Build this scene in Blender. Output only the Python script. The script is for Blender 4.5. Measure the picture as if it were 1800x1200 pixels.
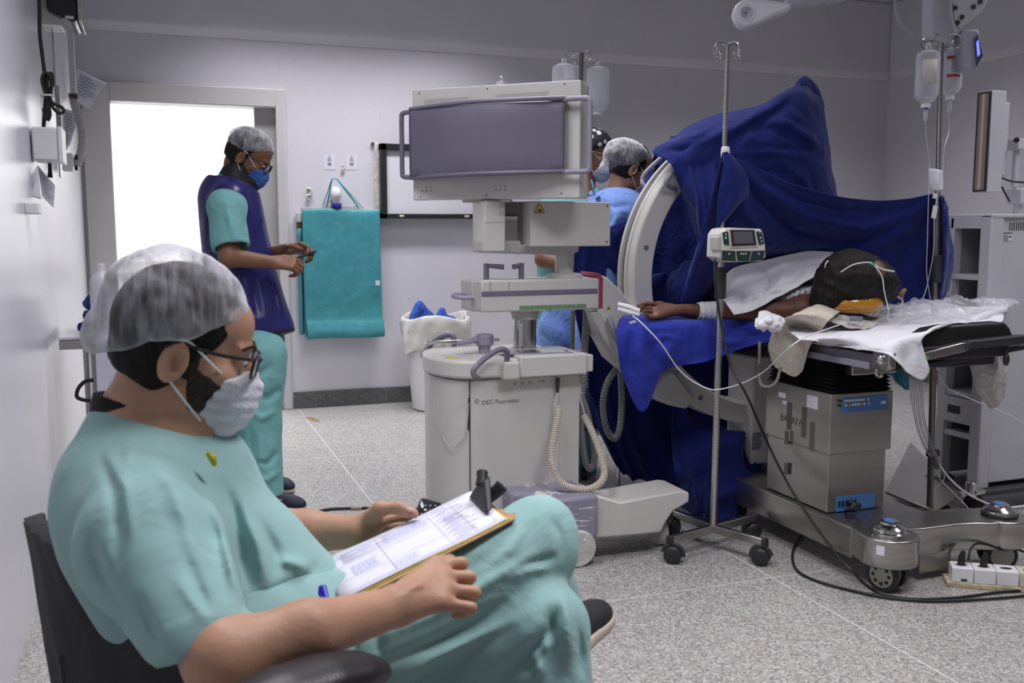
import bpy, bmesh, math, random
import numpy as np
from mathutils import Vector, Matrix, Euler, noise as mnoise
random.seed(7)
for _o in list(bpy.data.objects): bpy.data.objects.remove(_o, do_unlink=True)
SC = bpy.context.scene
COL = SC.collection
# ---------------------------------------------------------------- camera
CAM_H, FOC, PHI, TH = 1.25, 1700.0, math.radians(20.15), math.atan(200/1700)
cR = Vector((math.cos(PHI), -math.sin(PHI), 0))
cF = Vector((math.sin(PHI)*math.cos(TH), math.cos(PHI)*math.cos(TH), -math.sin(TH)))
cU = Vector((math.sin(PHI)*math.sin(TH), math.cos(PHI)*math.sin(TH), math.cos(TH)))
cC = Vector((0, 0, CAM_H))
camd = bpy.data.cameras.new('camera'); camd.sensor_width = 36; camd.lens = 34.0
camd.clip_start = 0.05; camd.clip_end = 60
camd.dof.use_dof = True; camd.dof.focus_distance = 3.7; camd.dof.aperture_fstop = 8.0
cam = bpy.data.objects.new('camera', camd); COL.objects.link(cam)
M = Matrix(((cR.x, cU.x, -cF.x), (cR.y, cU.y, -cF.y), (cR.z, cU.z, -cF.z)))
cam.matrix_world = Matrix.Translation(cC) @ M.to_4x4()
SC.camera = cam
# ---------------------------------------------------------------- world, lights, exposure
SC.view_settings.view_transform = 'Standard'; SC.view_settings.look = 'None'
SC.view_settings.gamma = 1; SC.view_settings.exposure = -0.28; SC.view_settings.use_curve_mapping = False
W_ = bpy.data.worlds.new('world'); SC.world = W_; W_.use_nodes = True
W_.node_tree.nodes['Background'].inputs[0].default_value = (0.55, 0.57, 0.66, 1)
W_.node_tree.nodes['Background'].inputs[1].default_value = 0.16
def area(name, loc, size, power, color=(1, 1, 1), rot=(0, 0, 0), spread=180):
    l = bpy.data.lights.new(name, 'AREA'); l.shape = 'RECTANGLE'; l.size, l.size_y = size
    l.energy = power; l.color = color; l.spread = math.radians(spread)
    o = bpy.data.objects.new(name, l); COL.objects.link(o); o.location = loc; o.rotation_euler = rot
    return o
COOL = (0.97, 0.95, 1.0)
for lx, ly, sx, sy, pw, sp in [(1.5, 1.2, 1.2, .6, 46, 130), (0.35, 2.6, .6, 1.2, 30, 130), (1.3, 6.1, 1.9, .22, 34, 96), (1.6, 4.2, .6, 1.2, 26, 120), (4.0, 2.4, .6, 1.2, 26, 125), (4.2, 5.3, 1.6, .5, 24, 110)]:
    area('ceiling_light', (lx, ly, 3.06), (sx, sy), pw, COOL, spread=sp)
area('corridor_light', (0.3, 8.2, 2.95), (1.6, 1.2), 150, (1.0, 0.99, 0.97))
# ---------------------------------------------------------------- pixel to world helpers (1800 x 1200 frame)
def Dr(px, py): return cF + cR*((px-900)/FOC) + cU*((600-py)/FOC)
def P(px, py, d): return cC + Dr(px, py)*d
def PZ(px, py, z=0.0): v = Dr(px, py); return cC + v*((z-CAM_H)/v.z)
def PY(px, py, y=6.75): v = Dr(px, py); return cC + v*(y/v.y)
def PX(px, py, x=-0.42): v = Dr(px, py); return cC + v*(x/v.x)
# ---------------------------------------------------------------- materials
MATS = {}
def ramp(nt, fac, stops):
    r = nt.nodes.new('ShaderNodeValToRGB'); nt.links.new(fac, r.inputs[0])
    e = r.color_ramp.elements
    while len(e) < len(stops): e.new(0.5)
    for i, (p, c) in enumerate(stops): e[i].position = p; e[i].color = (c[0], c[1], c[2], 1)
    return r.outputs[0]
def mat(name, col, rough=0.5, metal=0.0, vary=0.06, vscale=6.0, bump=0.0, bscale=200.0, coat=0.0, emit=None, estr=0,
        alpha=1.0, trans=0.0, ior=1.45, sheen=0.0, sss=0.0, spec=0.5, stretch=(1, 1, 1), col2=None, thr=(0.35, 0.65), double=False):
    if name in MATS: return MATS[name]
    m = bpy.data.materials.new(name); m.use_nodes = True; nt = m.node_tree; b = nt.nodes['Principled BSDF']
    tc = nt.nodes.new('ShaderNodeTexCoord'); mp = nt.nodes.new('ShaderNodeMapping'); nt.links.new(tc.outputs['Object'], mp.inputs[0])
    mp.inputs['Scale'].default_value = stretch
    n = nt.nodes.new('ShaderNodeTexNoise'); n.inputs['Scale'].default_value = vscale; n.inputs['Detail'].default_value = 5
    nt.links.new(mp.outputs[0], n.inputs['Vector'])
    c2 = col2 if col2 else tuple(max(0, x*(1-vary)) for x in col); c1 = col if col2 else tuple(min(1, x*(1+vary)) for x in col)
    nt.links.new(ramp(nt, n.outputs[0], [(thr[0], c2), (thr[1], c1)]), b.inputs['Base Color'])
    b.inputs['Roughness'].default_value = rough; b.inputs['Metallic'].default_value = metal
    b.inputs['IOR'].default_value = ior; b.inputs['Specular IOR Level'].default_value = spec
    b.inputs['Coat Weight'].default_value = coat; b.inputs['Coat Roughness'].default_value = 0.15
    b.inputs['Alpha'].default_value = alpha; b.inputs['Transmission Weight'].default_value = trans
    b.inputs['Sheen Weight'].default_value = sheen; b.inputs['Sheen Roughness'].default_value = 0.4
    if sss: b.inputs['Subsurface Weight'].default_value = sss; b.inputs['Subsurface Radius'].default_value = (0.012, 0.004, 0.002); b.inputs['Subsurface Scale'].default_value = 0.6
    if emit: b.inputs['Emission Color'].default_value = (*emit, 1); b.inputs['Emission Strength'].default_value = estr
    if bump:
        bn = nt.nodes.new('ShaderNodeTexNoise'); bn.inputs['Scale'].default_value = bscale; bn.inputs['Detail'].default_value = 4
        nt.links.new(mp.outputs[0], bn.inputs['Vector'])
        bp = nt.nodes.new('ShaderNodeBump'); bp.inputs['Strength'].default_value = bump; bp.inputs['Distance'].default_value = 0.004
        nt.links.new(bn.outputs[0], bp.inputs['Height']); nt.links.new(bp.outputs[0], b.inputs['Normal'])
    MATS[name] = m
    return m
def fabric(name, col, rough=0.85, crease=0.35, cscale=9.0, weave=0.15, sheen=0.25, trans=0.0, vary=0.08, distort=1.2):
    """cloth: fine weave bump plus soft creases, all in the cloth's own coordinates"""
    if name in MATS: return MATS[name]
    m = mat(name, col, rough=rough, vary=vary, vscale=18, sheen=sheen, spec=0.25); nt = m.node_tree; b = nt.nodes['Principled BSDF']
    tc = nt.nodes.new('ShaderNodeTexCoord')
    n1 = nt.nodes.new('ShaderNodeTexNoise'); n1.inputs['Scale'].default_value = cscale; n1.inputs['Detail'].default_value = 3; n1.inputs['Distortion'].default_value = distort
    n2 = nt.nodes.new('ShaderNodeTexNoise'); n2.inputs['Scale'].default_value = 700; n2.inputs['Detail'].default_value = 1
    nt.links.new(tc.outputs['Object'], n1.inputs['Vector']); nt.links.new(tc.outputs['Object'], n2.inputs['Vector'])
    b1 = nt.nodes.new('ShaderNodeBump'); b1.inputs['Strength'].default_value = crease; b1.inputs['Distance'].default_value = 0.03
    b2 = nt.nodes.new('ShaderNodeBump'); b2.inputs['Strength'].default_value = weave; b2.inputs['Distance'].default_value = 0.001
    nt.links.new(n1.outputs[0], b1.inputs['Height']); nt.links.new(n2.outputs[0], b2.inputs['Height'])
    nt.links.new(b1.outputs[0], b2.inputs['Normal']); nt.links.new(b2.outputs[0], b.inputs['Normal'])
    return m
# ---------------------------------------------------------------- object helpers
WM = {}
def setp(o, label=None, cat=None, group=None, kind=None):
    if label: o['label'] = label
    if cat: o['category'] = cat
    if group: o['group'] = group
    if kind: o['kind'] = kind
    return o
def thing(name, label, cat, loc=(0, 0, 0), rz=0.0, group=None):
    o = bpy.data.objects.new(name, None); COL.objects.link(o); o.empty_display_size = 0.1
    mw = Matrix.Translation(Vector(loc)) @ Matrix.Rotation(rz, 4, 'Z')
    o.location = loc; o.rotation_euler = (0, 0, rz); WM[o.name] = mw
    return setp(o, label, cat, group)
class MB:
    """collects shapes as plain vertex / face lists"""
    def __init__(s, mtx=None): s.v = []; s.f = []; s.m = []; s.mtx = mtx or Matrix(); s.cur = 0
    def add(s, vs, fs, mi=None):
        o = len(s.v); s.v += [s.mtx @ Vector(v) for v in vs]; s.f += [tuple(i+o for i in f) for f in fs]
        s.m += [s.cur if mi is None else mi]*len(fs); return s
    def box(s, c, sz, rot=None, taper=1.0, mi=None):
        x, y, z = sz[0]/2, sz[1]/2, sz[2]/2; c = Vector(c)
        vs = [Vector((sx*x*(taper if sz_ > 0 else 1), sy*y*(taper if sz_ > 0 else 1), sz_*z)) for sz_ in (-1, 1) for sx, sy in ((-1, -1), (1, -1), (1, 1), (-1, 1))]
        if rot is not None:
            R_ = rot if isinstance(rot, Matrix) else Euler(rot).to_matrix()
            vs = [R_ @ v for v in vs]
        return s.add([v+c for v in vs], [(3, 2, 1, 0), (4, 5, 6, 7), (0, 1, 5, 4), (1, 2, 6, 5), (2, 3, 7, 6), (3, 0, 4, 7)], mi)
    def bb(s, a, b, mi=None):
        a = Vector(a); b = Vector(b); return s.box((a+b)/2, [abs(x) for x in (b-a)], mi=mi)
    def tube(s, pts, r, seg=10, smooth=0, caps=True, closed=False, mi=None, flat=None):
        pts = [Vector(p) for p in pts]
        if smooth: pts = crom(pts, smooth, closed)
        n = len(pts); rr = r if isinstance(r, (list, tuple)) else [r]*n
        if len(rr) != n: rr = [float(np.interp(i/(n-1), np.linspace(0, 1, len(rr)), rr)) for i in range(n)]
        t0 = (pts[1]-pts[0]).normalized(); u = t0.orthogonal().normalized(); vs = []
        for i, p in enumerate(pts):
            if closed: t = (pts[(i+1) % n]-pts[i-1]).normalized()
            else: t = (pts[min(i+1, n-1)]-pts[max(i-1, 0)]).normalized()
            u = (u-t*u.dot(t)); u = u.normalized() if u.length > 1e-6 else t.orthogonal().normalized()
            w = t.cross(u)
            for k in range(seg):
                a = 2*math.pi*k/seg
                vs.append(p+(u*math.cos(a)+w*math.sin(a)*(flat or 1))*rr[i])
        fs = []
        for i in range(n if closed else n-1):
            j = (i+1) % n
            for k in range(seg):
                l = (k+1) % seg; fs.append((i*seg+k, i*seg+l, j*seg+l, j*seg+k))
        if caps and not closed: fs += [tuple(range(seg))[::-1], tuple((n-1)*seg+k for k in range(seg))]
        return s.add(vs, fs, mi)
    def cyl(s, a, b, r, r2=None, seg=24, mi=None): return s.tube([a, b], [r, r if r2 is None else r2], seg, mi=mi)
    def lathe(s, prof, o=(0, 0, 0), axis=(0, 0, 1), seg=28, mi=None, sx=1.0):
        ax = Vector(axis).normalized(); u = Vector((1, 0, 0)); u = (u-ax*u.dot(ax)) if abs(ax.x) < .9 else Vector((0, 1, 0))-ax*ax.y
        u.normalize(); w = ax.cross(u); o = Vector(o); vs = []; fs = []
        for r, h in prof:
            for k in range(seg):
                a = 2*math.pi*k/seg; vs.append(o+ax*h+(u*math.cos(a)*sx+w*math.sin(a))*max(r, 1e-5))
        for i in range(len(prof)-1):
            for k in range(seg):
                l = (k+1) % seg; fs.append((i*seg+k, i*seg+l, (i+1)*seg+l, (i+1)*seg+k))
        fs += [tuple(range(seg))[::-1], tuple((len(prof)-1)*seg+k for k in range(seg))]
        return s.add(vs, fs, mi)
    def ell(s, c, r, rot=None, seg=20, rings=12, mi=None):
        c = Vector(c); R_ = (rot if isinstance(rot, Matrix) else Euler(rot).to_matrix()) if rot is not None else Matrix.Identity(3)
        vs = [c+R_@Vector((0, 0, -r[2]))]
        for i in range(1, rings):
            t = math.pi*i/rings
            for k in range(seg):
                a = 2*math.pi*k/seg; vs.append(c+R_@Vector((r[0]*math.sin(t)*math.cos(a), r[1]*math.sin(t)*math.sin(a), -r[2]*math.cos(t))))
        vs.append(c+R_@Vector((0, 0, r[2]))); L = len(vs)-1; fs = []
        for k in range(seg):
            l = (k+1) % seg; fs.append((0, 1+l, 1+k)); fs.append((L, L-seg+k, L-seg+l))
            for i in range(rings-2): fs.append((1+i*seg+k, 1+i*seg+l, 1+(i+1)*seg+l, 1+(i+1)*seg+k))
        return s.add(vs, fs, mi)
    def prism(s, outline, vec, mi=None):
        """outline: 3-D points of a planar loop, extruded by vec"""
        o = [Vector(p) for p in outline]; n = len(o); vec = Vector(vec); vs = o+[p+vec for p in o]
        fs = [tuple(range(n))[::-1], tuple(range(n, 2*n))]+[(i, (i+1) % n, n+(i+1) % n, n+i) for i in range(n)]
        return s.add(vs, fs, mi)
    def grid(s, G, mi=None):
        """G: rows of points"""
        n, m = len(G), len(G[0]); vs = [p for r in G for p in r]
        return s.add(vs, [(i*m+j, i*m+j+1, (i+1)*m+j+1, (i+1)*m+j) for i in range(n-1) for j in range(m-1)], mi)
def crom(pts, k, closed=False):
    n = len(pts); out = []
    for i in range(n if closed else n-1):
        if closed: a, b, c, d = pts[i-1], pts[i], pts[(i+1) % n], pts[(i+2) % n]
        else: a, b, c, d = pts[max(i-1, 0)], pts[i], pts[i+1], pts[min(i+2, n-1)]
        for j in range(k):
            t = j/k; out.append(0.5*((2*b)+(c-a)*t+(2*a-5*b+4*c-d)*t*t+(3*b-a-3*c+d)*t**3))
    if not closed: out.append(pts[-1])
    return out
def arc(c, u, w, r, a0, a1, n=12):
    c = Vector(c); u = Vector(u).normalized(); w = Vector(w).normalized()
    return [c+(u*math.cos(a0+(a1-a0)*i/n)+w*math.sin(a0+(a1-a0)*i/n))*r for i in range(n+1)]
def rrect(w, h, r, n=5):
    """rounded rectangle loop in 2-D centred on the origin"""
    out = []
    for cx, cy, a in ((w/2-r, h/2-r, 0), (-w/2+r, h/2-r, 90), (-w/2+r, -h/2+r, 180), (w/2-r, -h/2+r, 270)):
        for i in range(n+1):
            t = math.radians(a+90*i/n); out.append((cx+r*math.cos(t), cy+r*math.sin(t)))
    return out
def obj(name, mb, m, parent=None, bevel=0.0, seg=2, smooth=True, ang=40, solid=0.0, sub=0, local=False, label=None):
    """one mesh object.  shapes are in world space unless local=True (then in the parent's frame)"""
    me = bpy.data.meshes.new(name)
    V = [Vector(v) for v in mb.v]
    o = bpy.data.objects.new(name, me); COL.objects.link(o)
    if parent is not None:
        pm = WM[parent.name]
        if not local: inv = pm.inverted(); V = [inv @ v for v in V]
        o.parent = parent
    else: pm = Matrix()
    lo = [min(v[i] for v in V) for i in range(3)]; hi = [max(v[i] for v in V) for i in range(3)]
    org = Vector(((lo[0]+hi[0])/2, (lo[1]+hi[1])/2, lo[2]))
    me.from_pydata([v-org for v in V], [], mb.f); o.location = org; WM[o.name] = pm @ Matrix.Translation(org)
    ms = m if isinstance(m, (list, tuple)) else [m]
    for x in ms: me.materials.append(x)
    if len(ms) > 1:
        for p, i in zip(me.polygons, mb.m): p.material_index = i
    fin(me, smooth, ang)
    if solid: md = o.modifiers.new('solid', 'SOLIDIFY'); md.thickness = solid; md.offset = 0
    if bevel: md = o.modifiers.new('bevel', 'BEVEL'); md.width = bevel; md.segments = seg; md.limit_method = 'ANGLE'; md.angle_limit = math.radians(35)
    if sub: md = o.modifiers.new('sub', 'SUBSURF'); md.levels = sub; md.render_levels = sub
    if label: o['label'] = label
    return o
def fin(me, smooth=True, ang=40):
    bm = bmesh.new(); bm.from_mesh(me); bmesh.ops.recalc_face_normals(bm, faces=bm.faces)
    ca = math.radians(ang)
    for f in bm.faces: f.smooth = smooth
    if smooth:
        for e in bm.edges:
            if len(e.link_faces) == 2 and e.calc_face_angle(0) > ca: e.smooth = False
    bm.to_mesh(me); bm.free(); me.update()
def copy_tree(o, parent=None, loc=None, rz=None, label=None):
    c = o.copy(); COL.objects.link(c)
    if parent is not None: c.parent = parent
    if loc is not None: c.location = loc
    if rz is not None: c.rotation_euler.z = rz
    if label: c['label'] = label
    WM[c.name] = (WM[parent.name] if parent is not None else Matrix()) @ Matrix.Translation(c.location) @ c.rotation_euler.to_matrix().to_4x4()
    for ch in list(o.children): copy_tree(ch, c)
    return c
# ---------------------------------------------------------------- cloth sheets
def fnoise(v, s, seed=0.0): return mnoise.noise(Vector((v.x*s+seed, v.y*s-seed*1.7, v.z*s+seed*.3)))
def sheet(ctrl, nu=10, nv=10, fold=0.0, fs=6.0, seed=0.0, stretch=None, folds=None, lines=None):
    """ctrl: rows of world points; both directions Catmull-Rom; returns a grid of points with noise folds.
    folds: list of (axis 'u'/'v', count, amplitude, wander)"""
    rows = [crom([Vector(p) for p in r], nu) for r in ctrl]
    cols = [crom([r[j] for r in rows], nv) for j in range(len(rows[0]))]
    G = [[cols[j][i] for j in range(len(cols))] for i in range(len(cols[0]))]
    n, m = len(G), len(G[0]); out = []
    for i in range(n):
        row = []
        for j in range(m):
            p = G[i][j]; du = G[i][min(j+1, m-1)]-G[i][max(j-1, 0)]; dv = G[min(i+1, n-1)][j]-G[max(i-1, 0)][j]
            nn = du.cross(dv); nn = nn.normalized() if nn.length > 1e-9 else Vector((0, 0, 0))
            u, v = j/(m-1), i/(n-1); d = 0.0
            if fold:
                q = Vector((p.x*(stretch[0] if stretch else 1), p.y*(stretch[1] if stretch else 1), p.z*(stretch[2] if stretch else 1)))
                a = fnoise(q, fs, seed); b = fnoise(q, fs*2.3, seed+9)
                d += fold*((1-abs(a)*2.2)*.8+b*.5)
            for ax, cnt, amp, wan in (folds or []):
                t, o_ = (u, v) if ax == 'u' else (v, u)
                w = t*cnt+wan*mnoise.noise(Vector((t*3+seed, o_*2.2, seed)))
                d += amp*(abs(math.sin(w*math.pi))**0.8*2-1)*(0.6+0.6*mnoise.noise(Vector((seed, t*4, o_*3))))
            if lines:
                q = p-cC; dd = q.dot(cF); x, y = 900+FOC*q.dot(cR)/dd, 600-FOC*q.dot(cU)/dd; o2 = 0.0
                for pts, w, a in lines:
                    best = 1e9; tt = 0
                    for i2 in range(len(pts)-1):
                        (x0, y0), (x1, y1) = pts[i2], pts[i2+1]; dx, dy = x1-x0, y1-y0; t_ = max(0, min(1, ((x-x0)*dx+(y-y0)*dy)/(dx*dx+dy*dy))); e = math.hypot(x-x0-t_*dx, y-y0-t_*dy)
                        if e < best: best = e; tt = (i2+t_)/(len(pts)-1)
                    if best < w*3: o2 += a*math.exp(-(best/w)**2)*math.sin(min(.99, max(.01, tt))*math.pi)**.8
                p = p-q.normalized()*o2
            row.append(p+nn*d)
        out.append(row)
    return out
# ---------------------------------------------------------------- bodies and clothes: blended distance fields meshed by surface nets
def V3(p): return np.array([p[0], p[1], p[2]], dtype=np.float32)
def s_cap(a, b, ra, rb=None, sq=None):
    """tapered capsule; sq=(axis, factor) thins it along an axis"""
    a = V3(a); b = V3(b); rb = ra if rb is None else rb; ab = b-a; L2 = float(ab@ab)+1e-12
    if sq is not None: ax = V3(Vector(sq[0]).normalized()); k = sq[1]
    def f(p):
        t = np.clip(((p-a)@ab)/L2, 0, 1); q = p-a-t[:, None]*ab
        if sq is not None: c = q@ax; q = q+np.outer(c*(1/k-1), ax).astype(np.float32)
        r = ra+(rb-ra)*t
        d = np.sqrt((q*q).sum(1))-r
        return d*(k if sq is not None and k < 1 else 1) if sq is not None else d
    R_ = max(ra, rb)*(max(1, sq[1]) if sq is not None else 1)
    f.b = (np.minimum(a, b)-R_, np.maximum(a, b)+R_); return f
def s_ell(c, r, rot=None):
    c = V3(c); r = np.array(r, dtype=np.float32)
    Rm = np.array(rot if rot is not None else Matrix.Identity(3), dtype=np.float32)
    def f(p):
        q = (p-c)@Rm; k1 = np.sqrt(((q/r)**2).sum(1)); k2 = np.sqrt(((q/(r*r))**2).sum(1))+1e-9
        return k1*(k1-1)/k2
    R_ = float(max(r)); f.b = (c-R_, c+R_); return f
def s_box(c, h, rot=None, rd=0.005):
    c = V3(c); h = np.array(h, dtype=np.float32); Rm = np.array(rot if rot is not None else Matrix.Identity(3), dtype=np.float32)
    def f(p):
        q = np.abs((p-c)@Rm)-(h-rd); return np.sqrt((np.maximum(q, 0)**2).sum(1))+np.minimum(q.max(1), 0)-rd
    R_ = float(np.sqrt((h**2).sum())); f.b = (c-R_, c+R_); return f
def s_half(pt, nrm):
    """negative on the side opposite to nrm"""
    pt = V3(pt); n = V3(Vector(nrm).normalized())
    def f(p): return (p-pt)@n
    f.b = None; return f
def U_(a, b, k):
    if k <= 0: return np.minimum(a, b)
    h = np.clip(.5+.5*(b-a)/k, 0, 1); return b*(1-h)+a*h-k*h*(1-h)
def I_(a, b, k): return -U_(-a, -b, k)
def build_sdf(ops):
    """ops: ('+', prim, k) ('-', prim, k) ('&', prim, k) ('o', offset) ('w', fn) fn(p)->offset added; a nested list is a field of its own"""
    def f(p):
        d = None
        for op in ops:
            if op[0] == 'o': d = d-op[1]; continue
            if op[0] == 'w': d = d+op[1](p); continue
            g = op[1](p); k = op[2] if len(op) > 2 else 0.01
            if d is None: d = g
            elif op[0] == '+': d = U_(g, d, k)
            elif op[0] == '-': d = I_(-g, d, k)
            else: d = I_(g, d, k)
        return d
    bs = [op[1].b for op in ops if op[0] == '+' and getattr(op[1], 'b', None) is not None]
    f.b = (np.min([b[0] for b in bs], axis=0), np.max([b[1] for b in bs], axis=0))
    return f
def wob(freq, amp, seed=0.0, aniso=(1, 1, 1)):
    rs = np.random.RandomState(int(seed*13)+5); K = rs.randn(5, 3).astype(np.float32); K /= np.linalg.norm(K, axis=1)[:, None]
    ph = rs.rand(5)*6.28; an = np.array(aniso, dtype=np.float32)
    def f(p):
        q = p*an*freq; s = 0
        w = np.sin(q@K[4]*.6+ph[4])*1.3
        for i in range(4): s = s+np.sin(q@K[i]*(1+.35*i)+ph[i]+w)
        return (amp*s/3).astype(np.float32)
    return f
def mesh_sdf(f, h, lo=None, hi=None, pad=3):
    B = 8
    lo = (np.array(f.b[0] if lo is None else lo)-pad*h).astype(np.float64); hi = np.array(f.b[1] if hi is None else hi)+pad*h
    n = np.ceil((hi-lo)/(B*h)).astype(int)+1
    cx = [lo[i]+(np.arange(n[i])*B+B/2)*h for i in range(3)]
    g = np.stack(np.meshgrid(*cx, indexing='ij'), -1).reshape(-1, 3).astype(np.float32)
    dc = f(g).reshape(n)
    act = np.abs(dc) < B*h*1.25
    D_ = np.repeat(np.repeat(np.repeat(np.where(dc > 0, 1.0, -1.0).astype(np.float32), B, 0), B, 1), B, 2)
    idx = np.argwhere(act); off = np.stack(np.meshgrid(*[np.arange(B)]*3, indexing='ij'), -1).reshape(-1, 3)
    for s0 in range(0, len(idx), 1500):
        ii = idx[s0:s0+1500]; gi = (ii[:, None, :]*B+off[None]).reshape(-1, 3)
        D_[gi[:, 0], gi[:, 1], gi[:, 2]] = f((lo+gi*h).astype(np.float32))
    S = D_ < 0; N = D_.shape
    c = np.zeros((N[0]-1, N[1]-1, N[2]-1), dtype=np.int8)
    for dx in (0, 1):
        for dy in (0, 1):
            for dz in (0, 1): c += S[dx:N[0]-1+dx, dy:N[1]-1+dy, dz:N[2]-1+dz]
    cells = np.argwhere((c > 0) & (c < 8)); vid = -np.ones(c.shape, dtype=np.int32); vid[tuple(cells.T)] = np.arange(len(cells))
    acc = np.zeros((len(cells), 3)); cnt = np.zeros(len(cells)); cor = [(x, y, z) for x in (0, 1) for y in (0, 1) for z in (0, 1)]
    val = {k: D_[cells[:, 0]+k[0], cells[:, 1]+k[1], cells[:, 2]+k[2]] for k in cor}
    for a in cor:
        for ax in range(3):
            if a[ax]: continue
            b = list(a); b[ax] = 1; b = tuple(b); va, vb = val[a], val[b]; cr = (va < 0) != (vb < 0)
            t = np.where(cr, va/np.where(va-vb == 0, 1, va-vb), 0); p = np.tile(np.array(a, float), (len(cells), 1)); p[:, ax] += t
            acc += p*cr[:, None]; cnt += cr
    V = lo+(cells+acc/np.maximum(cnt, 1)[:, None])*h
    Fs = []
    for ax in range(3):
        a1, a2 = (ax+1) % 3, (ax+2) % 3
        sl0 = [slice(1, N[i]-1) for i in range(3)]; sl1 = list(sl0); sl0[ax] = slice(0, N[ax]-1); sl1[ax] = slice(1, N[ax])
        A = S[tuple(sl0)]; Bq = S[tuple(sl1)]; e = np.argwhere(A != Bq); e[:, a1] += 1; e[:, a2] += 1
        fl = S[e[:, 0], e[:, 1], e[:, 2]]
        q = []
        for o1, o2 in ((-1, -1), (0, -1), (0, 0), (-1, 0)):
            k = e.copy(); k[:, a1] += o1; k[:, a2] += o2; q.append(vid[k[:, 0], k[:, 1], k[:, 2]])
        q = np.stack(q, 1); q[~fl] = q[~fl][:, ::-1]; Fs.append(q[(q >= 0).all(1)])
    return V, np.concatenate(Fs)
def sdf_obj(name, f, h, m, parent=None, lo=None, hi=None, relax=2, label=None, mfun=None, vfun=None):
    V, Q = mesh_sdf(f, h, lo, hi)
    if len(V) == 0: raise RuntimeError('empty sdf '+name)
    # light smoothing
    for _ in range(relax):
        s = np.zeros_like(V); c = np.zeros(len(V))
        for i in range(4):
            a, b = Q[:, i], Q[:, (i+1) % 4]
            for ax in range(3): s[:, ax] += np.bincount(a, V[b, ax], len(V))+np.bincount(b, V[a, ax], len(V))
            c += np.bincount(a, minlength=len(V))+np.bincount(b, minlength=len(V))
        V = V*.5+s/np.maximum(c, 1)[:, None]*.5
    me = bpy.data.meshes.new(name); o = bpy.data.objects.new(name, me); COL.objects.link(o)
    pm = WM[parent.name] if parent is not None else Matrix()
    if parent is not None: o.parent = parent
    W4 = np.array(pm.inverted()); VL = V@W4[:3, :3].T+W4[:3, 3]
    org = np.array([(VL[:, 0].min()+VL[:, 0].max())/2, (VL[:, 1].min()+VL[:, 1].max())/2, VL[:, 2].min()])
    VL = (VL-org).astype(np.float32)
    me.vertices.add(len(VL)); me.vertices.foreach_set('co', VL.ravel()); me.loops.add(Q.size); me.loops.foreach_set('vertex_index', Q.ravel().astype(np.int32))
    me.polygons.add(len(Q)); me.polygons.foreach_set('loop_start', np.arange(0, Q.size, 4, dtype=np.int32))
    ms = m if isinstance(m, (list, tuple)) else [m]
    for x in ms: me.materials.append(x)
    if mfun is not None: me.polygons.foreach_set('material_index', mfun(V[Q].mean(1)).astype(np.int32))
    me.update(calc_edges=True); me.validate()
    me.polygons.foreach_set('use_smooth', np.ones(len(me.polygons), dtype=bool))
    o.location = Vector(org); WM[o.name] = pm @ Matrix.Translation(Vector(org))
    if label: o['label'] = label
    return o
def text_obj(name, s, size, org, xd, yd, m, parent=None, depth=0.0004, align='LEFT'):
    cu = bpy.data.curves.new('t', 'FONT'); cu.body = s; cu.size = size; cu.extrude = depth; cu.align_x = align; cu.resolution_u = 3
    to = bpy.data.objects.new('t', cu); COL.objects.link(to)
    dg = bpy.context.evaluated_depsgraph_get(); me = to.evaluated_get(dg).to_mesh()
    xd = Vector(xd).normalized(); yd = Vector(yd); yd = (yd-xd*yd.dot(xd)).normalized(); zd = xd.cross(yd); org = Vector(org)
    mb = MB(); mb.add([org+xd*v.co.x+yd*v.co.y+zd*v.co.z for v in me.vertices], [tuple(p.vertices) for p in me.polygons])
    to.to_mesh_clear() if False else None
    bpy.data.objects.remove(to, do_unlink=True)
    return obj(name, mb, m, parent, smooth=False)
# ---------------------------------------------------------------- the room
def wallmat(name, col, rough, gloss_below=None):
    m = mat(name, col, rough=rough, vary=0.03, vscale=1.5, bump=0.12, bscale=45)
    nt = m.node_tree; b = nt.nodes['Principled BSDF']
    # scuffs
    tc = nt.nodes.new('ShaderNodeTexCoord'); mp = nt.nodes.new('ShaderNodeMapping'); mp.inputs['Scale'].default_value = (3, 3, 0.8)
    nt.links.new(tc.outputs['Object'], mp.inputs[0])
    n = nt.nodes.new('ShaderNodeTexNoise'); n.inputs['Scale'].default_value = 7; n.inputs['Detail'].default_value = 8; n.inputs['Roughness'].default_value = .7
    nt.links.new(mp.outputs[0], n.inputs['Vector'])
    f = ramp(nt, n.outputs[0], [(0.64, (0, 0, 0)), (0.78, (1, 1, 1))])
    mx = nt.nodes.new('ShaderNodeMix'); mx.data_type = 'RGBA'; src = b.inputs['Base Color'].links[0].from_socket
    nt.links.new(f, mx.inputs[0]); nt.links.new(src, mx.inputs[6]); mx.inputs[7].default_value = (col[0]*.72, col[1]*.72, col[2]*.74, 1)
    nt.links.new(mx.outputs[2], b.inputs['Base Color'])
    return m
M_wall = wallmat('painted_wall', (0.66, 0.65, 0.70), 0.55)
M_wallL = wallmat('glossy_tiled_wall', (0.70, 0.70, 0.75), 0.30)
M_trim = mat('painted_trim', (0.56, 0.55, 0.55), rough=0.45, vary=0.05, vscale=3)
M_base = mat('terrazzo_skirting', (0.12, 0.12, 0.125), rough=0.45, vary=0.25, vscale=60)
M_ceil = mat('ceiling_paint', (0.55, 0.55, 0.58), rough=0.8)
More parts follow.
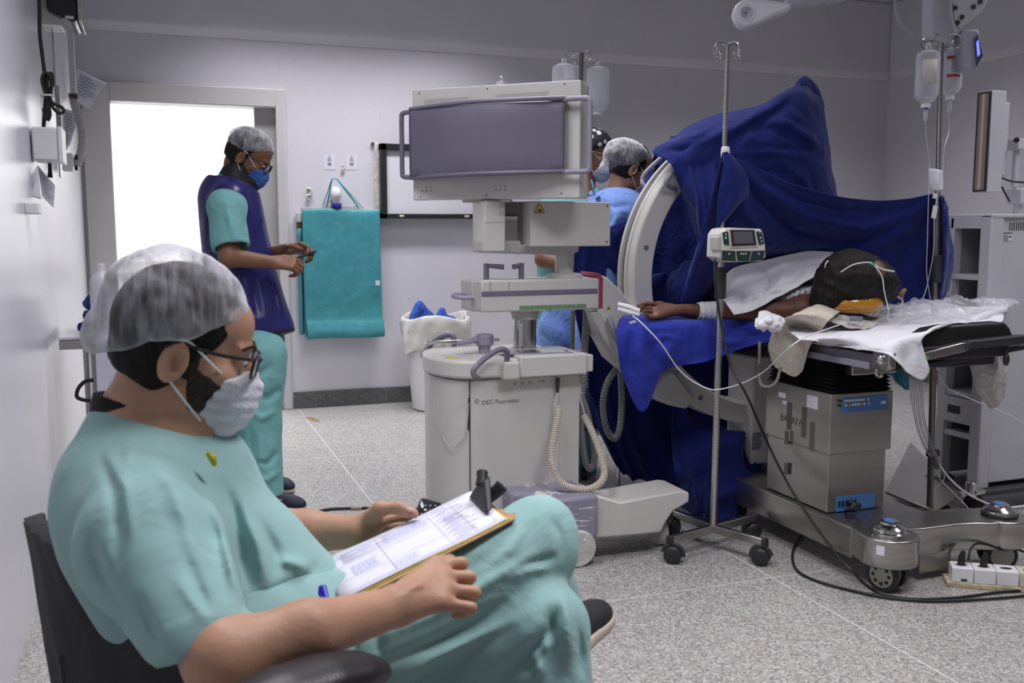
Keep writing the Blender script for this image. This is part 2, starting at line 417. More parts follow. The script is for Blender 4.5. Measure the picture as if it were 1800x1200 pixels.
def floor_mat():
    m = mat('terrazzo_floor', (0.345, 0.33, 0.315), rough=0.33, vary=0.07, vscale=2.0, spec=0.4); nt = m.node_tree; b = nt.nodes['Principled BSDF']
    L = nt.links.new; N = nt.nodes.new
    tc = N('ShaderNodeTexCoord'); src = b.inputs['Base Color'].links[0].from_socket
    def vor(scale):
        v = N('ShaderNodeTexVoronoi'); v.inputs['Scale'].default_value = scale; L(tc.outputs['Object'], v.inputs['Vector'])
        s = N('ShaderNodeSeparateColor'); L(v.outputs['Color'], s.inputs[0]); return v, s
    v1, s1 = vor(150); v2, s2 = vor(240)
    def mixc(fac, a, c):
        x = N('ShaderNodeMix'); x.data_type = 'RGBA'; L(fac, x.inputs[0]); L(a, x.inputs[6]); x.inputs[7].default_value = (*c, 1); return x.outputs[2]
    c = mixc(ramp(nt, s1.outputs[0], [(0.55, (0, 0, 0)), (0.62, (.6, .6, .6))]), src, (0.58, 0.57, 0.55))
    c = mixc(ramp(nt, s1.outputs[1], [(0.76, (0, 0, 0)), (0.82, (.8, .8, .8))]), c, (0.18, 0.172, 0.17))
    c = mixc(ramp(nt, s2.outputs[0], [(0.84, (0, 0, 0)), (0.88, (.8, .8, .8))]), c, (0.26, 0.22, 0.19))
    # brass-free pale joints on a 1.15 x 1.2 m grid
    sp = N('ShaderNodeSeparateXYZ'); L(tc.outputs['Object'], sp.inputs[0])
    def line(o, off, step, wd):
        a = N('ShaderNodeMath'); a.operation = 'ADD'; L(o, a.inputs[0]); a.inputs[1].default_value = off
        q = N('ShaderNodeMath'); q.operation = 'PINGPONG'; L(a.outputs[0], q.inputs[0]); q.inputs[1].default_value = step/2
        g = N('ShaderNodeMath'); g.operation = 'LESS_THAN'; L(q.outputs[0], g.inputs[0]); g.inputs[1].default_value = wd; return g.outputs[0]
    c = mixc(line(sp.outputs[0], -0.885, 1.15, 0.0028), c, (0.62, 0.61, 0.60))
    c = mixc(line(sp.outputs[1], -2.83, 1.2, 0.0028), c, (0.58, 0.57, 0.56))
    L(c, b.inputs['Base Color']); return m
M_floor = floor_mat()
def struct(name, mb, m, **k): o = obj(name, mb, m, **k); o['kind'] = 'structure'; return o
fl = MB(); fl.bb((-0.6, -1.6, -0.1), (6.1, 9.2, 0)); f_o = obj('floor', fl, M_floor, smooth=False); f_o['kind'] = 'structure'
# keep the floor pattern in world coordinates
_org = f_o.location.copy()
for v in f_o.data.vertices: v.co += _org
f_o.location = (0, 0, 0)
WL, YB, XR, ZC = -0.42, 6.75, 5.86, 3.1
w = MB(); w.bb((WL-0.15, -1.6, 0), (WL, YB+0.15, ZC)); struct('wall_left', w, M_wallL, smooth=False)
w = MB(); w.bb((XR, -1.6, 0), (XR+0.15, YB+0.15, ZC)); struct('wall_right', w, M_wall, smooth=False)
w = MB(); w.bb((WL, -1.75, 0), (XR, -1.6, ZC)); struct('wall_front', w, M_wall, smooth=False)
DL, DR, DT = -0.33, 0.80, 2.10      # rough opening
w = MB(); w.bb((WL, YB, 0), (DL, YB+0.15, ZC)); w.bb((DR, YB, 0), (XR, YB+0.15, ZC)); w.bb((DL, YB, DT), (DR, YB+0.15, ZC)); struct('wall_back', w, M_wall, smooth=False)
w = MB(); w.bb((WL-.15, -1.75, ZC), (XR+.15, YB+.15, ZC+.1)); struct('ceiling', w, M_ceil, smooth=False)
# shallow downstand at the top of the back and right walls
w = MB(); w.prism([(WL, YB, 2.47), (WL, YB-.05, 2.53), (WL, YB-.05, ZC), (WL, YB, ZC)], (XR-WL, 0, 0)); struct('trim_1', w, M_wall, bevel=.012)
w = MB(); w.prism([(XR, -1.6, 2.47), (XR-.05, -1.6, 2.53), (XR-.05, -1.6, ZC), (XR, -1.6, ZC)], (0, YB+1.55, 0)); struct('trim_2', w, M_wall, bevel=.012)
w = MB(); w.bb((0.86, YB-.014, 0), (XR, YB, .115)); struct('baseboard_back', w, M_base, bevel=.004)
w = MB(); w.bb((XR-.014, -1.6, 0), (XR, YB, .115)); struct('baseboard_right', w, M_base, bevel=.004)
# door frame, header and the sliding leaf
w = MB(); w.bb((WL+.02, YB-.03, 0), (-0.235, YB+.16, 2.165)); w.bb((0.79, YB-.03, 0), (0.85, YB+.16, 2.165)); w.bb((-0.235, YB-.03, 2.045), (0.79, YB+.16, 2.165))
struct('trim_3', w, M_trim, bevel=.006)
d = MB(); d.bb((0.655, YB+.05, 0.006), (0.79, YB+.09, 2.045)); struct('door_1', d, mat('door_paint', (0.46, 0.455, 0.455), rough=.5), bevel=.003)
# corridor beyond the doorway
M_cor = mat('corridor_paint', (0.86, 0.86, 0.88), rough=.6, vary=.01)
w = MB(); w.bb((-1.3, 9.1, 0), (2.2, 9.2, ZC)); struct('wall_corridor_back', w, M_cor)
w = MB(); w.bb((-1.4, YB+.15, 0), (-1.3, 9.2, ZC)); struct('wall_corridor_left', w, M_cor)
w = MB(); w.bb((2.2, YB+.15, 0), (2.3, 9.2, ZC)); struct('wall_corridor_right', w, M_cor)
w = MB(); w.bb((-1.4, YB+.15, ZC), (2.3, 9.2, ZC+.1)); struct('ceiling_corridor', w, M_cor)
w = MB(); w.bb((-1.4, YB+.15, -.1), (-.6, 9.2, 0)); struct('floor_corridor', w, M_cor)
w = MB(); w.bb((-1.3, 9.06, .86), (2.2, 9.1, .96)); struct('trim_4', w, M_trim, bevel=.004)
# ---------------------------------------------------------------- things on the back wall
M_white = mat('white_plastic', (0.72, 0.72, 0.74), rough=.4, vary=.03)
M_black = mat('black_rubber', (0.015, 0.015, 0.017), rough=.5)
M_paper = mat('paper', (0.72, 0.72, 0.80), rough=.8, vary=.03)
M_ink = mat('grey_ink', (0.12, 0.12, 0.16), rough=.8)
M_steel = mat('brushed_steel', (0.50, 0.49, 0.47), rough=.27, metal=1.0, vary=.12, vscale=3, stretch=(1, 1, 40))
M_chrome = mat('polished_steel', (0.62, 0.61, 0.60), rough=.14, metal=1.0)
def yb(px, py, off=0.0): return PY(px, py, YB-off)
# whiteboard
a, b_ = yb(666, 253, .03), yb(900, 385, .03)
bx0, bx1, bz0, bz1 = a.x, 3.05, yb(700, 384, .03).z, yb(690, 253, .03).z
wb = thing('whiteboard', 'wide whiteboard in a dark frame on the back wall behind the imaging monitor', 'whiteboard', ((bx0+bx1)/2, YB-.02, bz0))
fr = MB(); t = .034
for q in (((bx0, YB-.075, bz0), (bx0+t*1.3, YB, bz1)), ((bx1-t, YB-.075, bz0), (bx1, YB, bz1)), ((bx0, YB-.075, bz0), (bx1, YB, bz0+t)), ((bx0, YB-.075, bz1-t*1.4), (bx1, YB, bz1))): fr.bb(*q)
obj('frame', fr, mat('dark_aluminium', (0.035, 0.036, 0.042), rough=.35, metal=.3), wb, bevel=.004)
fr = MB(); fr.bb((bx0+t*.6, YB-.055, bz0+t*.8), (bx1-t*.6, YB-.004, bz1-t)); obj('writing_surface', fr, mat('whiteboard_enamel', (0.74, 0.74, 0.79), rough=.2, vary=.01), wb)
for px in (704, 818):
    p = yb(px, 382, .04); c = MB(); c.box((p.x, YB-.078, bz0+t*.5), (.034, .008, .014)); obj('clip', c, mat('cream_plastic', (.7, .68, .5), rough=.5), wb, bevel=.003)
# torn conduit strip beside the board
p0, p1 = yb(655, 253), yb(662, 375); c = MB(); c.bb((p0.x+.005, YB-.018, p1.z), (p0.x+.055, YB, p0.z)); cd = setp(obj('cable_duct', c, mat('aged_white_paint', (.62, .60, .57), rough=.7, vary=.25, vscale=30), bevel=.004), 'worn white cable duct running up the wall left of the whiteboard', 'duct')
c = MB(); c.cyl((p0.x-.002, YB, p0.z), (p0.x-.002, YB-.02, p0.z), .012, seg=12); obj('screw', c, mat('rusty_steel', (.12, .07, .05), rough=.7), None)
bpy.data.objects['screw'].parent = cd; bpy.data.objects['screw'].location = Vector(bpy.data.objects['screw'].location)-cd.location
# two small notices
for i, (px, py, lab) in enumerate([(579, 285, 'left one of two small printed notices taped above the teal apron rack'), (618, 285, 'right one of two small printed notices taped above the teal apron rack')]):
    p = yb(px, py); t_ = thing('notice', lab, 'notice', (p.x, YB-.001, p.z-.045), group='small notices above the apron rack')
    c = MB(); c.box((p.x, YB-.0015, p.z), (.075, .001, .1)); obj('sheet', c, M_paper, t_)
    c = MB(); c.prism([(p.x+dx, YB-.0022, p.z+dz) for dx, dz in ((-.014, .006), (.014, .006), (.014, .02), (.006, .035), (-.006, .035), (-.014, .02))], (0, -.0006, 0)); c.box((p.x, YB-.0024, p.z+.044), (.008, .0006, .008))
    obj('bottle_symbol', c, mat('pale_grey_ink', (.38, .38, .44), rough=.8), t_)
    c = MB(); [c.box((p.x, YB-.0024, p.z-.006-.007*k), (.026, .0006, .004)) for k in range(3)]; obj('print_lines', c, M_ink, t_)
# wall clips
def wallclip(px, py, lab, sc=1.0):
    p = yb(px, py); c = MB(); c.tube([p+Vector((-.01, -.012, .04))*sc, p+Vector((.016, -.02, .034))*sc, p+Vector((.012, -.02, 0))*sc, p+Vector((-.012, -.02, -.01))*sc, p+Vector((.004, -.014, -.045))*sc], .008*sc, smooth=5)
    c.box(p+Vector((0, -.006, 0)), (.022*sc, .012, .07*sc)); setp(obj('wall_hook', c, mat('aged_plastic', (.58, .56, .52), rough=.6), bevel=.002), lab, 'hook')
wallclip(542, 342, 'aged cream wall hook beside the door frame, left of the apron rack')
wallclip(602, 297, 'tiny cream hook stub between the two small notices', .6)
# soap dispenser
p = yb(588, 345); t_ = thing('soap_dispenser', 'white wall dispenser with a blue tip hung inside the teal straps', 'dispenser', (p.x, YB, p.z-.06))
c = MB(); c.lathe([(.012, .055), (.02, .06), (.032, .045), (.038, .02), (.038, -.005), (.028, -.02), (.02, -.05)], (p.x, YB-.05, p.z), seg=20); c.box((p.x, YB-.015, p.z+.01), (.06, .03, .07)); obj('body', c, M_white, t_, bevel=.002)
c = MB(); c.box((p.x, YB-.025, p.z-.03), (.022, .02, .06)); obj('bracket', c, mat('beige_plastic', (.6, .55, .46), rough=.5), t_, bevel=.003)
c = MB(); c.lathe([(.02, -.048), (.034, -.052), (.036, -.072), (.022, -.08)], (p.x+.004, YB-.05, p.z), seg=18); obj('tip', c, mat('deep_blue_plastic', (.02, .03, .25), rough=.4), t_)
# teal apron hung over a hanger board
a0, a1 = yb(530, 366, .06), yb(667, 372, .06); zt = yb(600, 368, .06).z
rk = thing('apron_rack', 'grey wall rack board hanging on teal straps behind the folded apron', 'rack', ((a0.x+a1.x)/2, YB, zt-.1))
c = MB(); xm = (a0.x+a1.x)/2; hw = (a1.x-a0.x)/2
c.prism([(xm-hw, YB-.045, zt-.06), (xm+hw, YB-.045, zt-.06), (xm+hw, YB-.045, zt+.0), (xm+hw*.52, YB-.045, zt+.008), (xm+hw*.5, YB-.045, zt+.025), (xm-hw*.42, YB-.045, zt+.035), (xm-hw*.5, YB-.045, zt+.012), (xm-hw, YB-.045, zt+.012)], (0, .03, 0))
obj('hanger_board', c, mat('grey_enamel', (.47, .46, .46), rough=.5, vary=.1), rk, bevel=.003)
c = MB(); M_teal = fabric('teal_vinyl', (0.06, 0.27, 0.31), rough=.42, crease=.25, cscale=5, weave=.05, sheen=.05)
top = yb(588, 315, .07)
for dx, w_ in ((-.125, .010), (-.095, .016), (.13, .016), (.155, .010)):
    q = Vector((xm+dx, YB-.04, zt+.01)); tp = Vector((top.x+(.018 if dx > 0 else -.018), YB-.07, top.z)); c.tube([q, tp], w_*.5, seg=8, flat=.35)
c.tube([(top.x-.018, YB-.07, top.z), (top.x, YB-.072, top.z+.006), (top.x+.018, YB-.07, top.z)], .007, seg=8, flat=.5)
obj('strap', c, M_teal, rk)
c = MB(); q = yb(526, 385, .05); c.bb((q.x-.018, YB-.05, q.z-.02), (q.x+.018, YB-.01, q.z+.045)); obj('bracket', c, M_trim, rk, bevel=.003)
c = MB(); c.bb((q.x-.014, YB-.045, q.z-.07), (q.x+.014, YB-.012, q.z-.02)); obj('strap_end', c, mat('brown_leather', (.13, .06, .04), rough=.6), rk, bevel=.003)
# apron: front face profile swept, rolled bottom
zb = yb(600, 594, .1).z; xl, xr = a0.x+.005, a1.x+.002
rows = []
for k, (z, y) in enumerate([(zt-.006, -.055), (zt-.02, -.075), (zt-.2, -.085), (zt-.5, -.095), (zb+.16, -.10), (zb+.10, -.115), (zb+.05, -.13), (zb+.012, -.125), (zb, -.10), (zb+.012, -.075), (zb+.06, -.062), (zt-.5, -.04), (zt-.07, -.03)]):
    rows.append([(xl-.006*math.sin(k*.7)+(xr-xl)*j/6, YB+y-.006*math.sin(j*1.1+k*.25), z+.004*math.sin(j)) for j in range(7)])
G = sheet(rows, 6, 5, fold=.004, fs=3.5)
c = MB(); c.grid(G); ap = setp(obj('lead_apron', c, M_teal, solid=.006), 'teal vinyl lead apron folded over the grey wall rack beside the door', 'apron')
c = MB(); q = yb(664, 497, .12); c.box(q, (.03, .003, .034)); o = obj('tag', c, M_white, None); o.parent = ap; o.location = Vector(o.location)-ap.location; o['label'] = 'small white tag'
rows = [[(xl-.035+.014*j, YB-.03-.03*math.sin(j*1.5)-.01, z) for j in range(4)] for z in (zt-.13, zt-.5, zb+.2, zb+.03)]
c = MB(); c.grid(sheet(rows, 5, 5)); o = obj('side_flap', c, M_teal, None, solid=.005); o.parent = ap; o.location = Vector(o.location)-ap.location
# brown stain chip on the floor
p = PZ(543, 737); c = MB(); c.add([p+Vector(v) for v in ((-.02, .06, .0015), (.03, .05, .0015), (.06, -.08, .0015), (.03, -.1, .0015))], [(0, 1, 2, 3)]); setp(obj('tape_scrap', c, mat('brown_tape', (.3, .18, .08), rough=.6), solid=.001), 'scrap of brown tape stuck on the floor near the door frame', 'tape')
# ---------------------------------------------------------------- waste bin
p = PZ(778, 716); p.y = 6.42; p.x = 1.80
t_ = thing('waste_bin', 'white round waste bin with a crumpled liner against the back wall', 'bin', (p.x, p.y, 0))
hB = .62
c = MB(); c.lathe([(.15, 0), (.17, .01), (.178, .08), (.20, .35), (.215, hB-.02), (.22, hB), (.205, hB), (.195, hB-.05), (.16, .04)], (p.x, p.y, 0), seg=40); obj('body', c, M_white, t_)
rows = []
for z, r in ((hB-.12, .19), (hB+.015, .205), (hB+.03, .222), (hB+.0, .232), (hB-.07, .236), (hB-.14, .232), (hB-.2, .226)):
    rows.append([(p.x+(r+.012*math.sin(5*a+z*9)+.008*math.sin(11*a-z*20))*math.cos(a), p.y+(r+.012*math.sin(5*a+z*9))*math.sin(a), z+.02*math.sin(3*a+1)+(.012*math.sin(9*a) if z < hB-.1 else 0)) for a in [2*math.pi*k/28 for k in range(29)]])
c = MB(); c.grid(sheet(rows, 3, 4, fold=.006, fs=9)); obj('liner', c, mat('milky_bag', (.62, .60, .56), rough=.35, vary=.1, vscale=10), t_, solid=.002)
for k, (dx, dy, s) in enumerate([(-.11, -.03, 1.25), (.05, .0, .8)]):
    c = MB(); q = Vector((p.x+dx, p.y+dy, hB-.03))
    rows = [[q+Vector((-.09*s, -.05, -.05)), q+Vector((-.05*s, -.03, .04)), q+Vector((0, -.02, .0)), q+Vector((.09*s, 0, -.02))], [q+Vector((-.08*s, 0, .0)), q+Vector((-.02*s, 0, .13*s)), q+Vector((.04*s, 0, .07*s)), q+Vector((.11*s, 0, .03))], [q+Vector((-.06*s, .06, -.04)), q+Vector((-.03*s, .06, .05)), q+Vector((.04*s, .07, .03)), q+Vector((.1*s, .05, -.03))]]
    c.grid(sheet(rows, 5, 5, fold=.012, fs=14, seed=k)); setp(obj('crumpled_wrap', c, fabric('blue_wrap', (.04, .10, .42), crease=.6, cscale=20), solid=.003), ['larger crumpled blue wrap sticking up at the left of the waste bin', 'smaller crumpled blue wrap tucked in the middle of the waste bin'][k], 'wrap', 'blue wraps in the waste bin')
# ---------------------------------------------------------------- left wall fittings
def wbx(px0, py0, px1, py1, Yp, dep, mbx):
    """box whose front faces the camera side at plane Y=Yp"""
    a = PY(px0, py0, Yp); b = PY(px1, py1, Yp); mbx.bb((max(a.x, WL), Yp, b.z), (b.x, Yp+dep, a.z)); return a, b
t_ = thing('wall_monitor', 'dark box screen mounted high on the left wall, only its bottom corner showing', 'monitor', (WL, 4.9, 2.2))
q0, q1 = PY(86, 24, 4.7), PY(140, 40, 4.7)
c = MB(); c.prism([(WL+.03, 4.62, 2.9), (WL+.03, 4.62, q0.z), (q1.x-.02, 4.62, q1.z-.015), (q1.x, 4.62, q1.z), (q1.x, 4.62, 2.9)], (0, .3, 0)); obj('casing', c, mat('dark_glossy_plastic', (.03, .03, .034), rough=.25), t_, bevel=.01)
c = MB(); c.bb((q1.x-.0, 4.6, q1.z-.01), (q1.x+.012, 4.93, 2.9)); obj('bezel', c, M_steel, t_, bevel=.002)
c = MB(); a = PY(124, 30, 4.61); c.bb((a.x-.02, 4.605, a.z-.006), (a.x+.012, 4.62, a.z+.004)); obj('badge', c, M_white, t_)
c = MB(); c.bb((WL, 4.68, q0.z-.05), (WL+.08, 4.85, q0.z+.2)); obj('wall_bracket', c, M_white, t_, bevel=.003)
t_ = thing('wall_power_cable', 'black cable hanging down the left wall with its slack tied in a bundle', 'cable', (WL+.03, 4.2, 1.4))
Yc = 4.2
c = MB(); c.tube([PY(x, y, Yc) for x, y in ((66, -30), (69, 10), (70, 60), (76, 110), (81, 150), (80, 180), (77, 215), (77, 235))], .007, smooth=6); obj('cable', c, M_black, t_)
c = MB()
for k, pts in enumerate([((81, 195), (88, 170), (90, 140), (80, 128), (74, 140), (80, 165), (84, 190), (82, 210), (76, 190)), ((80, 165), (92, 150), (91, 130), (84, 135), (83, 170), (88, 200), (84, 212)), ((84, 168), (94, 182), (108, 188), (112, 196), (104, 199), (94, 190), (86, 176))]):
    c.tube([PY(x, y, Yc-.015+.008*k) for x, y in pts], .0065, smooth=6)
obj('tied_slack', c, M_black, t_)
c = MB(); c.tube(arc(PY(82, 168, Yc-.02), cR, Vector((0, 1, 0)), .022, 0, 2*math.pi, 16)[:-1], .004, closed=True); obj('cable_tie', c, M_white, t_)
c = MB(); c.tube([PY(x, y, Yc) for x, y in ((87, 284), (88, 300), (88, 312))], [.007, .007, .011], smooth=3); obj('cable_plug', c, M_black, t_)
t_ = thing('socket_box', 'large white junction box on the left wall below the tied cable', 'junction box', (WL+.06, 4.1, 1.5))
c = MB(); a, b = wbx(54, 222, 105, 283, 4.02, .16, c); obj('body', c, M_white, t_, bevel=.008)
c = MB(); c.bb((b.x-.002, 4.01, b.z-.006), (b.x+.012, 4.19, a.z+.002)); obj('lid', c, M_white, t_, bevel=.003)
c = MB(); a, b = wbx(92, 35, 104, 312, 4.75, .03, c); wbx(97, 150, 109, 232, 4.74, .02, c); setp(obj('wall_rail', c, M_steel, bevel=.003), 'narrow metal rail fixed upright on the left wall beside the cable duct', 'rail')
t_ = thing('wall_conduit', 'white square duct on the left wall ending in a curved corrugated hose', 'conduit', (WL+.05, 5.2, 1.4))
c = MB(); a, b = wbx(114, -20, 134, 166, 5.2, .06, c); obj('duct', c, M_white, t_, bevel=.003)
c = MB(); pts = crom([PY(x, y, 5.22) for x, y in ((127, 164), (132, 185), (141, 215), (145, 240), (143, 265), (134, 292))], 14); n = len(pts); c.tube(pts, [(.021+.0022*(1 if (i % 3) == 0 else -1)) for i in range(n)], seg=14); obj('hose', c, mat('grey_corrugated', (.5, .49, .47), rough=.5), t_)
c = MB(); c.bb((PY(122, 166, 5.2).x, 5.19, PY(122, 172, 5.2).z), (PY(136, 166, 5.2).x, 5.27, PY(122, 165, 5.2).z)); obj('collar', c, mat('rusty_steel', (.12, .07, .05), rough=.7), t_)
t_ = thing('outlet', 'small white outlet box on the left wall under the corrugated hose', 'outlet', (WL+.05, 5.2, 1.45))
c = MB(); a, b = wbx(108, 268, 128, 300, 5.1, .12, c); obj('body', c, M_white, t_, bevel=.005)
c = MB(); [c.cyl(PY(131, y, 5.14), PY(137, y, 5.14), .012, seg=12) for y in (277, 295)]; obj('plug', c, M_black, t_)
c = MB(); c.tube([PY(x, y, 4.9) for x, y in ((112, 262), (108, 256), (112, 246), (117, 238), (120, 236), (118, 248), (115, 262), (110, 266))], .007, smooth=5); setp(obj('cord_loop', c, mat('grey_cord', (.4, .4, .4), rough=.5)), 'short looped grey cord hanging beside the narrow metal rail', 'cord')
def sheet_paper(name, pts, Yp, lab, lines=True, parent_thing=None):
    P4 = [PY(x, y, Yp+dy) for x, y, dy in pts]
    t_ = thing(name, lab, 'paper', (P4[2].x, Yp, min(p.z for p in P4)))
    c = MB(); rows = [[P4[0], P4[0].lerp(P4[1], .5)+Vector((0, -.006, 0)), P4[1]], [P4[3].lerp(P4[0], .5), sum(P4, Vector())/4+Vector((0, -.008, 0)), P4[1].lerp(P4[2], .5)], [P4[3], P4[3].lerp(P4[2], .5), P4[2]]]
    c.grid(sheet(rows, 5, 5)); obj('sheet', c, M_paper, t_, solid=.0008)
    c = MB(); ux = (P4[1]-P4[0]); uy = (P4[3]-P4[0])
    for k in range(7):
        a = P4[0]+ux*.14+uy*(.14+.1*k)+Vector((0, -.012, 0)); b = a+ux*(.6 if k % 3 else .4)
        c.add([a, b, b+uy*.022, a+uy*.022], [(0, 1, 2, 3)])
    obj('text_lines', c, M_ink, t_, solid=.0004); return t_
sheet_paper('wall_notice', ((136, 121, 0), (186, 146, .02), (157, 192, .02), (122, 172, 0)), 5.9, 'printed notice jutting from the left wall behind the square duct')
sheet_paper('wall_notice', ((112, 190, 0), (140, 200, .02), (122, 258, .02), (112, 240, 0)), 5.6, 'lower printed sheet showing between the metal rail and corrugated hose')
sheet_paper('wall_notice', ((66, 290, 0), (97, 326, .02), (94, 365, .02), (74, 345, 0)), 4.1, 'creased sheet hanging under the large white junction box')
sheet_paper('wall_notice', ((50, 315, 0), (66, 290, .02), (72, 350, .02), (54, 345, 0)), 4.0, 'dark curled sheet behind the creased one under the junction box')
c = MB(); wbx(36, 356, 68, 376, 3.75, .1, c); setp(obj('wall_socket', c, M_white, bevel=.004), 'small white wall socket below the creased hanging sheets', 'socket')
# ---------------------------------------------------------------- mobile C-arm X-ray machine (axis along world X)
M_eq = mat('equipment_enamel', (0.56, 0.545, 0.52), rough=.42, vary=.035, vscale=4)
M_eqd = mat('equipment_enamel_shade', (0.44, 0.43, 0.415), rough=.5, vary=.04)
M_pur = mat('grey_violet_plastic', (0.155, 0.145, 0.20), rough=.42, vary=.06, vscale=20)
M_purL = mat('light_grey_violet', (0.27, 0.26, 0.33), rough=.38, vary=.06, vscale=20)
def chipped(name, col, under, thr=.62):
    m = mat(name, col, rough=.45, vary=.05); nt = m.node_tree; b = nt.nodes['Principled BSDF']
    tc = nt.nodes.new('ShaderNodeTexCoord'); mp = nt.nodes.new('ShaderNodeMapping'); mp.inputs['Scale'].default_value = (7, 7, 60); nt.links.new(tc.outputs['Object'], mp.inputs[0])
    n = nt.nodes.new('ShaderNodeTexNoise'); n.inputs['Scale'].default_value = 1.6; n.inputs['Detail'].default_value = 7; n.inputs['Roughness'].default_value = .65; nt.links.new(mp.outputs[0], n.inputs['Vector'])
    f = ramp(nt, n.outputs[0], [(thr, (0, 0, 0)), (thr+.01, (1, 1, 1))])
    mx = nt.nodes.new('ShaderNodeMix'); mx.data_type = 'RGBA'; src = b.inputs['Base Color'].links[0].from_socket
    nt.links.new(f, mx.inputs[0]); nt.links.new(src, mx.inputs[6]); mx.inputs[7].default_value = (*under, 1); nt.links.new(mx.outputs[2], b.inputs['Base Color']); return m
M_chip = chipped('chipped_violet_cover', (0.25, 0.24, 0.31), (.66, .64, .61), .60)
M_hose = mat('grey_ribbed_hose', (.19, .19, .195), rough=.4)
M_dk = mat('dark_plastic', (.03, .03, .033), rough=.45)
M_yel = mat('warning_yellow', (.62, .52, .02), rough=.5, vary=.02)
CA = thing('mobile_c_arm', 'tall off-white mobile C-arm X-ray machine with a grey-violet backed monitor housing', 'x-ray machine', (1.37, 3.55, 0))
yF, yBk = 3.40, 3.82
def capsule_outline(x0, x1, y0, y1, lx, z, n=10):
    """plan outline whose left end bulges to x0-lx as a half ellipse"""
    yc, ry = (y0+y1)/2, (y1-y0)/2
    pts = [(x0-lx*math.sin(math.pi*i/n), yc-ry*math.cos(math.pi*i/n), z) for i in range(n+1)][::-1]
    return [(x1, y1, z)]+pts+[(x1, y0, z)]
b = MB(); b.prism(capsule_outline(1.085, 1.53, yF, yBk, .11, .09, 16), (0, 0, .595)); obj('cabinet', b, M_eq, CA, bevel=.006)
b = MB(); b.cyl((1.079, yF-.001, .10), (1.079, yF-.001, .685), .002, seg=6); b.cyl((1.075, yF-.001, .50), (1.077, yF-.001, .62), .004, seg=6); obj('panel_seam', b, M_dk, CA)
pts = [PY(x, y, yF+.0) for x, y in ((752+6, 690),)]
b = MB(); b.tube(crom([Vector((1.074, yF-.004, .60)), Vector((1.065, yF-.001, .50)), Vector((1.045, yF+.004, .455)), Vector((1.015, yF+.028, .43)), Vector((.995, yF+.07, .46)), Vector((.982, yF+.13, .55)), Vector((.978, yF+.17, .68))], 6), .0022, seg=6); obj('rounded_panel_line', b, M_eqd, CA)
# console
b = MB(); b.prism(capsule_outline(1.09, 1.50, yF-.02, yBk+.01, .125, .69, 16), (0, 0, .07)); obj('console_top', b, M_eq, CA, bevel=.012, seg=3)
b = MB(); b.bb((1.262, yF-.055, .692), (1.535, yF+.21, .772)); obj('control_block', b, M_eq, CA, bevel=.006)
b = MB(); b.bb((1.195, yF-.055, .685), (1.262, yF+.04, .755)); obj('handle_block', b, M_eq, CA, bevel=.01, seg=3)
b = MB(); b.bb((1.53, yF-.045, .70), (1.565, yF+.05, .765)); obj('switch_holder', b, M_eq, CA, bevel=.004)
b = MB(); b.prism([(1.23, yF+.02, .7725), (1.49, yF-.02, .7725), (1.515, yF+.07, .7725), (1.23, yF+.13, .7725)], (0, 0, .003)); obj('control_panel', b, M_purL, CA, bevel=.001)
b = MB(); b.prism([(1.285, yF+.02, .776), (1.36, yF+.006, .776), (1.375, yF+.085, .776), (1.30, yF+.1, .776)], (0, 0, .002)); obj('display', b, mat('dark_display', (.10, .10, .10), rough=.12), CA)
b = MB(); b.prism([(1.37, yF+.003, .776), (1.46, yF-.012, .776), (1.475, yF+.068, .776), (1.385, yF+.085, .776)], (0, 0, .002)); obj('keypad', b, mat('pale_green_grey', (.50, .54, .51), rough=.35), CA)
for k in range(5): b = MB(); b.box((1.485, yF-.008+.016*k, .778), (.012, .008, .003)); obj('button', b, [M_white, mat('red_button', (.5, .03, .05))][k == 2], CA)
for k in range(3):
    b = MB(); b.box((1.06+.05*k, yF+.1+.02*k, .7605), (.012, .15, .002), rot=(0, 0, .5)); obj('groove', b, M_eqd, CA)
b = MB(); b.box((1.035, yF+.085, .761), (.035, .03, .002), rot=(0, 0, .3)); obj('sticker', b, M_yel, CA)
b = MB(); b.bb((1.02, yBk-.02, .775), (1.34, yBk-.005, .79)); b.box((1.10, yBk-.012, .765), (.012, .012, .03)); b.box((1.30, yBk-.012, .765), (.012, .012, .03)); obj('rear_rail', b, M_chrome, CA, bevel=.002)
# brake lever
b = MB(); b.lathe([(.024, .76), (.024, .785), (.036, .795), (.036, .83), (.03, .835)], (1.20, 3.585, 0), seg=20); b.tube([(1.19, 3.585, .815), (1.14, 3.57, .813), (1.08, 3.545, .808)], [.017, .013, .012], seg=10, flat=.7); obj('brake_lever', b, M_purL, CA, bevel=.002)
# handles
b = MB(); b.tube([PY(890, 642, 3.37), PY(892, 625, 3.36), PY(889, 616, 3.35), PY(878, 614, 3.34), PY(855, 628, 3.31), PY(836, 645, 3.29), PY(832, 655, 3.285), PY(837, 663, 3.285), PY(841, 665, 3.30)], .0105, smooth=5, seg=14); obj('handle', b, chipped('chipped_violet_handle', (.17, .16, .21), (.66, .64, .61), .68), CA)
b = MB(); b.tube([PY(798, 612, 3.84), PY(798, 596, 3.85), PY(793, 589, 3.86), PY(782, 590, 3.87), PY(762, 601, 3.9), PY(747, 617, 3.9), PY(744, 625, 3.88), PY(753, 633, 3.82)], .0115, smooth=5, seg=14); obj('handle', b, M_pur, CA)
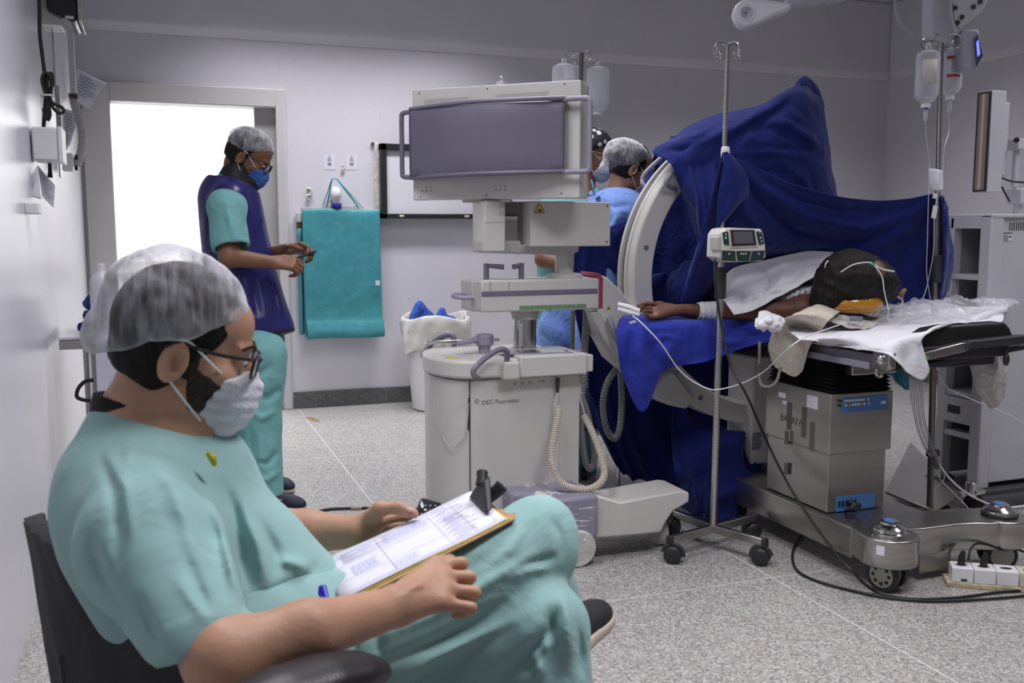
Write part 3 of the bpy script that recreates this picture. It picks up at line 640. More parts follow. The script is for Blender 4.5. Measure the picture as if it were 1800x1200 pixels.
# lift column
cx, cy = 1.375, 3.60
b = MB(); b.cyl((cx, cy, .755), (cx, cy, .895), .0465, seg=40); obj('lift_column', b, M_steel, CA)
b = MB(); b.lathe([(.06, .757), (.06, .768), (.05, .772)], (cx, cy, 0)); obj('column_collar', b, M_eq, CA)
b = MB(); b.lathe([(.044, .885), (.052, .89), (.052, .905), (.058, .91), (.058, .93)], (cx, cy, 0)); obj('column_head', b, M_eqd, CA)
b = MB(); b.cyl((cx-.03, cy-.0385, .88), (cx-.03, cy-.0375, .88), .003, seg=8); b.box((cx-.025, cy-.040, .772), (.004, .003, .02)); obj('column_slot', b, M_dk, CA)
# horizontal arm
ay0, ay1 = 3.515, 3.685
b = MB(); b.bb((1.165, ay0, .925), (1.665, ay1, 1.05)); obj('horizontal_arm', b, M_eq, CA, bevel=.008, seg=3)
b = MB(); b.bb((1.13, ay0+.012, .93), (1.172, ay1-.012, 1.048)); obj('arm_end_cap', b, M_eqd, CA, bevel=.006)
b = MB(); b.bb((1.165, ay0-.003, .988), (1.655, ay0+.002, 1.008)); obj('bumper_strip', b, M_pur, CA, bevel=.003)
b = MB(); b.bb((1.32, ay0-.0025, .934), (1.605, ay0+.002, .948)); obj('scale_strip', b, mat('green_scale', (.12, .27, .14), rough=.5), CA)
for k in range(11): b = MB(); b.bb((1.36+.02*k, ay0-.0032, .942-(.004 if k % 5 == 0 else 0)), (1.361+.02*k, ay0-.0024, .947)); obj('scale_mark', b, M_white, CA)
b = MB(); b.prism([(1.44, ay0-.004, .934), (1.456, ay0-.004, .934), (1.452, ay0-.004, .922), (1.444, ay0-.004, .922)], (0, .01, 0)); obj('scale_pointer', b, mat('green_scale', (.12, .27, .14)), CA)
b = MB(); b.bb((1.20, ay0-.0015, 1.008), (1.201, ay0+.001, 1.045)); b.bb((1.277, ay0-.0015, 1.008), (1.278, ay0+.001, 1.045)); obj('arm_seams', b, M_dk, CA)
b = MB(); b.tube([(1.135, ay0+.0, .985), (1.10, ay0+.01, .985), (1.075, ay0+.03, .987), (1.07, ay0+.06, .99), (1.09, ay0+.09, .99), (1.13, ay0+.10, .99)], .010, smooth=5, seg=12, flat=.8); obj('end_handle', b, M_purL, CA)
for x, s in ((1.20, .9), (1.345, -.5)):
    b = MB(); b.tube([(x, 3.56, 1.045), (x, 3.56, 1.105), (x, 3.56, 1.112)], .011, seg=12); b.tube([(x, 3.56, 1.103), (x+s*.03, 3.555, 1.102), (x+s*.075, 3.545, 1.098)], [.008, .009, .011], seg=12); obj('locking_lever', b, M_pur, CA, bevel=.001)
# turret and swivel arm of the monitor
b = MB(); b.lathe([(.075, 1.045), (.075, 1.06), (.062, 1.068), (.042, 1.07)], (1.545, 3.60, 0)); b.cyl((1.545, 3.60, 1.06), (1.545, 3.60, 1.19), .037, seg=28); obj('turret', b, M_eq, CA)
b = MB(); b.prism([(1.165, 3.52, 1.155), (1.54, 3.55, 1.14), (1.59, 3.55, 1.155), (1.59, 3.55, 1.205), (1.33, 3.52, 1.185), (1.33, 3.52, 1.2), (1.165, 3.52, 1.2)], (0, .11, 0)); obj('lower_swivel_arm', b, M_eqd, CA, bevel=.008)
b = MB(); b.bb((1.17, 3.49, 1.158), (1.255, 3.64, 1.352)); obj('swivel_post', b, M_eq, CA, bevel=.006)
b = MB(); b.bb((1.171, 3.4885, 1.27), (1.254, 3.4895, 1.2712)); b.box((1.238, 3.489, 1.335), (.018, .002, .02)); b.box((1.238, 3.489, 1.305), (.018, .002, .012)); obj('post_marks', b, M_eqd, CA)
b = MB(); b.bb((1.245, 3.55, 1.19), (1.36, 3.66, 1.35)); obj('recess', b, mat('recess_grey', (.2, .195, .19), rough=.6), CA)
b = MB(); b.box((1.285, 3.545, 1.235), (.075, .012, .10)); obj('motor_cover', b, M_steel, CA, bevel=.002)
b = MB(); b.box((1.285, 3.538, 1.287), (.07, .004, .012)); obj('motor_label', b, M_white, CA)
n = 12; o_ = [(1.345+.34*i/n, 3.455+.03*(1-math.cos((i/n-.45)*1.6)), 1.178) for i in range(n+1)]+[(1.685, 3.60, 1.178), (1.345, 3.60, 1.178)]
b = MB(); b.prism(o_, (0, 0, .172)); obj('upper_arm_cover', b, M_eq, CA, bevel=.004)
for z in (1.195, 1.335): b = MB(); b.cyl((1.668, 3.468, z), (1.668, 3.458, z), .003, seg=8); obj('screw', b, M_dk, CA)
def warning(c, s, parent, ydir=(0, 0, 1), nrm=(0, -1, 0)):
    c = Vector(c); u = Vector(ydir).cross(Vector(nrm)).normalized(); v = Vector(ydir); nn = Vector(nrm)
    tri = lambda k: [c+u*(-.5*s*k)+v*(-.29*s*k), c+u*(.5*s*k)+v*(-.29*s*k), c+v*(.577*s*k)]
    q = MB(); q.prism(tri(1.0), nn*.0006); w_ = obj('warning_label', q, M_dk, parent)
    q = MB(); q.prism([p+nn*.0007 for p in tri(.8)], nn*.0005); o2 = obj('yellow_field', q, M_yel, w_)
    q = MB(); q.prism([c+u*a*s+v*b2*s+nn*.0013 for a, b2 in ((-.2, -.18), (.2, -.18), (.16, .02), (.03, .08), (-.12, .02))], nn*.0003); obj('symbol', q, M_dk, w_)
warning((1.378, 3.452, 1.318), .042, CA)
# monitor housing : own frame
BL, BR = P(727, 350, 3.78), P(1019, 353, 3.53); BR.z = BL.z = 1.357
ux = (BR-BL).normalized(); un = Vector((ux.y, -ux.x, 0)); mw_ = (BR-BL).length
def mp_(u, n_, z): return BL+ux*u+un*n_+Vector((0, 0, z))
hM = .422
b = MB(); b.add([mp_(0, 0, 0), mp_(mw_, 0, 0), mp_(mw_, 0, hM), mp_(0, 0, hM), mp_(-.03, -.06, 0), mp_(mw_+.004, -.05, .0), mp_(mw_+.004, -.05, hM-.006), mp_(-.03, -.06, hM-.006)], [(0, 1, 2, 3), (5, 4, 7, 6), (1, 5, 6, 2), (4, 0, 3, 7), (3, 2, 6, 7), (4, 5, 1, 0)]); obj('monitor_housing', b, M_eq, CA, bevel=.004)
b = MB(); b.add([mp_(-.03, -.061, .0), mp_(mw_+.006, -.051, 0), mp_(mw_+.006, -.051, hM-.006), mp_(-.03, -.061, hM-.006), mp_(.02, -.24, .01), mp_(mw_-.13, -.24, .01), mp_(mw_-.13, -.24, hM-.03), mp_(.02, -.24, hM-.03), mp_(mw_-.002, -.105, 0), mp_(mw_-.002, -.105, hM-.008)], [(3, 2, 1, 0), (4, 5, 6, 7), (1, 2, 9, 8), (8, 9, 6, 5), (0, 4, 7, 3), (2, 3, 7, 6, 9), (0, 1, 8, 5, 4)]); obj('monitor_front_body', b, M_eq, CA, bevel=.003)
# purple back shell : bulges outwards
rows = []
for z, k in ((.085, 0), (.088, .9), (.21, 1.0), (.332, .9), (.338, 0)):
    rows.append([mp_(u*(mw_-.05)+.001, .004+(.026+.075*math.sin(math.pi*u))*k, z+.012*u) for u in [i/10 for i in range(11)]])
b = MB(); b.grid(sheet(rows, 3, 3)); obj('back_shell', b, chipped('violet_shell', (.135, .127, .175), (.6, .58, .56), .80), CA, solid=.004)
for z_ in (.345, .085):
    b = MB(); b.tube([mp_(0.0, .02, z_), mp_(mw_*.25, .076, z_+.003), mp_(mw_*.48, .095, z_+.006), mp_(mw_*.75, .074, z_+.008), mp_(mw_-.045, .03, z_+.011)], .0085, smooth=6, seg=10); obj('shell_rail', b, M_pur, CA)
for side in (0, 1):
    s = -1 if side == 0 else 1; u0 = 0 if side == 0 else mw_-.055; e = .042 if side == 0 else .10; nn_ = .012 if side == 0 else .03
    z1, z0 = (.335, .088) if side == 0 else (.352, .094)
    r_ = .016
    b = MB(); b.tube([mp_(u0, nn_, z1), mp_(u0+s*(e-.02), nn_, z1), mp_(u0+s*(e-.003), nn_, z1-.006), mp_(u0+s*e, nn_, z1-.025), mp_(u0+s*e, nn_, (z0+z1)/2), mp_(u0+s*e, nn_, z0+.02), mp_(u0+s*(e-.005), nn_, z0+.004), mp_(u0+s*(e-.02), nn_, z0), mp_(u0, nn_, z0)], .0095, smooth=4, seg=14); obj('monitor_handle', b, M_purL if side else M_pur, CA)
def dot_panel(name, uu, zz, r, m_):
    q = MB()
    for a, z in zip(uu, zz): q.cyl(mp_(a, -.001, z), mp_(a, .0008, z), r, seg=6)
    return obj(name, q, m_, CA)
for u0, u1, off in ((.055, .24, 0), (.35, .56, .002)):
    uu = []; zz = []
    k = 0; a = u0
    while a < u1:
        for j in range(4): uu.append(a+(.0022 if j % 2 else 0)); zz.append(.362+.0055*j+(a*.012))
        a += .0062
    dot_panel('vent_holes', uu, zz, .0014, M_dk)
for u, z in ((.03, hM-.016), (.315, hM-.014), (.62, hM-.012), (.03, .012), (.31, .014), (.61, .018)): dot_panel('screw', [u], [z], .0032, M_dk)
for u0 in (.04, .35): dot_panel('connector_pins', [u0, u0+.018, u0+.018, u0+.036, u0+.036], [.035, .035, .048, .035, .048], .0028, M_dk)
b = MB(); c0 = mp_(.345, -.06, hM-.01); b.cyl(c0, c0+Vector((0, 0, .028)), .018, seg=20); obj('lamp_base', b, M_eqd, CA, bevel=.002)
b = MB(); b.ell(c0+Vector((0, 0, .04)), (.008, .008, .012)); obj('indicator_lamp', b, mat('clear_lamp', (.7, .7, .7), rough=.08, trans=.8), CA)
b = MB(); b.prism([mp_(.2, -.02, -.001), mp_(.4, -.02, -.001), mp_(.36, -.14, -.001), mp_(.25, -.14, -.001)], (0, 0, -.01)); b.cyl((1.215, 3.565, 1.345), (1.215, 3.565, 1.358), .03); obj('mount_plate', b, M_eqd, CA)
# pink seam and C carriage
b = MB(); b.bb((1.66, ay0-.002, .928), (1.678, ay1, 1.05)); b.prism([(1.66, ay0-.002, 1.045), (1.678, ay0-.002, 1.045), (1.668, ay0-.002, 1.066), (1.652, ay0-.002, 1.072), (1.648, ay0-.002, 1.066)], (0, .16, 0)); obj('red_collar', b, mat('faded_red_tape', (.30, .04, .08), rough=.5, vary=.15, vscale=40), CA, bevel=.002)
ol = [PY(x, y, ay0) for x, y in ((1052, 481), (1068, 487), (1090, 508), (1112, 535), (1135, 545), (1160, 560), (1160, 650), (1125, 668), (1086, 634), (1062, 590), (1052, 548))]
b = MB(); b.prism(ol, (0, .16, 0)); obj('c_carriage', b, M_eq, CA, bevel=.010, seg=3)
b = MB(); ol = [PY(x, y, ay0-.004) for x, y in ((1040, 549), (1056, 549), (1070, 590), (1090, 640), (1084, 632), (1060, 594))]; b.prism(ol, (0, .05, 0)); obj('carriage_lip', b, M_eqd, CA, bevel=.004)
warning(PY(1070, 541, ay0-.002), .018, CA)
b = MB(); b.tube([PY(1070, 558, ay0-.02), PY(1075, 570, ay0-.03), PY(1082, 590, ay0-.03), PY(1088, 604, ay0-.015)], [.012, .012, .010, .009], smooth=5, seg=12); obj('brake_handle', b, M_purL, CA)
# C ring
rcx, rcz, R0 = 2.475, 1.043, .65
prof = [(R0, 3.685, 0), (R0, 3.665, 0), (R0-.014, 3.663, 1), (R0-.014, 3.635, 1), (R0-.003, 3.632, 0), (R0-.003, 3.605, 0), (R0-.009, 3.604, 2), (R0-.009, 3.598, 2), (R0-.002, 3.596, 0), (R0-.002, 3.545, 0), (R0-.008, 3.54, 0), (R0-.085, 3.54, 0), (R0-.098, 3.56, 2), (R0-.098, 3.685, 2)]
A0, A1, NA = math.radians(95), math.radians(262), 64
b = MB(); V_ = []
for i in range(NA+1):
    a = A0+(A1-A0)*i/NA
    for r, y, _ in prof: V_.append((rcx+r*math.cos(a), y, rcz+r*math.sin(a)))
m_ = len(prof)
for k in range(m_):
    b.add([], []) if False else None
b.add(V_, [], 0)
for k in range(m_):
    k2 = (k+1) % m_; mi = max(prof[k][2], prof[k2][2]) if (prof[k][2] and prof[k2][2]) else 0
    for i in range(NA): b.f.append((i*m_+k, i*m_+k2, (i+1)*m_+k2, (i+1)*m_+k)); b.m.append(mi)
b.f += [tuple(range(m_)), tuple(NA*m_+k for k in range(m_))[::-1]]; b.m += [0, 0]
obj('c_ring', b, [M_eq, mat('ring_groove', (.10, .10, .10), rough=.5), M_eqd], CA, ang=25)
for deg in (168, 196, 238):
    a = math.radians(deg); q = MB(); q.cyl((rcx+(R0-.045)*math.cos(a), 3.539, rcz+(R0-.045)*math.sin(a)), (rcx+(R0-.045)*math.cos(a), 3.5375, rcz+(R0-.045)*math.sin(a)), .011, seg=20); obj('ring_plug', q, M_pur, CA)
b = MB(); b.tube([PY(x, y, yy) for x, y, yy in ((1185, 258, 3.72), (1165, 275, 3.72), (1136, 302, 3.72), (1129, 316, 3.72), (1133, 327, 3.70), (1152, 334, 3.69))], .0095, smooth=5, seg=12); obj('ring_handle', b, M_purL, CA)
b = MB(); b.tube([PY(x, y, yy) for x, y, yy in ((1195, 285, 3.50), (1180, 305, 3.49), (1172, 317, 3.49), (1173, 326, 3.50), (1188, 333, 3.53))], .0095, smooth=5, seg=12); obj('ring_handle', b, M_purL, CA)
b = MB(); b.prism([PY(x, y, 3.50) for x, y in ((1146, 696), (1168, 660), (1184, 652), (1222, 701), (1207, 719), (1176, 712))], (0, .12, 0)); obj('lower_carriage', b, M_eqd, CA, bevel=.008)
b = MB(); b.cyl((PY(1190, 655, 3.51)), (PY(1190, 655, 3.49)), .011, seg=16); obj('ring_plug', b, M_pur, CA)
# tube housing at the low end
a, c_ = PY(1308, 735, 3.56), PY(1372, 806, 3.56)
b = MB(); b.bb((a.x, 3.50, c_.z), (a.x+.24, 3.70, .70)); obj('tube_housing', b, M_eq, CA, bevel=.012, seg=3)
b = MB(); p = PY(1330, 775, 3.498); b.box(p, (.045, .003, .075)); obj('label', b, mat('blue_grey_label', (.18, .20, .26), rough=.5, vary=.4, vscale=60), CA)
# base
b = MB(); b.bb((1.12, 3.42, .07), (1.52, 3.80, .23)); obj('base', b, M_eq, CA, bevel=.012, seg=3)
b = MB(); xs = [1.22, 1.30, 1.40, 1.507]; 
b.prism([(1.21, 3.42, .10), (1.21, 3.32, .10), (1.26, 3.29, .10), (1.33, 3.18, .10), (1.35, 3.17, .10), (1.507, 3.17, .10), (1.507, 3.42, .10)], (0, 0, .165)); obj('corner_cover', b, M_chip, CA, bevel=.014, seg=3)
L_ = [(1.50, .095), (1.78, .085), (1.80, .125), (1.83, .165), (1.90, .195), (1.90, .235)]
b = MB(); vs = [(x, 3.185, z) for x, z in L_]+[(1.87, 3.20, .238), (1.60, 3.185, .225), (1.50, 3.22, .26)]; b.prism(vs, (0, .19, 0)); obj('outrigger_leg', b, M_eq, CA, bevel=.008)
def caster(x, y, r, w_, rz, parent, m_w, m_h, name='caster'):
    q = MB(); d = Vector((math.cos(rz), math.sin(rz), 0)); c = Vector((x, y, r))
    q.cyl(c-d*w_/2, c+d*w_/2, r, seg=28); return obj(name, q, m_w, parent, bevel=min(.006, r*.15))
b = MB(); c = Vector((1.425, 3.19, .07)); b.lathe([(.03, 0), (.066, .0), (.070, .006), (.070, .05)], c+Vector((0, -.03, 0)), axis=(0, 1, 0), seg=36); b.bb((1.38, 3.165, .08), (1.47, 3.21, .115)); ow = obj('wheel_cover', b, mat('scuffed_white', (.58, .56, .52), rough=.5, vary=.15, vscale=25), CA, bevel=.003)
b = MB(); b.cyl((1.432, 3.172, .066), (1.432, 3.205, .066), .066, seg=36); obj('wheel', b, M_dk, ow)
for dx, dz in ((-.01, .03), (.022, .032), (-.012, -.012)): b = MB(); b.ell((1.425+dx, 3.159, .07+dz), (.005, .003, .005), seg=10, rings=6); obj('bolt', b, M_white, ow)
b = MB(); b.cyl((1.496, 3.19, .004), (1.496, 3.19, .085), .003, seg=8); obj('cable_guard', b, M_steel, CA)
caster(1.83, 3.30, .055, .04, 0, CA, M_eqd, None); caster(1.05, 3.45, .06, .05, 0, CA, M_dk, None); caster(1.05, 3.80, .06, .05, 0, CA, M_dk, None)
# hand switch, coiled cord
b = MB(); b.tube([PY(1018, 614, 3.41), PY(1018, 640, 3.41), PY(1018, 652, 3.41)], [.014, .013, .010], seg=12, flat=.8); b.tube([PY(1018, 652, 3.41), PY(1018, 663, 3.41)], [.010, .007], seg=12); obj('hand_switch', b, M_purL, CA)
b = MB(); b.tube([PY(980, 664, 3.38), PY(980, 678, 3.38), PY(980, 690, 3.38)], [.009, .008, .005], seg=12); obj('cord_plug', b, M_dk, CA)
M_cord = mat('cream_cord', (.62, .57, .47), rough=.45, vary=.04)
b = MB(); b.tube([PY(x, y, 3.37) for x, y in ((980, 690), (977, 702), (975, 712), (979, 716), (984, 714))], .0032, smooth=5, seg=8)
path = crom([PY(x, y, yy) for x, y, yy in ((982, 716, 3.36), (977, 750, 3.34), (970, 790, 3.30), (972, 825, 3.27), (988, 850, 3.25), (1012, 859, 3.24), (1040, 858, 3.23), (1060, 842, 3.24), (1061, 818, 3.27), (1050, 780, 3.32), (1036, 748, 3.37), (1027, 731, 3.40))], 100)
L = [0.0]
for i in range(1, len(path)): L.append(L[-1]+(path[i]-path[i-1]).length)
turns = 88; hel = []; N_ = turns*11; u_ = None
for i in range(N_+1):
    s = L[-1]*i/N_; k = min(int(np.searchsorted(L, s)), len(path)-1); k = max(k, 1); t = (path[k]-path[k-1]).normalized(); p = path[k-1].lerp(path[k], (s-L[k-1])/max(1e-9, L[k]-L[k-1]))
    u_ = (u_ if u_ is not None else t.orthogonal()); u_ = (u_-t*u_.dot(t)).normalized(); w_ = t.cross(u_); a = 2*math.pi*turns*i/N_
    hel.append(p+(u_*math.cos(a)+w_*math.sin(a))*.0115)
b.tube(hel, .0031, seg=6)
b.tube([PY(x, y, 3.40) for x, y in ((1028, 732), (1026, 720), (1020, 700), (1019, 682))], .0032, smooth=5, seg=8); obj('coiled_cord', b, M_cord, CA)
b = MB(); pts = crom([PY(1018, 664, 3.41), PY(1018, 675, 3.41), PY(1019, 688, 3.41)], 10); b.tube(pts, [.0075 if i % 4 < 2 else .0055 for i in range(len(pts))], seg=10); obj('strain_relief', b, M_white, CA)
# hoses
def ribbed(pts, r, m_=None, rib=.0018, k=16, name='hose', parent=CA):
    pts = crom([Vector(p) for p in pts], k); q = MB(); q.tube(pts, [r+rib*(1 if i % 2 else -.4) for i in range(len(pts))], seg=14); return obj(name, q, m_ or M_hose, parent)
ribbed([PY(x, y, yy) for x, y, yy in ((1096, 590, 3.7), (1087, 640, 3.68), (1068, 672, 3.66), (1060, 710, 3.66), (1066, 752, 3.66), (1079, 770, 3.66), (1089, 755, 3.68), (1093, 710, 3.7), (1091, 650, 3.72))], .0135)
ribbed([PY(x, y, yy) for x, y, yy in ((1104, 480, 3.75), (1098, 500, 3.78), (1097, 522, 3.80), (1104, 540, 3.8))], .013, k=10)
ribbed([PY(x, y, 3.66) for x, y in ((1031, 545), (1030, 580), (1027, 620), (1026, 660), (1022, 700))], .0155, mat('lighter_ribbed_hose', (.25, .25, .25), rough=.45), k=20)
ribbed([PY(x, y, 3.62) for x, y in ((1022, 690), (1022, 740), (1026, 790), (1034, 822), (1044, 815), (1044, 780), (1034, 730), (1024, 700))], .0125, mat('translucent_grey_hose', (.33, .33, .34), rough=.25), rib=.0006)
b = MB(); b.tube([PY(1007, 545, 3.72), PY(1006, 600, 3.72), PY(1006, 660, 3.72), PY(1008, 800, 3.72)], .010, smooth=3, seg=12); obj('smooth_hose', b, mat('lighter_ribbed_hose', (.25, .25, .25)), CA)
# lettering
p = PY(846, 711, yF); 
b = MB(); b.lathe([(.0095, 0), (.0095, .001)], PY(838, 705, yF+.0002), axis=(0, -1, 0), seg=24); lg = obj('round_emblem', b, mat('slate_ink', (.13, .14, .20), rough=.5), CA)
b = MB(); c0 = PY(838, 705, yF)+Vector((0, -.0014, 0))
for k in range(4):
    a = k*math.pi/2+.5; b.tube([c0+Vector((math.cos(a)*.006, 0, math.sin(a)*.006)), c0+Vector((math.cos(a+1)*.004, 0, math.sin(a+1)*.004)), c0+Vector((math.cos(a+2.2)*.002, 0, math.sin(a+2.2)*.002))], .0007, smooth=3, seg=5)
b.tube(arc(c0, (1, 0, 0), (0, 0, 1), .008, 0, 2*math.pi, 20)[:-1], .0005, closed=True, seg=5); obj('emblem_lines', b, M_white, lg)
text_obj('lettering', 'OEC Fluorostar', .0235, (p.x, yF-.0005, p.z), (1, 0, 0), (0, 0, 1), mat('slate_ink', (.13, .14, .20)), CA)
b = MB(); p = PY(905, 674, yF)
for k in range(3): b.tube(arc((p.x+.03*k, yF-.001, p.z), (1, 0, 0), (0, 0, 1), .005, 0, 2*math.pi, 12)[:-1], .0007, closed=True, seg=5)
b.box((p.x+.11, yF-.001, p.z+.003), (.03, .001, .002)); obj('small_symbols', b, mat('slate_ink', (.13, .14, .20)), CA)
b = MB(); b.bb((1.44, yF-.001, .27), (1.4415, yF+.001, .66)); obj('panel_seam', b, M_eqd, CA)
# ---------------------------------------------------------------- operating table (long axis along world Y)
M_bst = mat('worn_stainless', (0.40, 0.38, 0.355), rough=.36, metal=.9, vary=.10, vscale=2.0, stretch=(1, 1, 5))
M_bst2 = mat('base_stainless', (0.42, 0.40, 0.375), rough=.3, metal=.95, vary=.18, vscale=4, stretch=(1, 1, 6))
M_blk = mat('black_vinyl', (.012, .012, .013), rough=.4, bump=.2, bscale=60)
M_blu = mat('panel_blue', (.08, .20, .48), rough=.35, vary=.05)
OT = thing('operating_table', 'stainless steel operating table on a wide column and low wheeled base', 'operating table', (2.45, 3.0, 0))
cX0, cY0 = 2.288, 2.862
cX1 = PY(1569, 720, cY0).x; cY1 = PX(1346, 720, cX0).y
zc_top = PY(1455, 694, cY0).z; zc_mid = PY(1453, 800, cY0).z
b = MB(); b.bb((cX0, cY0, zc_mid), (cX1, cY1, zc_top)); obj('upper_column', b, M_bst, OT, bevel=.003)
b = MB(); b.bb((cX0+.008, cY0+.010, .2), (cX1-.014, cY1-.01, zc_mid)); obj('lower_column', b, M_bst, OT, bevel=.003)
b = MB()
nb = 9; zt0, zt1 = zc_top, zc_top+.125
for i in range(nb):
    z0 = zt0+(zt1-zt0)*i/nb; z1 = zt0+(zt1-zt0)*(i+1)/nb; zm = (z0+z1)/2; o = .004+.010*(i/nb)
    for za, zb_, ia, ib in ((z0, zm, .012, 0), (zm, z1, 0, .012)):
        L0 = [(cX0+ia+o, cY0+ia+o, za), (cX1-ia-o, cY0+ia+o, za), (cX1-ia-o, cY1-ia-o, za), (cX0+ia+o, cY1-ia-o, za)]; L1 = [(cX0+ib+o, cY0+ib+o, zb_), (cX1-ib-o, cY0+ib+o, zb_), (cX1-ib-o, cY1-ib-o, zb_), (cX0+ib+o, cY1-ib-o, zb_)]
        b.add(L0+L1, [(k, (k+1) % 4, 4+(k+1) % 4, 4+k) for k in range(4)])
obj('bellows', b, mat('black_pleats', (.012, .012, .014), rough=.35), OT, ang=20)
# control panel and socket panel
def ypan(px0, py0, px1, py1, y=cY0, t=.002): a = PY(px0, py0, y); c = PY(px1, py1, y); return (a.x, y-t, c.z), (c.x, y, a.z)
b = MB(); a, c_ = ypan(1480, 699, 1559, 719); b.bb(a, c_); cp = obj('control_panel', b, M_blu, OT, bevel=.001)
for k in range(13):
    for r in range(2):
        if k < 9 or k == 10: q = MB(); q.box((a[0]+.012+.0105*k+(.004 if r else 0), a[1]-.001, c_[2]-.012-.016*r), (.007, .002, .008)); obj('panel_key', q, [M_white, mat('key_amber', (.55, .28, .03))][r == 1 and k in (1, 2, 7)], cp)
q = MB(); q.box((c_[0]-.02, a[1]-.001, (a[2]+c_[2])/2), (.022, .001, .012)); obj('panel_label', q, M_white, cp)
for dz in (0, -.018): q = MB(); p = PY(1475, 704, cY0)+Vector((0, 0, dz)); q.cyl(p, p+Vector((0, -.01, 0)), .005, seg=12); obj('jack', q, M_black, OT)
b = MB(); a, c_ = ypan(1470, 873, 1536, 891, cY0+.010, .003); b.bb(a, c_); sp_ = obj('socket_panel', b, M_blu, OT, bevel=.001)
for k in range(4): q = MB(); q.box((a[0]+.012+.016*k+(.025 if k == 3 else 0), a[1]-.001, (a[2]+c_[2])/2), (.008, .003, .022)); obj('socket', q, M_black, sp_)
q = MB(); q.tube([(a[0]+.062, a[1], (a[2]+c_[2])/2), (a[0]+.062, a[1]-.03, (a[2]+c_[2])/2-.002), (a[0]+.075, a[1]-.045, (a[2]+c_[2])/2-.004)], [.014, .012, .006], seg=12); obj('mains_plug', q, M_black, OT)
# paper labels and marks on the left column face (plane X)
def xpan(px0, py0, px1, py1, x=cX0, t=.0012): a = PX(px0, py0, x); c = PX(px1, py1, x); return (x-t, c.y, c.z), (x, a.y, a.z)
for r_ in ((1369, 688, 1381, 700), (1376, 703, 1383, 711), (1419, 693, 1437, 720)): b = MB(); b.bb(*xpan(*r_)); o = obj('paper_label', b, M_paper, OT)
for r_ in ((1384, 706, 1391, 756), (1380, 756, 1386, 782), (1389, 756, 1394, 778), (1410, 714, 1417, 770), (1424, 740, 1431, 794), (1379, 812, 1385, 835)): b = MB(); b.bb(*xpan(*r_, t=.0006)); obj('tape_mark', b, mat('tape_residue', (.13, .125, .12), rough=.6, metal=.3), OT)
p = PX(1371, 738, cX0-.0008); text_obj('lettering', 'BARRFAB', .040, p, (0, -1, 0), (0, 0, 1), mat('engraved_grey', (.10, .10, .10), rough=.5), OT)
p = PY(1461, 799, cY0-.0008); 
# base
b = MB(); b.bb((2.272, 2.70, .085), (2.66, 3.62, .196)); obj('base', b, M_bst2, OT, bevel=.006)
capL, capR = Vector((2.345, 2.60, 0)), Vector((2.875, 2.63, 0))
out = []
out += arc(capL, (1, 0, 0), (0, 1, 0), .098, math.radians(170), math.radians(372), 22)
out += [Vector((2.50, 2.60, 0)), Vector((2.64, 2.60, 0)), Vector((2.72, 2.585, 0)), Vector((2.77, 2.56, 0))]
out += arc(capR, (1, 0, 0), (0, 1, 0), .098, math.radians(225), math.radians(420), 18)
out += [Vector((2.80, 2.76, 0)), Vector((2.30, 2.80, 0))]
b = MB(); b.prism([(p.x, p.y, .10) for p in out], (0, 0, .10)); obj('crossbar', b, M_bst2, OT, bevel=.006, seg=3)
b = MB(); b.prism([(2.50, 2.615, .03), (2.64, 2.615, .035), (2.64, 2.615, .11), (2.50, 2.615, .11)], (0, .012, 0)); obj('skirt_plate', b, M_bst2, OT)
b = MB(); p = PX(1512, 957, 2.25); b.box((2.262, 2.545, .165), (.0012, .028, .032), rot=(0, 0, .55)); obj('paper_scrap', b, M_white, OT)
for c in (capL, capR):
    b = MB(); b.lathe([(.062, .199), (.064, .210), (.058, .214)], (c.x, c.y, 0), seg=36); cap = obj('cap_seat', b, M_black if c is capR else M_chrome, OT)
    b = MB(); b.lathe([(.058, .212), (.056, .222), (.040, .234), (.034, .236), (.032, .243), (.02, .246)], (c.x, c.y, 0), seg=36); obj('caster_cap', b, M_chrome, cap)
    b = MB(); b.lathe([(.021, .245), (.020, .248)], (c.x, c.y, 0), seg=24); obj('blue_disc', b, M_blu, cap)
def wheel(c, d, r, w_, parent, spokes=True):
    """caster wheel; d = axle direction"""
    c = Vector(c); d = Vector(d).normalized()
    q = MB(); q.lathe([(r*.74, -w_/2), (r*.97, -w_/2), (r, -w_*.3), (r, w_*.3), (r*.97, w_/2), (r*.74, w_/2)], c, axis=d, seg=32); o = obj('tyre', q, M_dk, parent)
    q = MB(); q.lathe([(r*.2, -w_*.52), (r*.74, -w_*.5), (r*.74, w_*.5), (r*.2, w_*.52)], c, axis=d, seg=32); obj('rim', q, mat('cream_rim', (.45, .43, .36), rough=.5), o)
    if spokes:
        u = d.orthogonal().normalized(); w2 = d.cross(u)
        for sgn in (-1, 1):
            for k in range(8):
                a = k*math.pi/4; q = MB(); pc = c+(u*math.cos(a)+w2*math.sin(a))*r*.5+d*sgn*w_*.52; q.cyl(pc-d*.001, pc+d*.001, r*.11, seg=10); obj('spoke_hole', q, M_dk, o)
    return o
for c, ang_ in ((capL, .35), (capR, 1.2)):
    d = Vector((math.cos(ang_), math.sin(ang_), 0)); 
    for s in (-1, 1): wheel((c.x+d.x*s*.030, c.y+d.y*s*.030, .058), d, .058, .024, OT, spokes=(c is capL))
    b = MB(); b.cyl((c.x, c.y, .05), (c.x, c.y, .105), .022, seg=16); b.box((c.x, c.y, .085), (.05, .03, .05), rot=(0, 0, ang_)); obj('fork', b, M_white, OT, bevel=.004)
wheel((2.33, 3.5, .05), (1, 0, 0), .05, .03, OT, False); wheel((2.6, 3.5, .05), (1, 0, 0), .05, .03, OT, False)
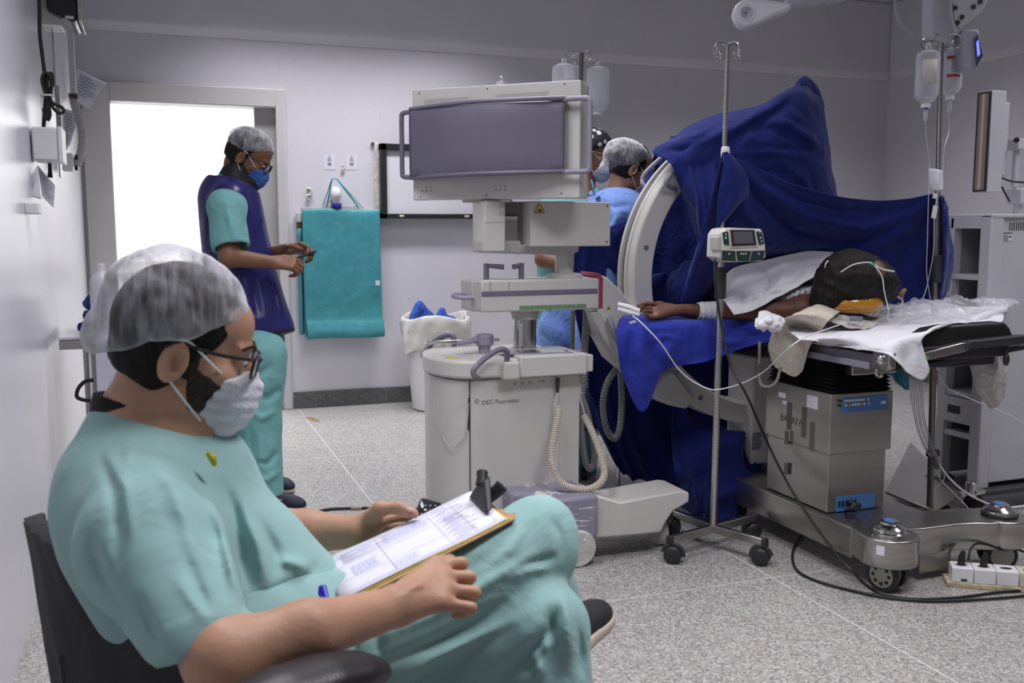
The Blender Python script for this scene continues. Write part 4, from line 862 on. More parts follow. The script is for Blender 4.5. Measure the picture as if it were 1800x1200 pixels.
# top frame, rail, clamp
tz = .80
b = MB(); b.bb((2.33, 2.62, .765), (2.80, 4.9, .80)); obj('top_frame', b, M_dk, OT, bevel=.004)
b = MB(); b.bb((2.31, 2.58, .80), (2.82, 4.9, .845)); obj('top_panel', b, mat('dark_laminate', (.03, .027, .03), rough=.4), OT, bevel=.003)
ra, rb = PX(1424, 616, 2.283), PX(1530, 640, 2.283)
b = MB(); b.bb((2.276, 2.66, ra.z-.026), (2.286, ra.y+.02, ra.z-.002)); obj('side_rail', b, M_purL, OT, bevel=.002)
b = MB(); b.bb((2.287, 2.58, ra.z-.02), (2.31, ra.y+.04, ra.z+.028)); obj('side_beam', b, M_bst2, OT, bevel=.004)
b = MB(); p = PX(1552, 632, 2.28); b.box((2.285, p.y, p.z), (.03, .085, .055)); ck = obj('rail_clamp', b, M_bst2, OT, bevel=.006)
b = MB(); b.lathe([(.018, 0), (.018, .008), (.013, .012), (.008, .016)], (2.272, p.y, p.z), axis=(-1, 0, 0), seg=24); obj('clamp_dial', b, M_chrome, ck)
b = MB(); q0 = PX(1541, 648, 2.285); b.tube([q0, q0+Vector((0, 0, -.02)), q0+Vector((-.002, -.02, -.024)), q0+Vector((-.002, -.03, -.016))], .006, smooth=4, seg=10); obj('rail_hook', b, M_steel, OT)
b = MB(); b.bb((2.31, 2.95, .70), (2.42, 3.12, .765)); b.bb((2.36, 2.84, .715), (2.56, 2.92, .765)); obj('under_bracket', b, M_bst2, OT, bevel=.004)
for pts in (((1372, 645, 3.0), (1366, 668, 3.0), (1354, 679, 3.02), (1338, 676, 3.06), (1334, 655, 3.08)), ((1335, 600, 3.1), (1335, 640, 3.1))):
    b = MB(); b.tube([PY(x, y, yy) for x, y, yy in pts], .006, smooth=5, seg=10); obj('bent_bar', b, mat('beige_bar', (.22, .21, .19), rough=.4), OT)
# head end: black pad, tilted bracket, knob
b = MB(); b.prism([PY(x, y, 2.60) for x, y in ((1612, 609), (1619, 592), (1640, 578), (1672, 572), (1722, 569), (1768, 566), (1777, 576), (1786, 598), (1740, 604), (1680, 607), (1625, 618))], (0, .07, 0)); obj('end_pad', b, M_blk, OT, bevel=.012, seg=3)
b = MB(); b.prism([PY(x, y, 2.57) for x, y in ((1616, 636), (1618, 622), (1690, 603), (1703, 601), (1703, 616), (1690, 620))], (0, .06, 0)); obj('end_bracket', b, M_bst2, OT, bevel=.003)
b = MB(); a = PY(1628, 629, 2.568); b.box(a, (.02, .003, .006), rot=(0, -.25, 0)); obj('green_mark', b, mat('green_mark', (.1, .5, .08)), OT)
b = MB(); b.prism([PY(x, y, 2.56) for x, y in ((1700, 614), (1704, 600), (1800, 590), (1815, 590), (1815, 600), (1790, 606))], (0, .05, 0)); b.prism([PY(x, y, 2.60) for x, y in ((1620, 640), (1800, 606), (1815, 604), (1815, 612), (1640, 646))], (0, .16, 0)); obj('end_bar', b, M_dk, OT, bevel=.003)
b = MB(); p = PY(1770, 612, 2.57); b.cyl(p, p+Vector((0, 0, -.022)), .005, seg=10); b.ell(p+Vector((0, 0, -.04)), (.011, .011, .022)); obj('locking_knob', b, M_black, OT)
b = MB(); b.bb((2.36, 2.72, .846), (2.80, 4.8, .856)); setp(obj('table_mattress', b, M_blk, bevel=.012, seg=3), 'black mattress on the operating table under the white sheet', 'mattress')
# ---------------------------------------------------------------- drip stands
def hooks(top, parent, r=.06, n=4, a0=.3, name='hook', m_=None):
    for k in range(n):
        a = a0+k*2*math.pi/n; d = Vector((math.cos(a), math.sin(a), 0)); z = Vector((0, 0, 1))
        q = MB(); q.tube([top, top+d*r*.55+z*.004, top+d*r*.9-z*.004, top+d*r-z*.028, top+d*r*.92-z*.045, top+d*r*.72-z*.05, top+d*r*.55-z*.038, top+d*r*.60-z*.025], .003, smooth=5, seg=8); obj(name, q, m_ or M_chrome, parent)
def stand_caster(p, rz, parent, r=.033):
    d = Vector((math.cos(rz), math.sin(rz), 0)); s_ = Vector((-d.y, d.x, 0))
    q = MB(); q.cyl(p+Vector((0, 0, r*1.2)), p+Vector((0, 0, .09)), .008, seg=12); st = obj('caster_stem', q, M_dk, parent)
    for sg in (-1, 1):
        q = MB(); c = p+Vector((0, 0, r))+s_*.012+d*sg*.016; q.lathe([(r*.3, -.012*sg), (r, -.010*sg), (r, .006*sg), (r*.82, .012*sg), (r*.3, .014*sg)], c, axis=d, seg=28); obj('caster_wheel', q, mat('caster_black', (.02, .02, .022), rough=.4), st)
    q = MB(); q.tube(arc(p+Vector((0, 0, r))+s_*.012, s_, (0, 0, 1), r*1.04, math.radians(-10), math.radians(170), 12), .009, seg=8, flat=1.4); obj('caster_hood', q, M_dk, st)
IV = thing('drip_stand', 'steel drip stand on four black casters holding the small white pump by the drapes', 'drip stand', (2.0, 3.17, 0))
pb, pt = Vector((2.0, 3.17, .09)), PY(1279, 78, 3.14)
pm1 = pb.lerp(pt, (1.12-.09)/(pt.z-.09)); 
b = MB(); b.cyl(pb, pm1, .0125, seg=20); obj('lower_pole', b, M_steel, IV)
b = MB(); b.cyl(pm1, pt, .0085, seg=20); obj('upper_pole', b, M_steel, IV)
b = MB(); b.cyl(pb.lerp(pt, .49), pb.lerp(pt, .555), .021, seg=20); obj('black_grip', b, M_dk, IV, bevel=.003)
hooks(pt, IV, .062, 4, .15)
for i, (x, y) in enumerate([(1.77, 3.10), (2.085, 2.95), (1.955, 3.40), (2.235, 3.235)]):
    q = MB(); c = Vector((2.0, 3.17, .085)); e = Vector((x, y, .085)); d = (e-c); a = math.atan2(d.y, d.x)
    q.box((c+e)/2, (d.length, .022, .032), rot=(0, 0, a)); lg = obj('base_leg', q, M_steel, IV, bevel=.003)
    q = MB(); q.box(e, (.018, .026, .036), rot=(0, 0, a)); obj('leg_cap', q, M_dk, lg, bevel=.003)
    stand_caster(Vector((x, y, 0)), a+[.6, 1.9, .3, 1.2][i], IV)
t_ = MB(); p = pb.lerp(pt, .765)+Vector((0, 0, 0)); t_.lathe([(.012, -.035), (.015, -.02), (.017, .0), (.015, .018), (.012, .022)], PY(1275, 268, 3.135), seg=14); obj('tape_wrap', t_, M_white, IV)
# pump
pu = thing('infusion_pump', 'small white infusion pump with grey screen and dark keypads clamped on the drip stand', 'pump', (2.02, 3.08, 1.14))
yp = 3.06
def q2(x, y, yy=yp): return PY(x, y, yy)
b = MB(); b.prism([q2(x, y) for x, y in ((1269, 448), (1270, 408), (1276, 402), (1284, 400), (1339, 402), (1342, 410), (1346, 430), (1347, 452), (1340, 459), (1276, 461))], (0, .10, 0)); obj('body', b, mat('warm_white_plastic', (.60, .575, .55), rough=.35), pu, bevel=.007, seg=3)
b = MB(); b.prism([q2(x, y, yp+.012) for x, y in ((1262, 452), (1264, 412), (1270, 404), (1272, 404), (1272, 458))], (0, .08, 0)); obj('side_door', b, mat('warm_white_plastic', (.60, .575, .55)), pu, bevel=.004)
b = MB(); b.prism([q2(x, y, yp-.004) for x, y in ((1281, 402), (1328, 402), (1333, 434), (1284, 436))], (0, .006, 0)); s1 = obj('screen_frame', b, mat('warm_white_plastic', (.60, .575, .55)), pu, bevel=.002)
b = MB(); b.prism([q2(x, y, yp-.006) for x, y in ((1284, 404), (1326, 404), (1330, 431), (1287, 433))], (0, .003, 0)); obj('screen_bezel', b, M_dk, s1)
b = MB(); b.prism([q2(x, y, yp-.0075) for x, y in ((1289, 407), (1322, 407), (1325, 427), (1291, 428))], (0, .002, 0)); obj('screen', b, mat('grey_lcd', (.11, .11, .125), rough=.18), s1)
M_kp = mat('keypad_green_black', (.02, .045, .04), rough=.35)
for pts in (((1271, 408), (1280, 407), (1282, 431), (1273, 429)), ((1330, 407), (1339, 408), (1344, 428), (1335, 430)), ((1270, 440), (1293, 441), (1294, 459), (1270, 458)), ((1295, 441), (1321, 441), (1317, 459), (1297, 459)), ((1323, 441), (1345, 440), (1342, 457), (1319, 459))):
    b = MB(); b.prism([q2(x, y, yp-.004) for x, y in pts], (0, .006, 0)); obj('keypad', b, M_kp, pu, bevel=.001)
for x, y, m_ in ((1276, 412, M_white), (1276, 418, mat('green_led', (.05, .5, .15), emit=(.1, 1, .3), estr=1.0)), (1335, 411, mat('red_button', (.5, .03, .05))), (1337, 418, M_white), (1339, 424, M_white), (1303, 446, M_white), (1307, 446, M_white), (1311, 446, M_white), (1282, 446, M_white), (1334, 446, M_white)):
    b = MB(); b.box(q2(x, y, yp-.0055), (.004, .002, .006 if m_ is M_white else .006)); obj('key', b, m_, pu)
b = MB(); b.box((2.0, 3.165, 1.185), (.05, .05, .06)); b.box(Vector((pb.lerp(pt, .55).x, 3.15, 1.18)), (.05, .10, .03)); obj('pole_clamp', b, M_dk, pu, bevel=.003)
b = MB(); b.box(q2(1258, 428, yp+.03), (.02, .05, .05)); obj('door_latch', b, M_eqd, pu, bevel=.004)
# right stand
IR = thing('drip_stand', 'tall steel drip stand behind the table end carrying two hanging bottles', 'drip stand', (2.97, 3.10, 0))
rb_, rt_ = Vector((2.985, 3.08, .05)), PY(1655, 64, 3.07)
b = MB(); b.cyl(rb_, rb_.lerp(rt_, .66), .0135, seg=20); obj('lower_pole', b, mat('dark_steel', (.22, .20, .18), rough=.35, metal=.9), IR)
b = MB(); b.cyl(rb_.lerp(rt_, .50), rt_, .0095, seg=20); obj('upper_pole', b, M_steel, IR)
g0, g1 = PY(1648, 448, 3.07), PY(1647, 496, 3.07); b = MB(); b.cyl(g1, g0, .022, seg=16); obj('black_grip', b, M_dk, IR, bevel=.003)
hooks(rt_, IR, .075, 4, .5)
b = MB(); b.cyl((2.985, 3.08, .03), (2.985, 3.08, .06), .03); 
for k in range(4):
    a = .5+k*math.pi/2; e = Vector((2.985+.2*math.cos(a), 3.08+.2*math.sin(a), 0)); q = MB(); q.box(((2.985+e.x)/2, (3.08+e.y)/2, .075), (.2, .02, .02), rot=(0, 0, a)); obj('base_leg', q, M_steel, IR); stand_caster(e, a, IR, .028)
obj('hub', b, M_steel, IR)
b = MB(); b.box(PY(1640, 796, 3.06), (.05, .03, .03)); obj('cable_clamp', b, M_dk, IR, bevel=.004)
for (x, y), n_ in (((1643, 368), 0), ((1644, 340), 1)):
    q = MB(); p = PY(x, y, 3.05); q.box(p+Vector((0, 0, -.01)), (.022, .004, .05 if n_ == 0 else .02), rot=(0, .15, 0)); obj('tape_strip', q, M_white, IR, bevel=.001)
q = MB(); q.grid(sheet([[PY(1632, 296, 3.06), PY(1645, 297, 3.05), PY(1657, 300, 3.06)], [PY(1634, 318, 3.06), PY(1646, 318, 3.045), PY(1657, 320, 3.06)], [PY(1638, 333, 3.06), PY(1648, 335, 3.05), PY(1657, 334, 3.06)]], 4, 4)); obj('taped_gauze', q, M_paper, IR, solid=.003)
# bottles
M_bot = mat('clear_soft_plastic', (.78, .80, .86), rough=.12, vary=.01); 
def glassy(name, col, mixf, rough=.08):
    m = bpy.data.materials.new(name); m.use_nodes = True; nt = m.node_tree; b = nt.nodes['Principled BSDF']; out = nt.nodes['Material Output']
    b.inputs['Base Color'].default_value = (*col, 1); b.inputs['Roughness'].default_value = rough
    tr = nt.nodes.new('ShaderNodeBsdfTransparent'); mx = nt.nodes.new('ShaderNodeMixShader'); lw = nt.nodes.new('ShaderNodeLayerWeight'); lw.inputs[0].default_value = .35
    mr = nt.nodes.new('ShaderNodeMapRange'); nt.links.new(lw.outputs['Facing'], mr.inputs[0]); mr.inputs[3].default_value = mixf; mr.inputs[4].default_value = min(1, mixf+.5)
    nt.links.new(mr.outputs[0], mx.inputs[0]); nt.links.new(tr.outputs[0], mx.inputs[1]); nt.links.new(b.outputs[0], mx.inputs[2]); nt.links.new(mx.outputs[0], out.inputs[0]); return m
M_bot = glassy('clear_soft_plastic', (.72, .74, .82), .26); M_film = glassy('clear_film', (.74, .75, .80), .10, .12); M_tube = glassy('clear_tubing', (.7, .72, .76), .35)
def bottle(px, ytop, ybot, wpx, Yp, lab, grp, band=None, label=True):
    c = PY(px, (ytop+ybot)/2, Yp); zt = PY(px, ytop, Yp).z; zb = PY(px, ybot, Yp).z; h = zt-zb; d = c.x*cF.x+c.y*cF.y; w = wpx/FOC*(Vector((c.x, c.y, c.z))-cC).dot(cF)/2
    t = thing('infusion_bottle', lab, 'bottle', (c.x, c.y, zb-.03), group=grp)
    q = MB(); q.lathe([(w*.35, zb), (w*.72, zb+h*.05), (w*.97, zb+h*.16), (w, zb+h*.25), (w, zb+h*.86), (w*.93, zb+h*.94), (w*.6, zt-.002), (w*.2, zt)], (c.x, c.y, 0), seg=32, sx=1.0); obj('shell', q, M_bot, t)
    q = MB(); q.tube([(c.x-.009, c.y, zt-.002), (c.x-.010, c.y, zt+.018), (c.x, c.y, zt+.026), (c.x+.010, c.y, zt+.018), (c.x+.009, c.y, zt-.002)], .0025, smooth=4, seg=8, flat=1.5); obj('hanger_loop', q, M_white, t)
    q = MB(); q.lathe([(w*.42, zb-.016), (w*.42, zb-.004), (w*.32, zb+.002)], (c.x, c.y, 0), seg=20); obj('cap', q, M_white, t)
    q = MB(); q.lathe([(w*.9, zb+h*.10), (w*.94, zb+h*.25), (w*.94, zb+h*.66), (w*.1, zb+h*.661)], (c.x, c.y, 0), seg=28); obj('fluid', q, glassy('fluid', (.66, .68, .76), .12) if 'fluid_m' not in MATS else MATS['fluid_m'], t)
    if label:
        q = MB(); rows = []
        for zz in (zb+h*.36, zb+h*.80): rows.append([(c.x+(w+.0012)*math.cos(a), c.y+(w+.0012)*math.sin(a), zz) for a in [math.radians(k) for k in range(205, 282, 7)]])
        q.grid(rows); lb = obj('paper_label', q, M_paper if band else mat('translucent_label', (.62, .58, .56), rough=.6), t, solid=.0006)
        if band:
            for z0, z1 in ((.74, .80), (.36, .42)):
                q = MB(); q.grid([[(c.x+(w+.002)*math.cos(a), c.y+(w+.002)*math.sin(a), zb+h*zz) for a in [math.radians(k) for k in range(205, 282, 7)]] for zz in (z0, z1)]); obj('colour_band', q, band, lb, solid=.0006)
            for k in range(8):
                q = MB(); q.grid([[(c.x+(w+.002)*math.cos(a), c.y+(w+.002)*math.sin(a), zb+h*(.46+k*.034+zz)) for a in [math.radians(kk) for kk in range(225, 262+(k % 3)*6, 6)]] for zz in (0, .012)]); obj('text_line', q, M_ink, lb, solid=.0004)
    return t, Vector((c.x, c.y, zb-.016))
MATS['fluid_m'] = glassy('saline', (.70, .72, .80), .10)
M_red = mat('label_red', (.42, .03, .02), rough=.5, vary=.05)
def drip(p, px_pts, Yp, lab, grp, col=None):
    t = thing('drip_line', lab, 'drip line', (p.x, p.y, p.z-.5), group=grp)
    q = MB(); q.lathe([(.0035, 0), (.006, -.004), (.008, -.012), (.008, -.042), (.004, -.05)], p, seg=16); obj('drip_chamber', q, M_tube, t)
    q = MB(); q.lathe([(.0075, .002), (.0075, -.006)], p, seg=12); obj('spike', q, col or M_white, t)
    q = MB(); q.tube([p+Vector((0, 0, -.05))]+[PY(x, y, yy) for x, y, yy in px_pts], .0017, smooth=6, seg=6); obj('tubing', q, M_tube, t)
_, p1 = bottle(1630, 88, 182, 40, 3.04, 'clear infusion bottle left of the right-hand stand pole, with a faint tilted label', 'infusion bottles on the right stand')
_, p2 = bottle(1672, 84, 168, 37, 3.10, 'clear infusion bottle with red-banded label right of the stand pole', 'infusion bottles on the right stand', M_red)
drip(p1, ((1629, 250, 3.04), (1634, 290, 3.05), (1632, 350, 3.02), (1630, 430, 3.0), (1629, 480, 3.0), (1636, 530, 3.0)), 3.04, 'thin clear line below the left infusion bottle on the right-hand stand', 'drip lines on the right stand', mat('blue_spike', (.05, .08, .5)))
drip(p2, ((1668, 230, 3.09), (1660, 260, 3.06), (1657, 300, 3.05), (1643, 370, 3.03), (1641, 440, 3.0), (1630, 500, 3.0), (1622, 525, 2.98)), 3.1, 'thin clear line below the red-labelled bottle on the right-hand stand', 'drip lines on the right stand')
# stand behind the monitor
IB = thing('drip_stand', 'dark drip stand rising behind the monitor housing with three bottles', 'drip stand', (2.1, 4.9, 0))
bt = PY(1022, 93, 5.2); b = MB(); b.cyl((bt.x-.02, 5.2, .03), bt, .013, seg=16); obj('pole', b, mat('dark_steel', (.22, .20, .18)), IB)
hooks(bt, IB, .105, 4, .1)
for k in range(4): a = .6+k*math.pi/2; q = MB(); q.box((bt.x-.02+.12*math.cos(a), 5.2+.12*math.sin(a), .05), (.24, .025, .02), rot=(0, 0, a)); obj('base_leg', q, M_steel, IB); stand_caster(Vector((bt.x-.02+.24*math.cos(a), 5.2+.24*math.sin(a), 0)), a, IB, .026)
bottle(991, 112, 200, 42, 5.18, 'infusion bottle left of the dark stand pole, half hidden by the monitor housing', 'infusion bottles behind the monitor', label=False)
bottle(1009, 116, 190, 36, 5.32, 'infusion bottle tucked behind the dark stand pole', 'infusion bottles behind the monitor', label=False)
bottle(1051, 117, 196, 42, 5.18, 'infusion bottle hanging clear of the pole, above the monitor handle', 'infusion bottles behind the monitor', label=False)
# ---------------------------------------------------------------- blue surgical drapes
M_blue = fabric('surgical_blue', (.011, .019, .135), rough=.9, crease=.5, cscale=7, weave=.2, sheen=.12, vary=.10)
def rowsY(*rows): return [[PY(x, y, yy) for x, y, yy in r] for r in rows]
def drape(name, lab, ctrl, cat='drape', m_=None, grp=None, solid=.003, nu=9, nv=9, **k):
    b = MB(); b.grid(sheet(ctrl, nu, nv, **k)); return setp(obj(name, b, m_ or M_blue, solid=solid, ang=80), lab, cat, grp)
DL1 = [([(1398, 155), (1350, 190), (1290, 222), (1215, 258)], 9, .030), ([(1395, 170), (1340, 210), (1290, 245), (1230, 300)], 8, -.022), ([(1330, 206), (1390, 218), (1440, 255), (1472, 300)], 6, .022), ([(1340, 222), (1395, 240), (1445, 285)], 8, -.018), ([(1285, 262), (1310, 320), (1315, 400)], 7, .020), ([(1268, 262), (1290, 330), (1296, 400)], 7, -.022),
    ([(1290, 262), (1350, 258), (1420, 264), (1462, 262)], 4, -.010), ([(1292, 270), (1360, 268), (1425, 274)], 5, .012), ([(1360, 280), (1362, 330), (1366, 390)], 5, .012), ([(1420, 280), (1430, 330), (1445, 390)], 6, -.012), ([(1290, 310), (1340, 300), (1400, 306)], 5, -.010), ([(1330, 340), (1390, 332), (1440, 340)], 5, .010), ([(1430, 170), (1440, 230), (1462, 300), (1475, 345)], 5, .014), ([(1180, 245), (1225, 235), (1260, 215)], 5, .014), ([(1170, 262), (1200, 262), (1222, 250)], 4, -.014), ([(1380, 190), (1410, 210), (1430, 250)], 6, .014)]
DL2 = [([(1285, 275), (1340, 330), (1420, 385), (1520, 405), (1600, 375), (1645, 348)], 10, .030), ([(1283, 290), (1330, 350), (1400, 405), (1480, 425), (1580, 412)], 9, -.024), ([(1280, 300), (1310, 370), (1360, 430), (1420, 455)], 8, .022), ([(1640, 350), (1590, 400), (1540, 440), (1480, 455)], 9, .022), ([(1644, 365), (1610, 420), (1570, 470)], 9, -.024), ([(1646, 380), (1630, 440), (1600, 500)], 7, .018),
    ([(1262, 330), (1240, 420), (1212, 500), (1190, 560)], 8, .030), ([(1275, 340), (1262, 420), (1240, 500)], 8, -.026), ([(1250, 380), (1222, 440), (1200, 520)], 6, -.020), ([(1330, 310), (1400, 350), (1480, 370), (1560, 372)], 5, -.014), ([(1350, 300), (1430, 338), (1520, 352)], 4, .010), ([(1400, 420), (1470, 440), (1540, 460)], 8, -.014), ([(1655, 360), (1662, 420), (1660, 480)], 5, -.014), ([(1290, 400), (1330, 430), (1370, 440)], 7, .016)]
DL3 = [([(1130, 570), (1125, 620), (1133, 700)], 7, .022), ([(1112, 575), (1106, 620), (1112, 665)], 7, -.018), ([(1155, 575), (1150, 620), (1160, 650)], 8, -.020), ([(1190, 590), (1175, 620), (1180, 640)], 7, .018), ([(1220, 590), (1215, 615), (1222, 640)], 6, -.014), ([(1250, 585), (1270, 600), (1300, 602)], 6, .014), ([(1100, 566), (1180, 562), (1260, 562)], 4, .008), ([(1300, 575), (1320, 590), (1350, 590)], 6, -.012), ([(1140, 600), (1170, 590), (1210, 600)], 5, .010)]
DL4 = [([(1290, 500), (1340, 485), (1400, 470), (1440, 455)], 6, .014), ([(1300, 515), (1350, 500), (1410, 488)], 5, -.012), ([(1340, 470), (1350, 500), (1330, 530)], 6, -.016), ([(1300, 530), (1340, 515), (1400, 500)], 5, .012), ([(1385, 460), (1372, 490), (1350, 515)], 6, .014), ([(1420, 455), (1405, 480), (1385, 500)], 5, -.012), ([(1275, 500), (1300, 520), (1310, 540)], 6, -.014), ([(1300, 490), (1320, 505), (1345, 540)], 5, .010)]
# over the image intensifier at the top of the C
drape('intensifier_drape', 'huge blue drape tented over the top of the X-ray arc, rising to a rounded peak', rowsY(
    ((1150, 262, 3.62), (1240, 206, 3.72), (1340, 180, 3.74), (1398, 149, 3.72), (1408, 146, 3.70), (1440, 168, 3.72), (1447, 185, 3.78)),
    ((1147, 268, 3.56), (1225, 225, 3.52), (1320, 195, 3.52), (1388, 163, 3.50), (1420, 168, 3.50), (1446, 196, 3.60), (1450, 215, 3.76)),
    ((1172, 278, 3.48), (1222, 262, 3.44), (1310, 235, 3.42), (1385, 225, 3.40), (1430, 240, 3.42), (1455, 258, 3.54), (1461, 270, 3.76)),
    ((1186, 302, 3.46), (1228, 305, 3.42), (1310, 295, 3.40), (1390, 290, 3.38), (1440, 300, 3.41), (1463, 310, 3.54), (1468, 318, 3.76)),
    ((1205, 345, 3.46), (1236, 350, 3.43), (1310, 345, 3.42), (1390, 345, 3.40), (1445, 350, 3.42), (1472, 352, 3.55), (1476, 356, 3.76)),
    ((1232, 400, 3.46), (1250, 405, 3.44), (1315, 410, 3.44), (1392, 415, 3.44), (1448, 418, 3.46), (1482, 420, 3.58), (1486, 425, 3.78))),
    fold=.008, fs=3.0, seed=3.1, stretch=(1, 1, 2.2), folds=[('u', 5, .006, 1.6)], nu=13, nv=13, lines=DL1)
b = MB(); b.grid(sheet(rowsY(((1397, 152, 3.80), (1404, 140, 3.80), (1417, 137, 3.80), (1433, 150, 3.80), (1441, 172, 3.80)), ((1396, 160, 3.74), (1408, 140, 3.73), (1420, 138, 3.73), (1438, 156, 3.74), (1446, 178, 3.76)), ((1398, 175, 3.70), (1410, 165, 3.66), (1424, 168, 3.66), (1438, 178, 3.68), (1449, 190, 3.72))), 6, 6)); setp(obj('tube_hood', b, M_blue, solid=.004), 'small rounded blue hood poking up at the peak of the tented drape', 'drape')
# flap over the ring's upper end (left part) and dark inner layer
drape('hanging_drape', 'blue drape flap hanging beside the top of the white arc', rowsY(
    ((1178, 240, 3.62), (1200, 236, 3.58), (1228, 232, 3.56), (1262, 228, 3.54)),
    ((1184, 290, 3.50), (1205, 288, 3.45), (1232, 288, 3.43), (1262, 288, 3.42)),
    ((1204, 352, 3.47), (1222, 350, 3.38), (1245, 350, 3.36), (1262, 350, 3.35)),
    ((1218, 400, 3.46), (1232, 400, 3.37), (1248, 400, 3.35), (1262, 400, 3.35)),
    ((1240, 470, 3.42), (1246, 470, 3.37), (1254, 470, 3.36), (1262, 470, 3.36))), folds=[('u', 3, .010, .8)], seed=1.3)
drape('inner_drape', 'dark blue drape sheet hanging inside the white arc', rowsY(
    ((1150, 272, 3.95), (1200, 262, 3.92), (1260, 262, 3.90), (1350, 262, 3.9)),
    ((1120, 380, 3.98), (1180, 370, 3.90), (1250, 370, 3.86), (1360, 370, 3.86)),
    ((1130, 470, 3.98), (1190, 470, 3.86), (1250, 470, 3.82), (1360, 470, 3.82)),
    ((1140, 560, 3.95), (1200, 560, 3.84), (1260, 560, 3.80), (1360, 560, 3.80))), fold=.02, fs=4, seed=5.5, stretch=(2, 2, .7), folds=[('u', 6, .018, 1.5)])
drape('bunched_drape', 'bunched blue drape fold resting beside the inner edge of the white arc', rowsY(
    ((1176, 480, 3.62), (1200, 462, 3.56), (1225, 458, 3.54), (1250, 470, 3.5)),
    ((1172, 500, 3.56), (1196, 492, 3.48), (1222, 478, 3.46), (1250, 482, 3.44)),
    ((1174, 524, 3.56), (1198, 520, 3.46), (1224, 512, 3.42), (1250, 510, 3.40)),
    ((1190, 545, 3.60), (1205, 545, 3.50), (1230, 540, 3.46), (1250, 540, 3.44))), fold=.016, fs=9, seed=2.2, nu=8, nv=8)
# anaesthesia screen between the two stands
drape('screen_drape', 'blue drape screen slung between the two drip stands above the patient', rowsY(
    ((1272, 268, 3.12), (1300, 280, 3.15), (1345, 303, 3.15), (1400, 326, 3.15), (1470, 345, 3.14), (1540, 353, 3.14), (1600, 349, 3.12), (1642, 341, 3.09), (1660, 346, 3.11)),
    ((1258, 320, 3.14), (1298, 330, 3.17), (1345, 345, 3.19), (1400, 360, 3.19), (1470, 374, 3.18), (1540, 380, 3.17), (1600, 374, 3.15), (1645, 362, 3.11), (1666, 380, 3.13)),
    ((1238, 390, 3.20), (1285, 390, 3.21), (1340, 390, 3.24), (1400, 398, 3.25), (1470, 405, 3.24), (1540, 412, 3.20), (1600, 410, 3.17), (1646, 405, 3.14), (1670, 430, 3.15)),
    ((1215, 470, 3.30), (1262, 450, 3.28), (1330, 432, 3.30), (1400, 430, 3.32), (1470, 435, 3.30), (1540, 450, 3.24), (1600, 455, 3.2), (1644, 455, 3.17), (1671, 475, 3.17)),
    ((1192, 545, 3.40), (1225, 525, 3.36), (1300, 470, 3.42), (1395, 458, 3.46), (1470, 462, 3.40), (1540, 500, 3.28), (1598, 510, 3.22), (1640, 510, 3.19), (1662, 515, 3.18)),
    ((1180, 590, 3.45), (1210, 570, 3.42), (1290, 500, 3.50), (1390, 475, 3.52), (1470, 480, 3.44), (1535, 535, 3.28), (1595, 535, 3.22), (1636, 535, 3.20), (1652, 535, 3.19))),
    fold=.006, fs=3.2, seed=7.7, stretch=(1.2, 1.2, 1), nu=10, nv=12, lines=DL2)
drape('corner_flap', 'pointed corner of the blue screen drape folded over at the left stand', rowsY(
    ((1274, 268, 3.10), (1278, 266, 3.10), (1282, 268, 3.10), (1286, 271, 3.11)),
    ((1268, 305, 3.11), (1280, 298, 3.09), (1294, 295, 3.09), (1308, 298, 3.12)),
    ((1262, 350, 3.12), (1278, 342, 3.11), (1298, 338, 3.10), (1318, 340, 3.13)),
    ((1260, 385, 3.14), (1270, 376, 3.13), (1284, 368, 3.12), (1300, 362, 3.15)),
    ((1258, 410, 3.16), (1263, 402, 3.15), (1270, 395, 3.15), (1280, 385, 3.17))), fold=.006, fs=7, seed=4.0)
drape('screen_tail', 'blue drape end gathered down beside the right drip stand', rowsY(
    ((1652, 345, 3.07), (1657, 348, 3.05), (1662, 355, 3.08), (1664, 362, 3.14)),
    ((1654, 400, 3.09), (1661, 405, 3.04), (1668, 410, 3.08), (1671, 415, 3.15)),
    ((1652, 460, 3.10), (1662, 462, 3.04), (1670, 465, 3.08), (1674, 470, 3.15)),
    ((1645, 520, 3.12), (1652, 525, 3.06), (1660, 520, 3.10), (1666, 510, 3.16))), folds=[('u', 3, .008, .5)], seed=8)
# arm board drape
drape('arm_board_drape', 'bright blue drape over the arm board with a pointed corner hanging below the hand', [
    [PY(1096, 552, 3.56), PY(1150, 548, 3.56), PY(1215, 545, 3.56), PY(1290, 545, 3.52), PY(1355, 545, 3.46), PY(1400, 552, 3.40)],
    [PY(1088, 562, 3.36), PY(1150, 560, 3.34), PY(1215, 558, 3.34), PY(1290, 556, 3.32), PY(1355, 556, 3.28), PY(1400, 560, 3.26)],
    [PY(1084, 580, 3.28), PY(1145, 574, 3.25), PY(1212, 570, 3.25), PY(1288, 567, 3.24), PY(1352, 566, 3.22), PY(1396, 568, 3.20)],
    [PY(1086, 618, 3.26), PY(1138, 612, 3.22), PY(1204, 606, 3.23), PY(1280, 598, 3.22), PY(1340, 586, 3.21), PY(1384, 578, 3.19)],
    [PY(1092, 655, 3.27), PY(1135, 660, 3.21), PY(1185, 636, 3.23), PY(1262, 618, 3.22), PY(1325, 600, 3.21), PY(1376, 588, 3.19)],
    [PY(1100, 672, 3.28), PY(1130, 724, 3.22), PY(1170, 652, 3.24), PY(1238, 636, 3.22), PY(1312, 610, 3.21), PY(1368, 597, 3.19)]],
    m_=fabric('bright_surgical_blue', (.018, .030, .26), rough=.9, crease=.5, cscale=8, weave=.2, sheen=.15), fold=.005, fs=6, seed=6.2, nu=14, nv=14, lines=DL3)
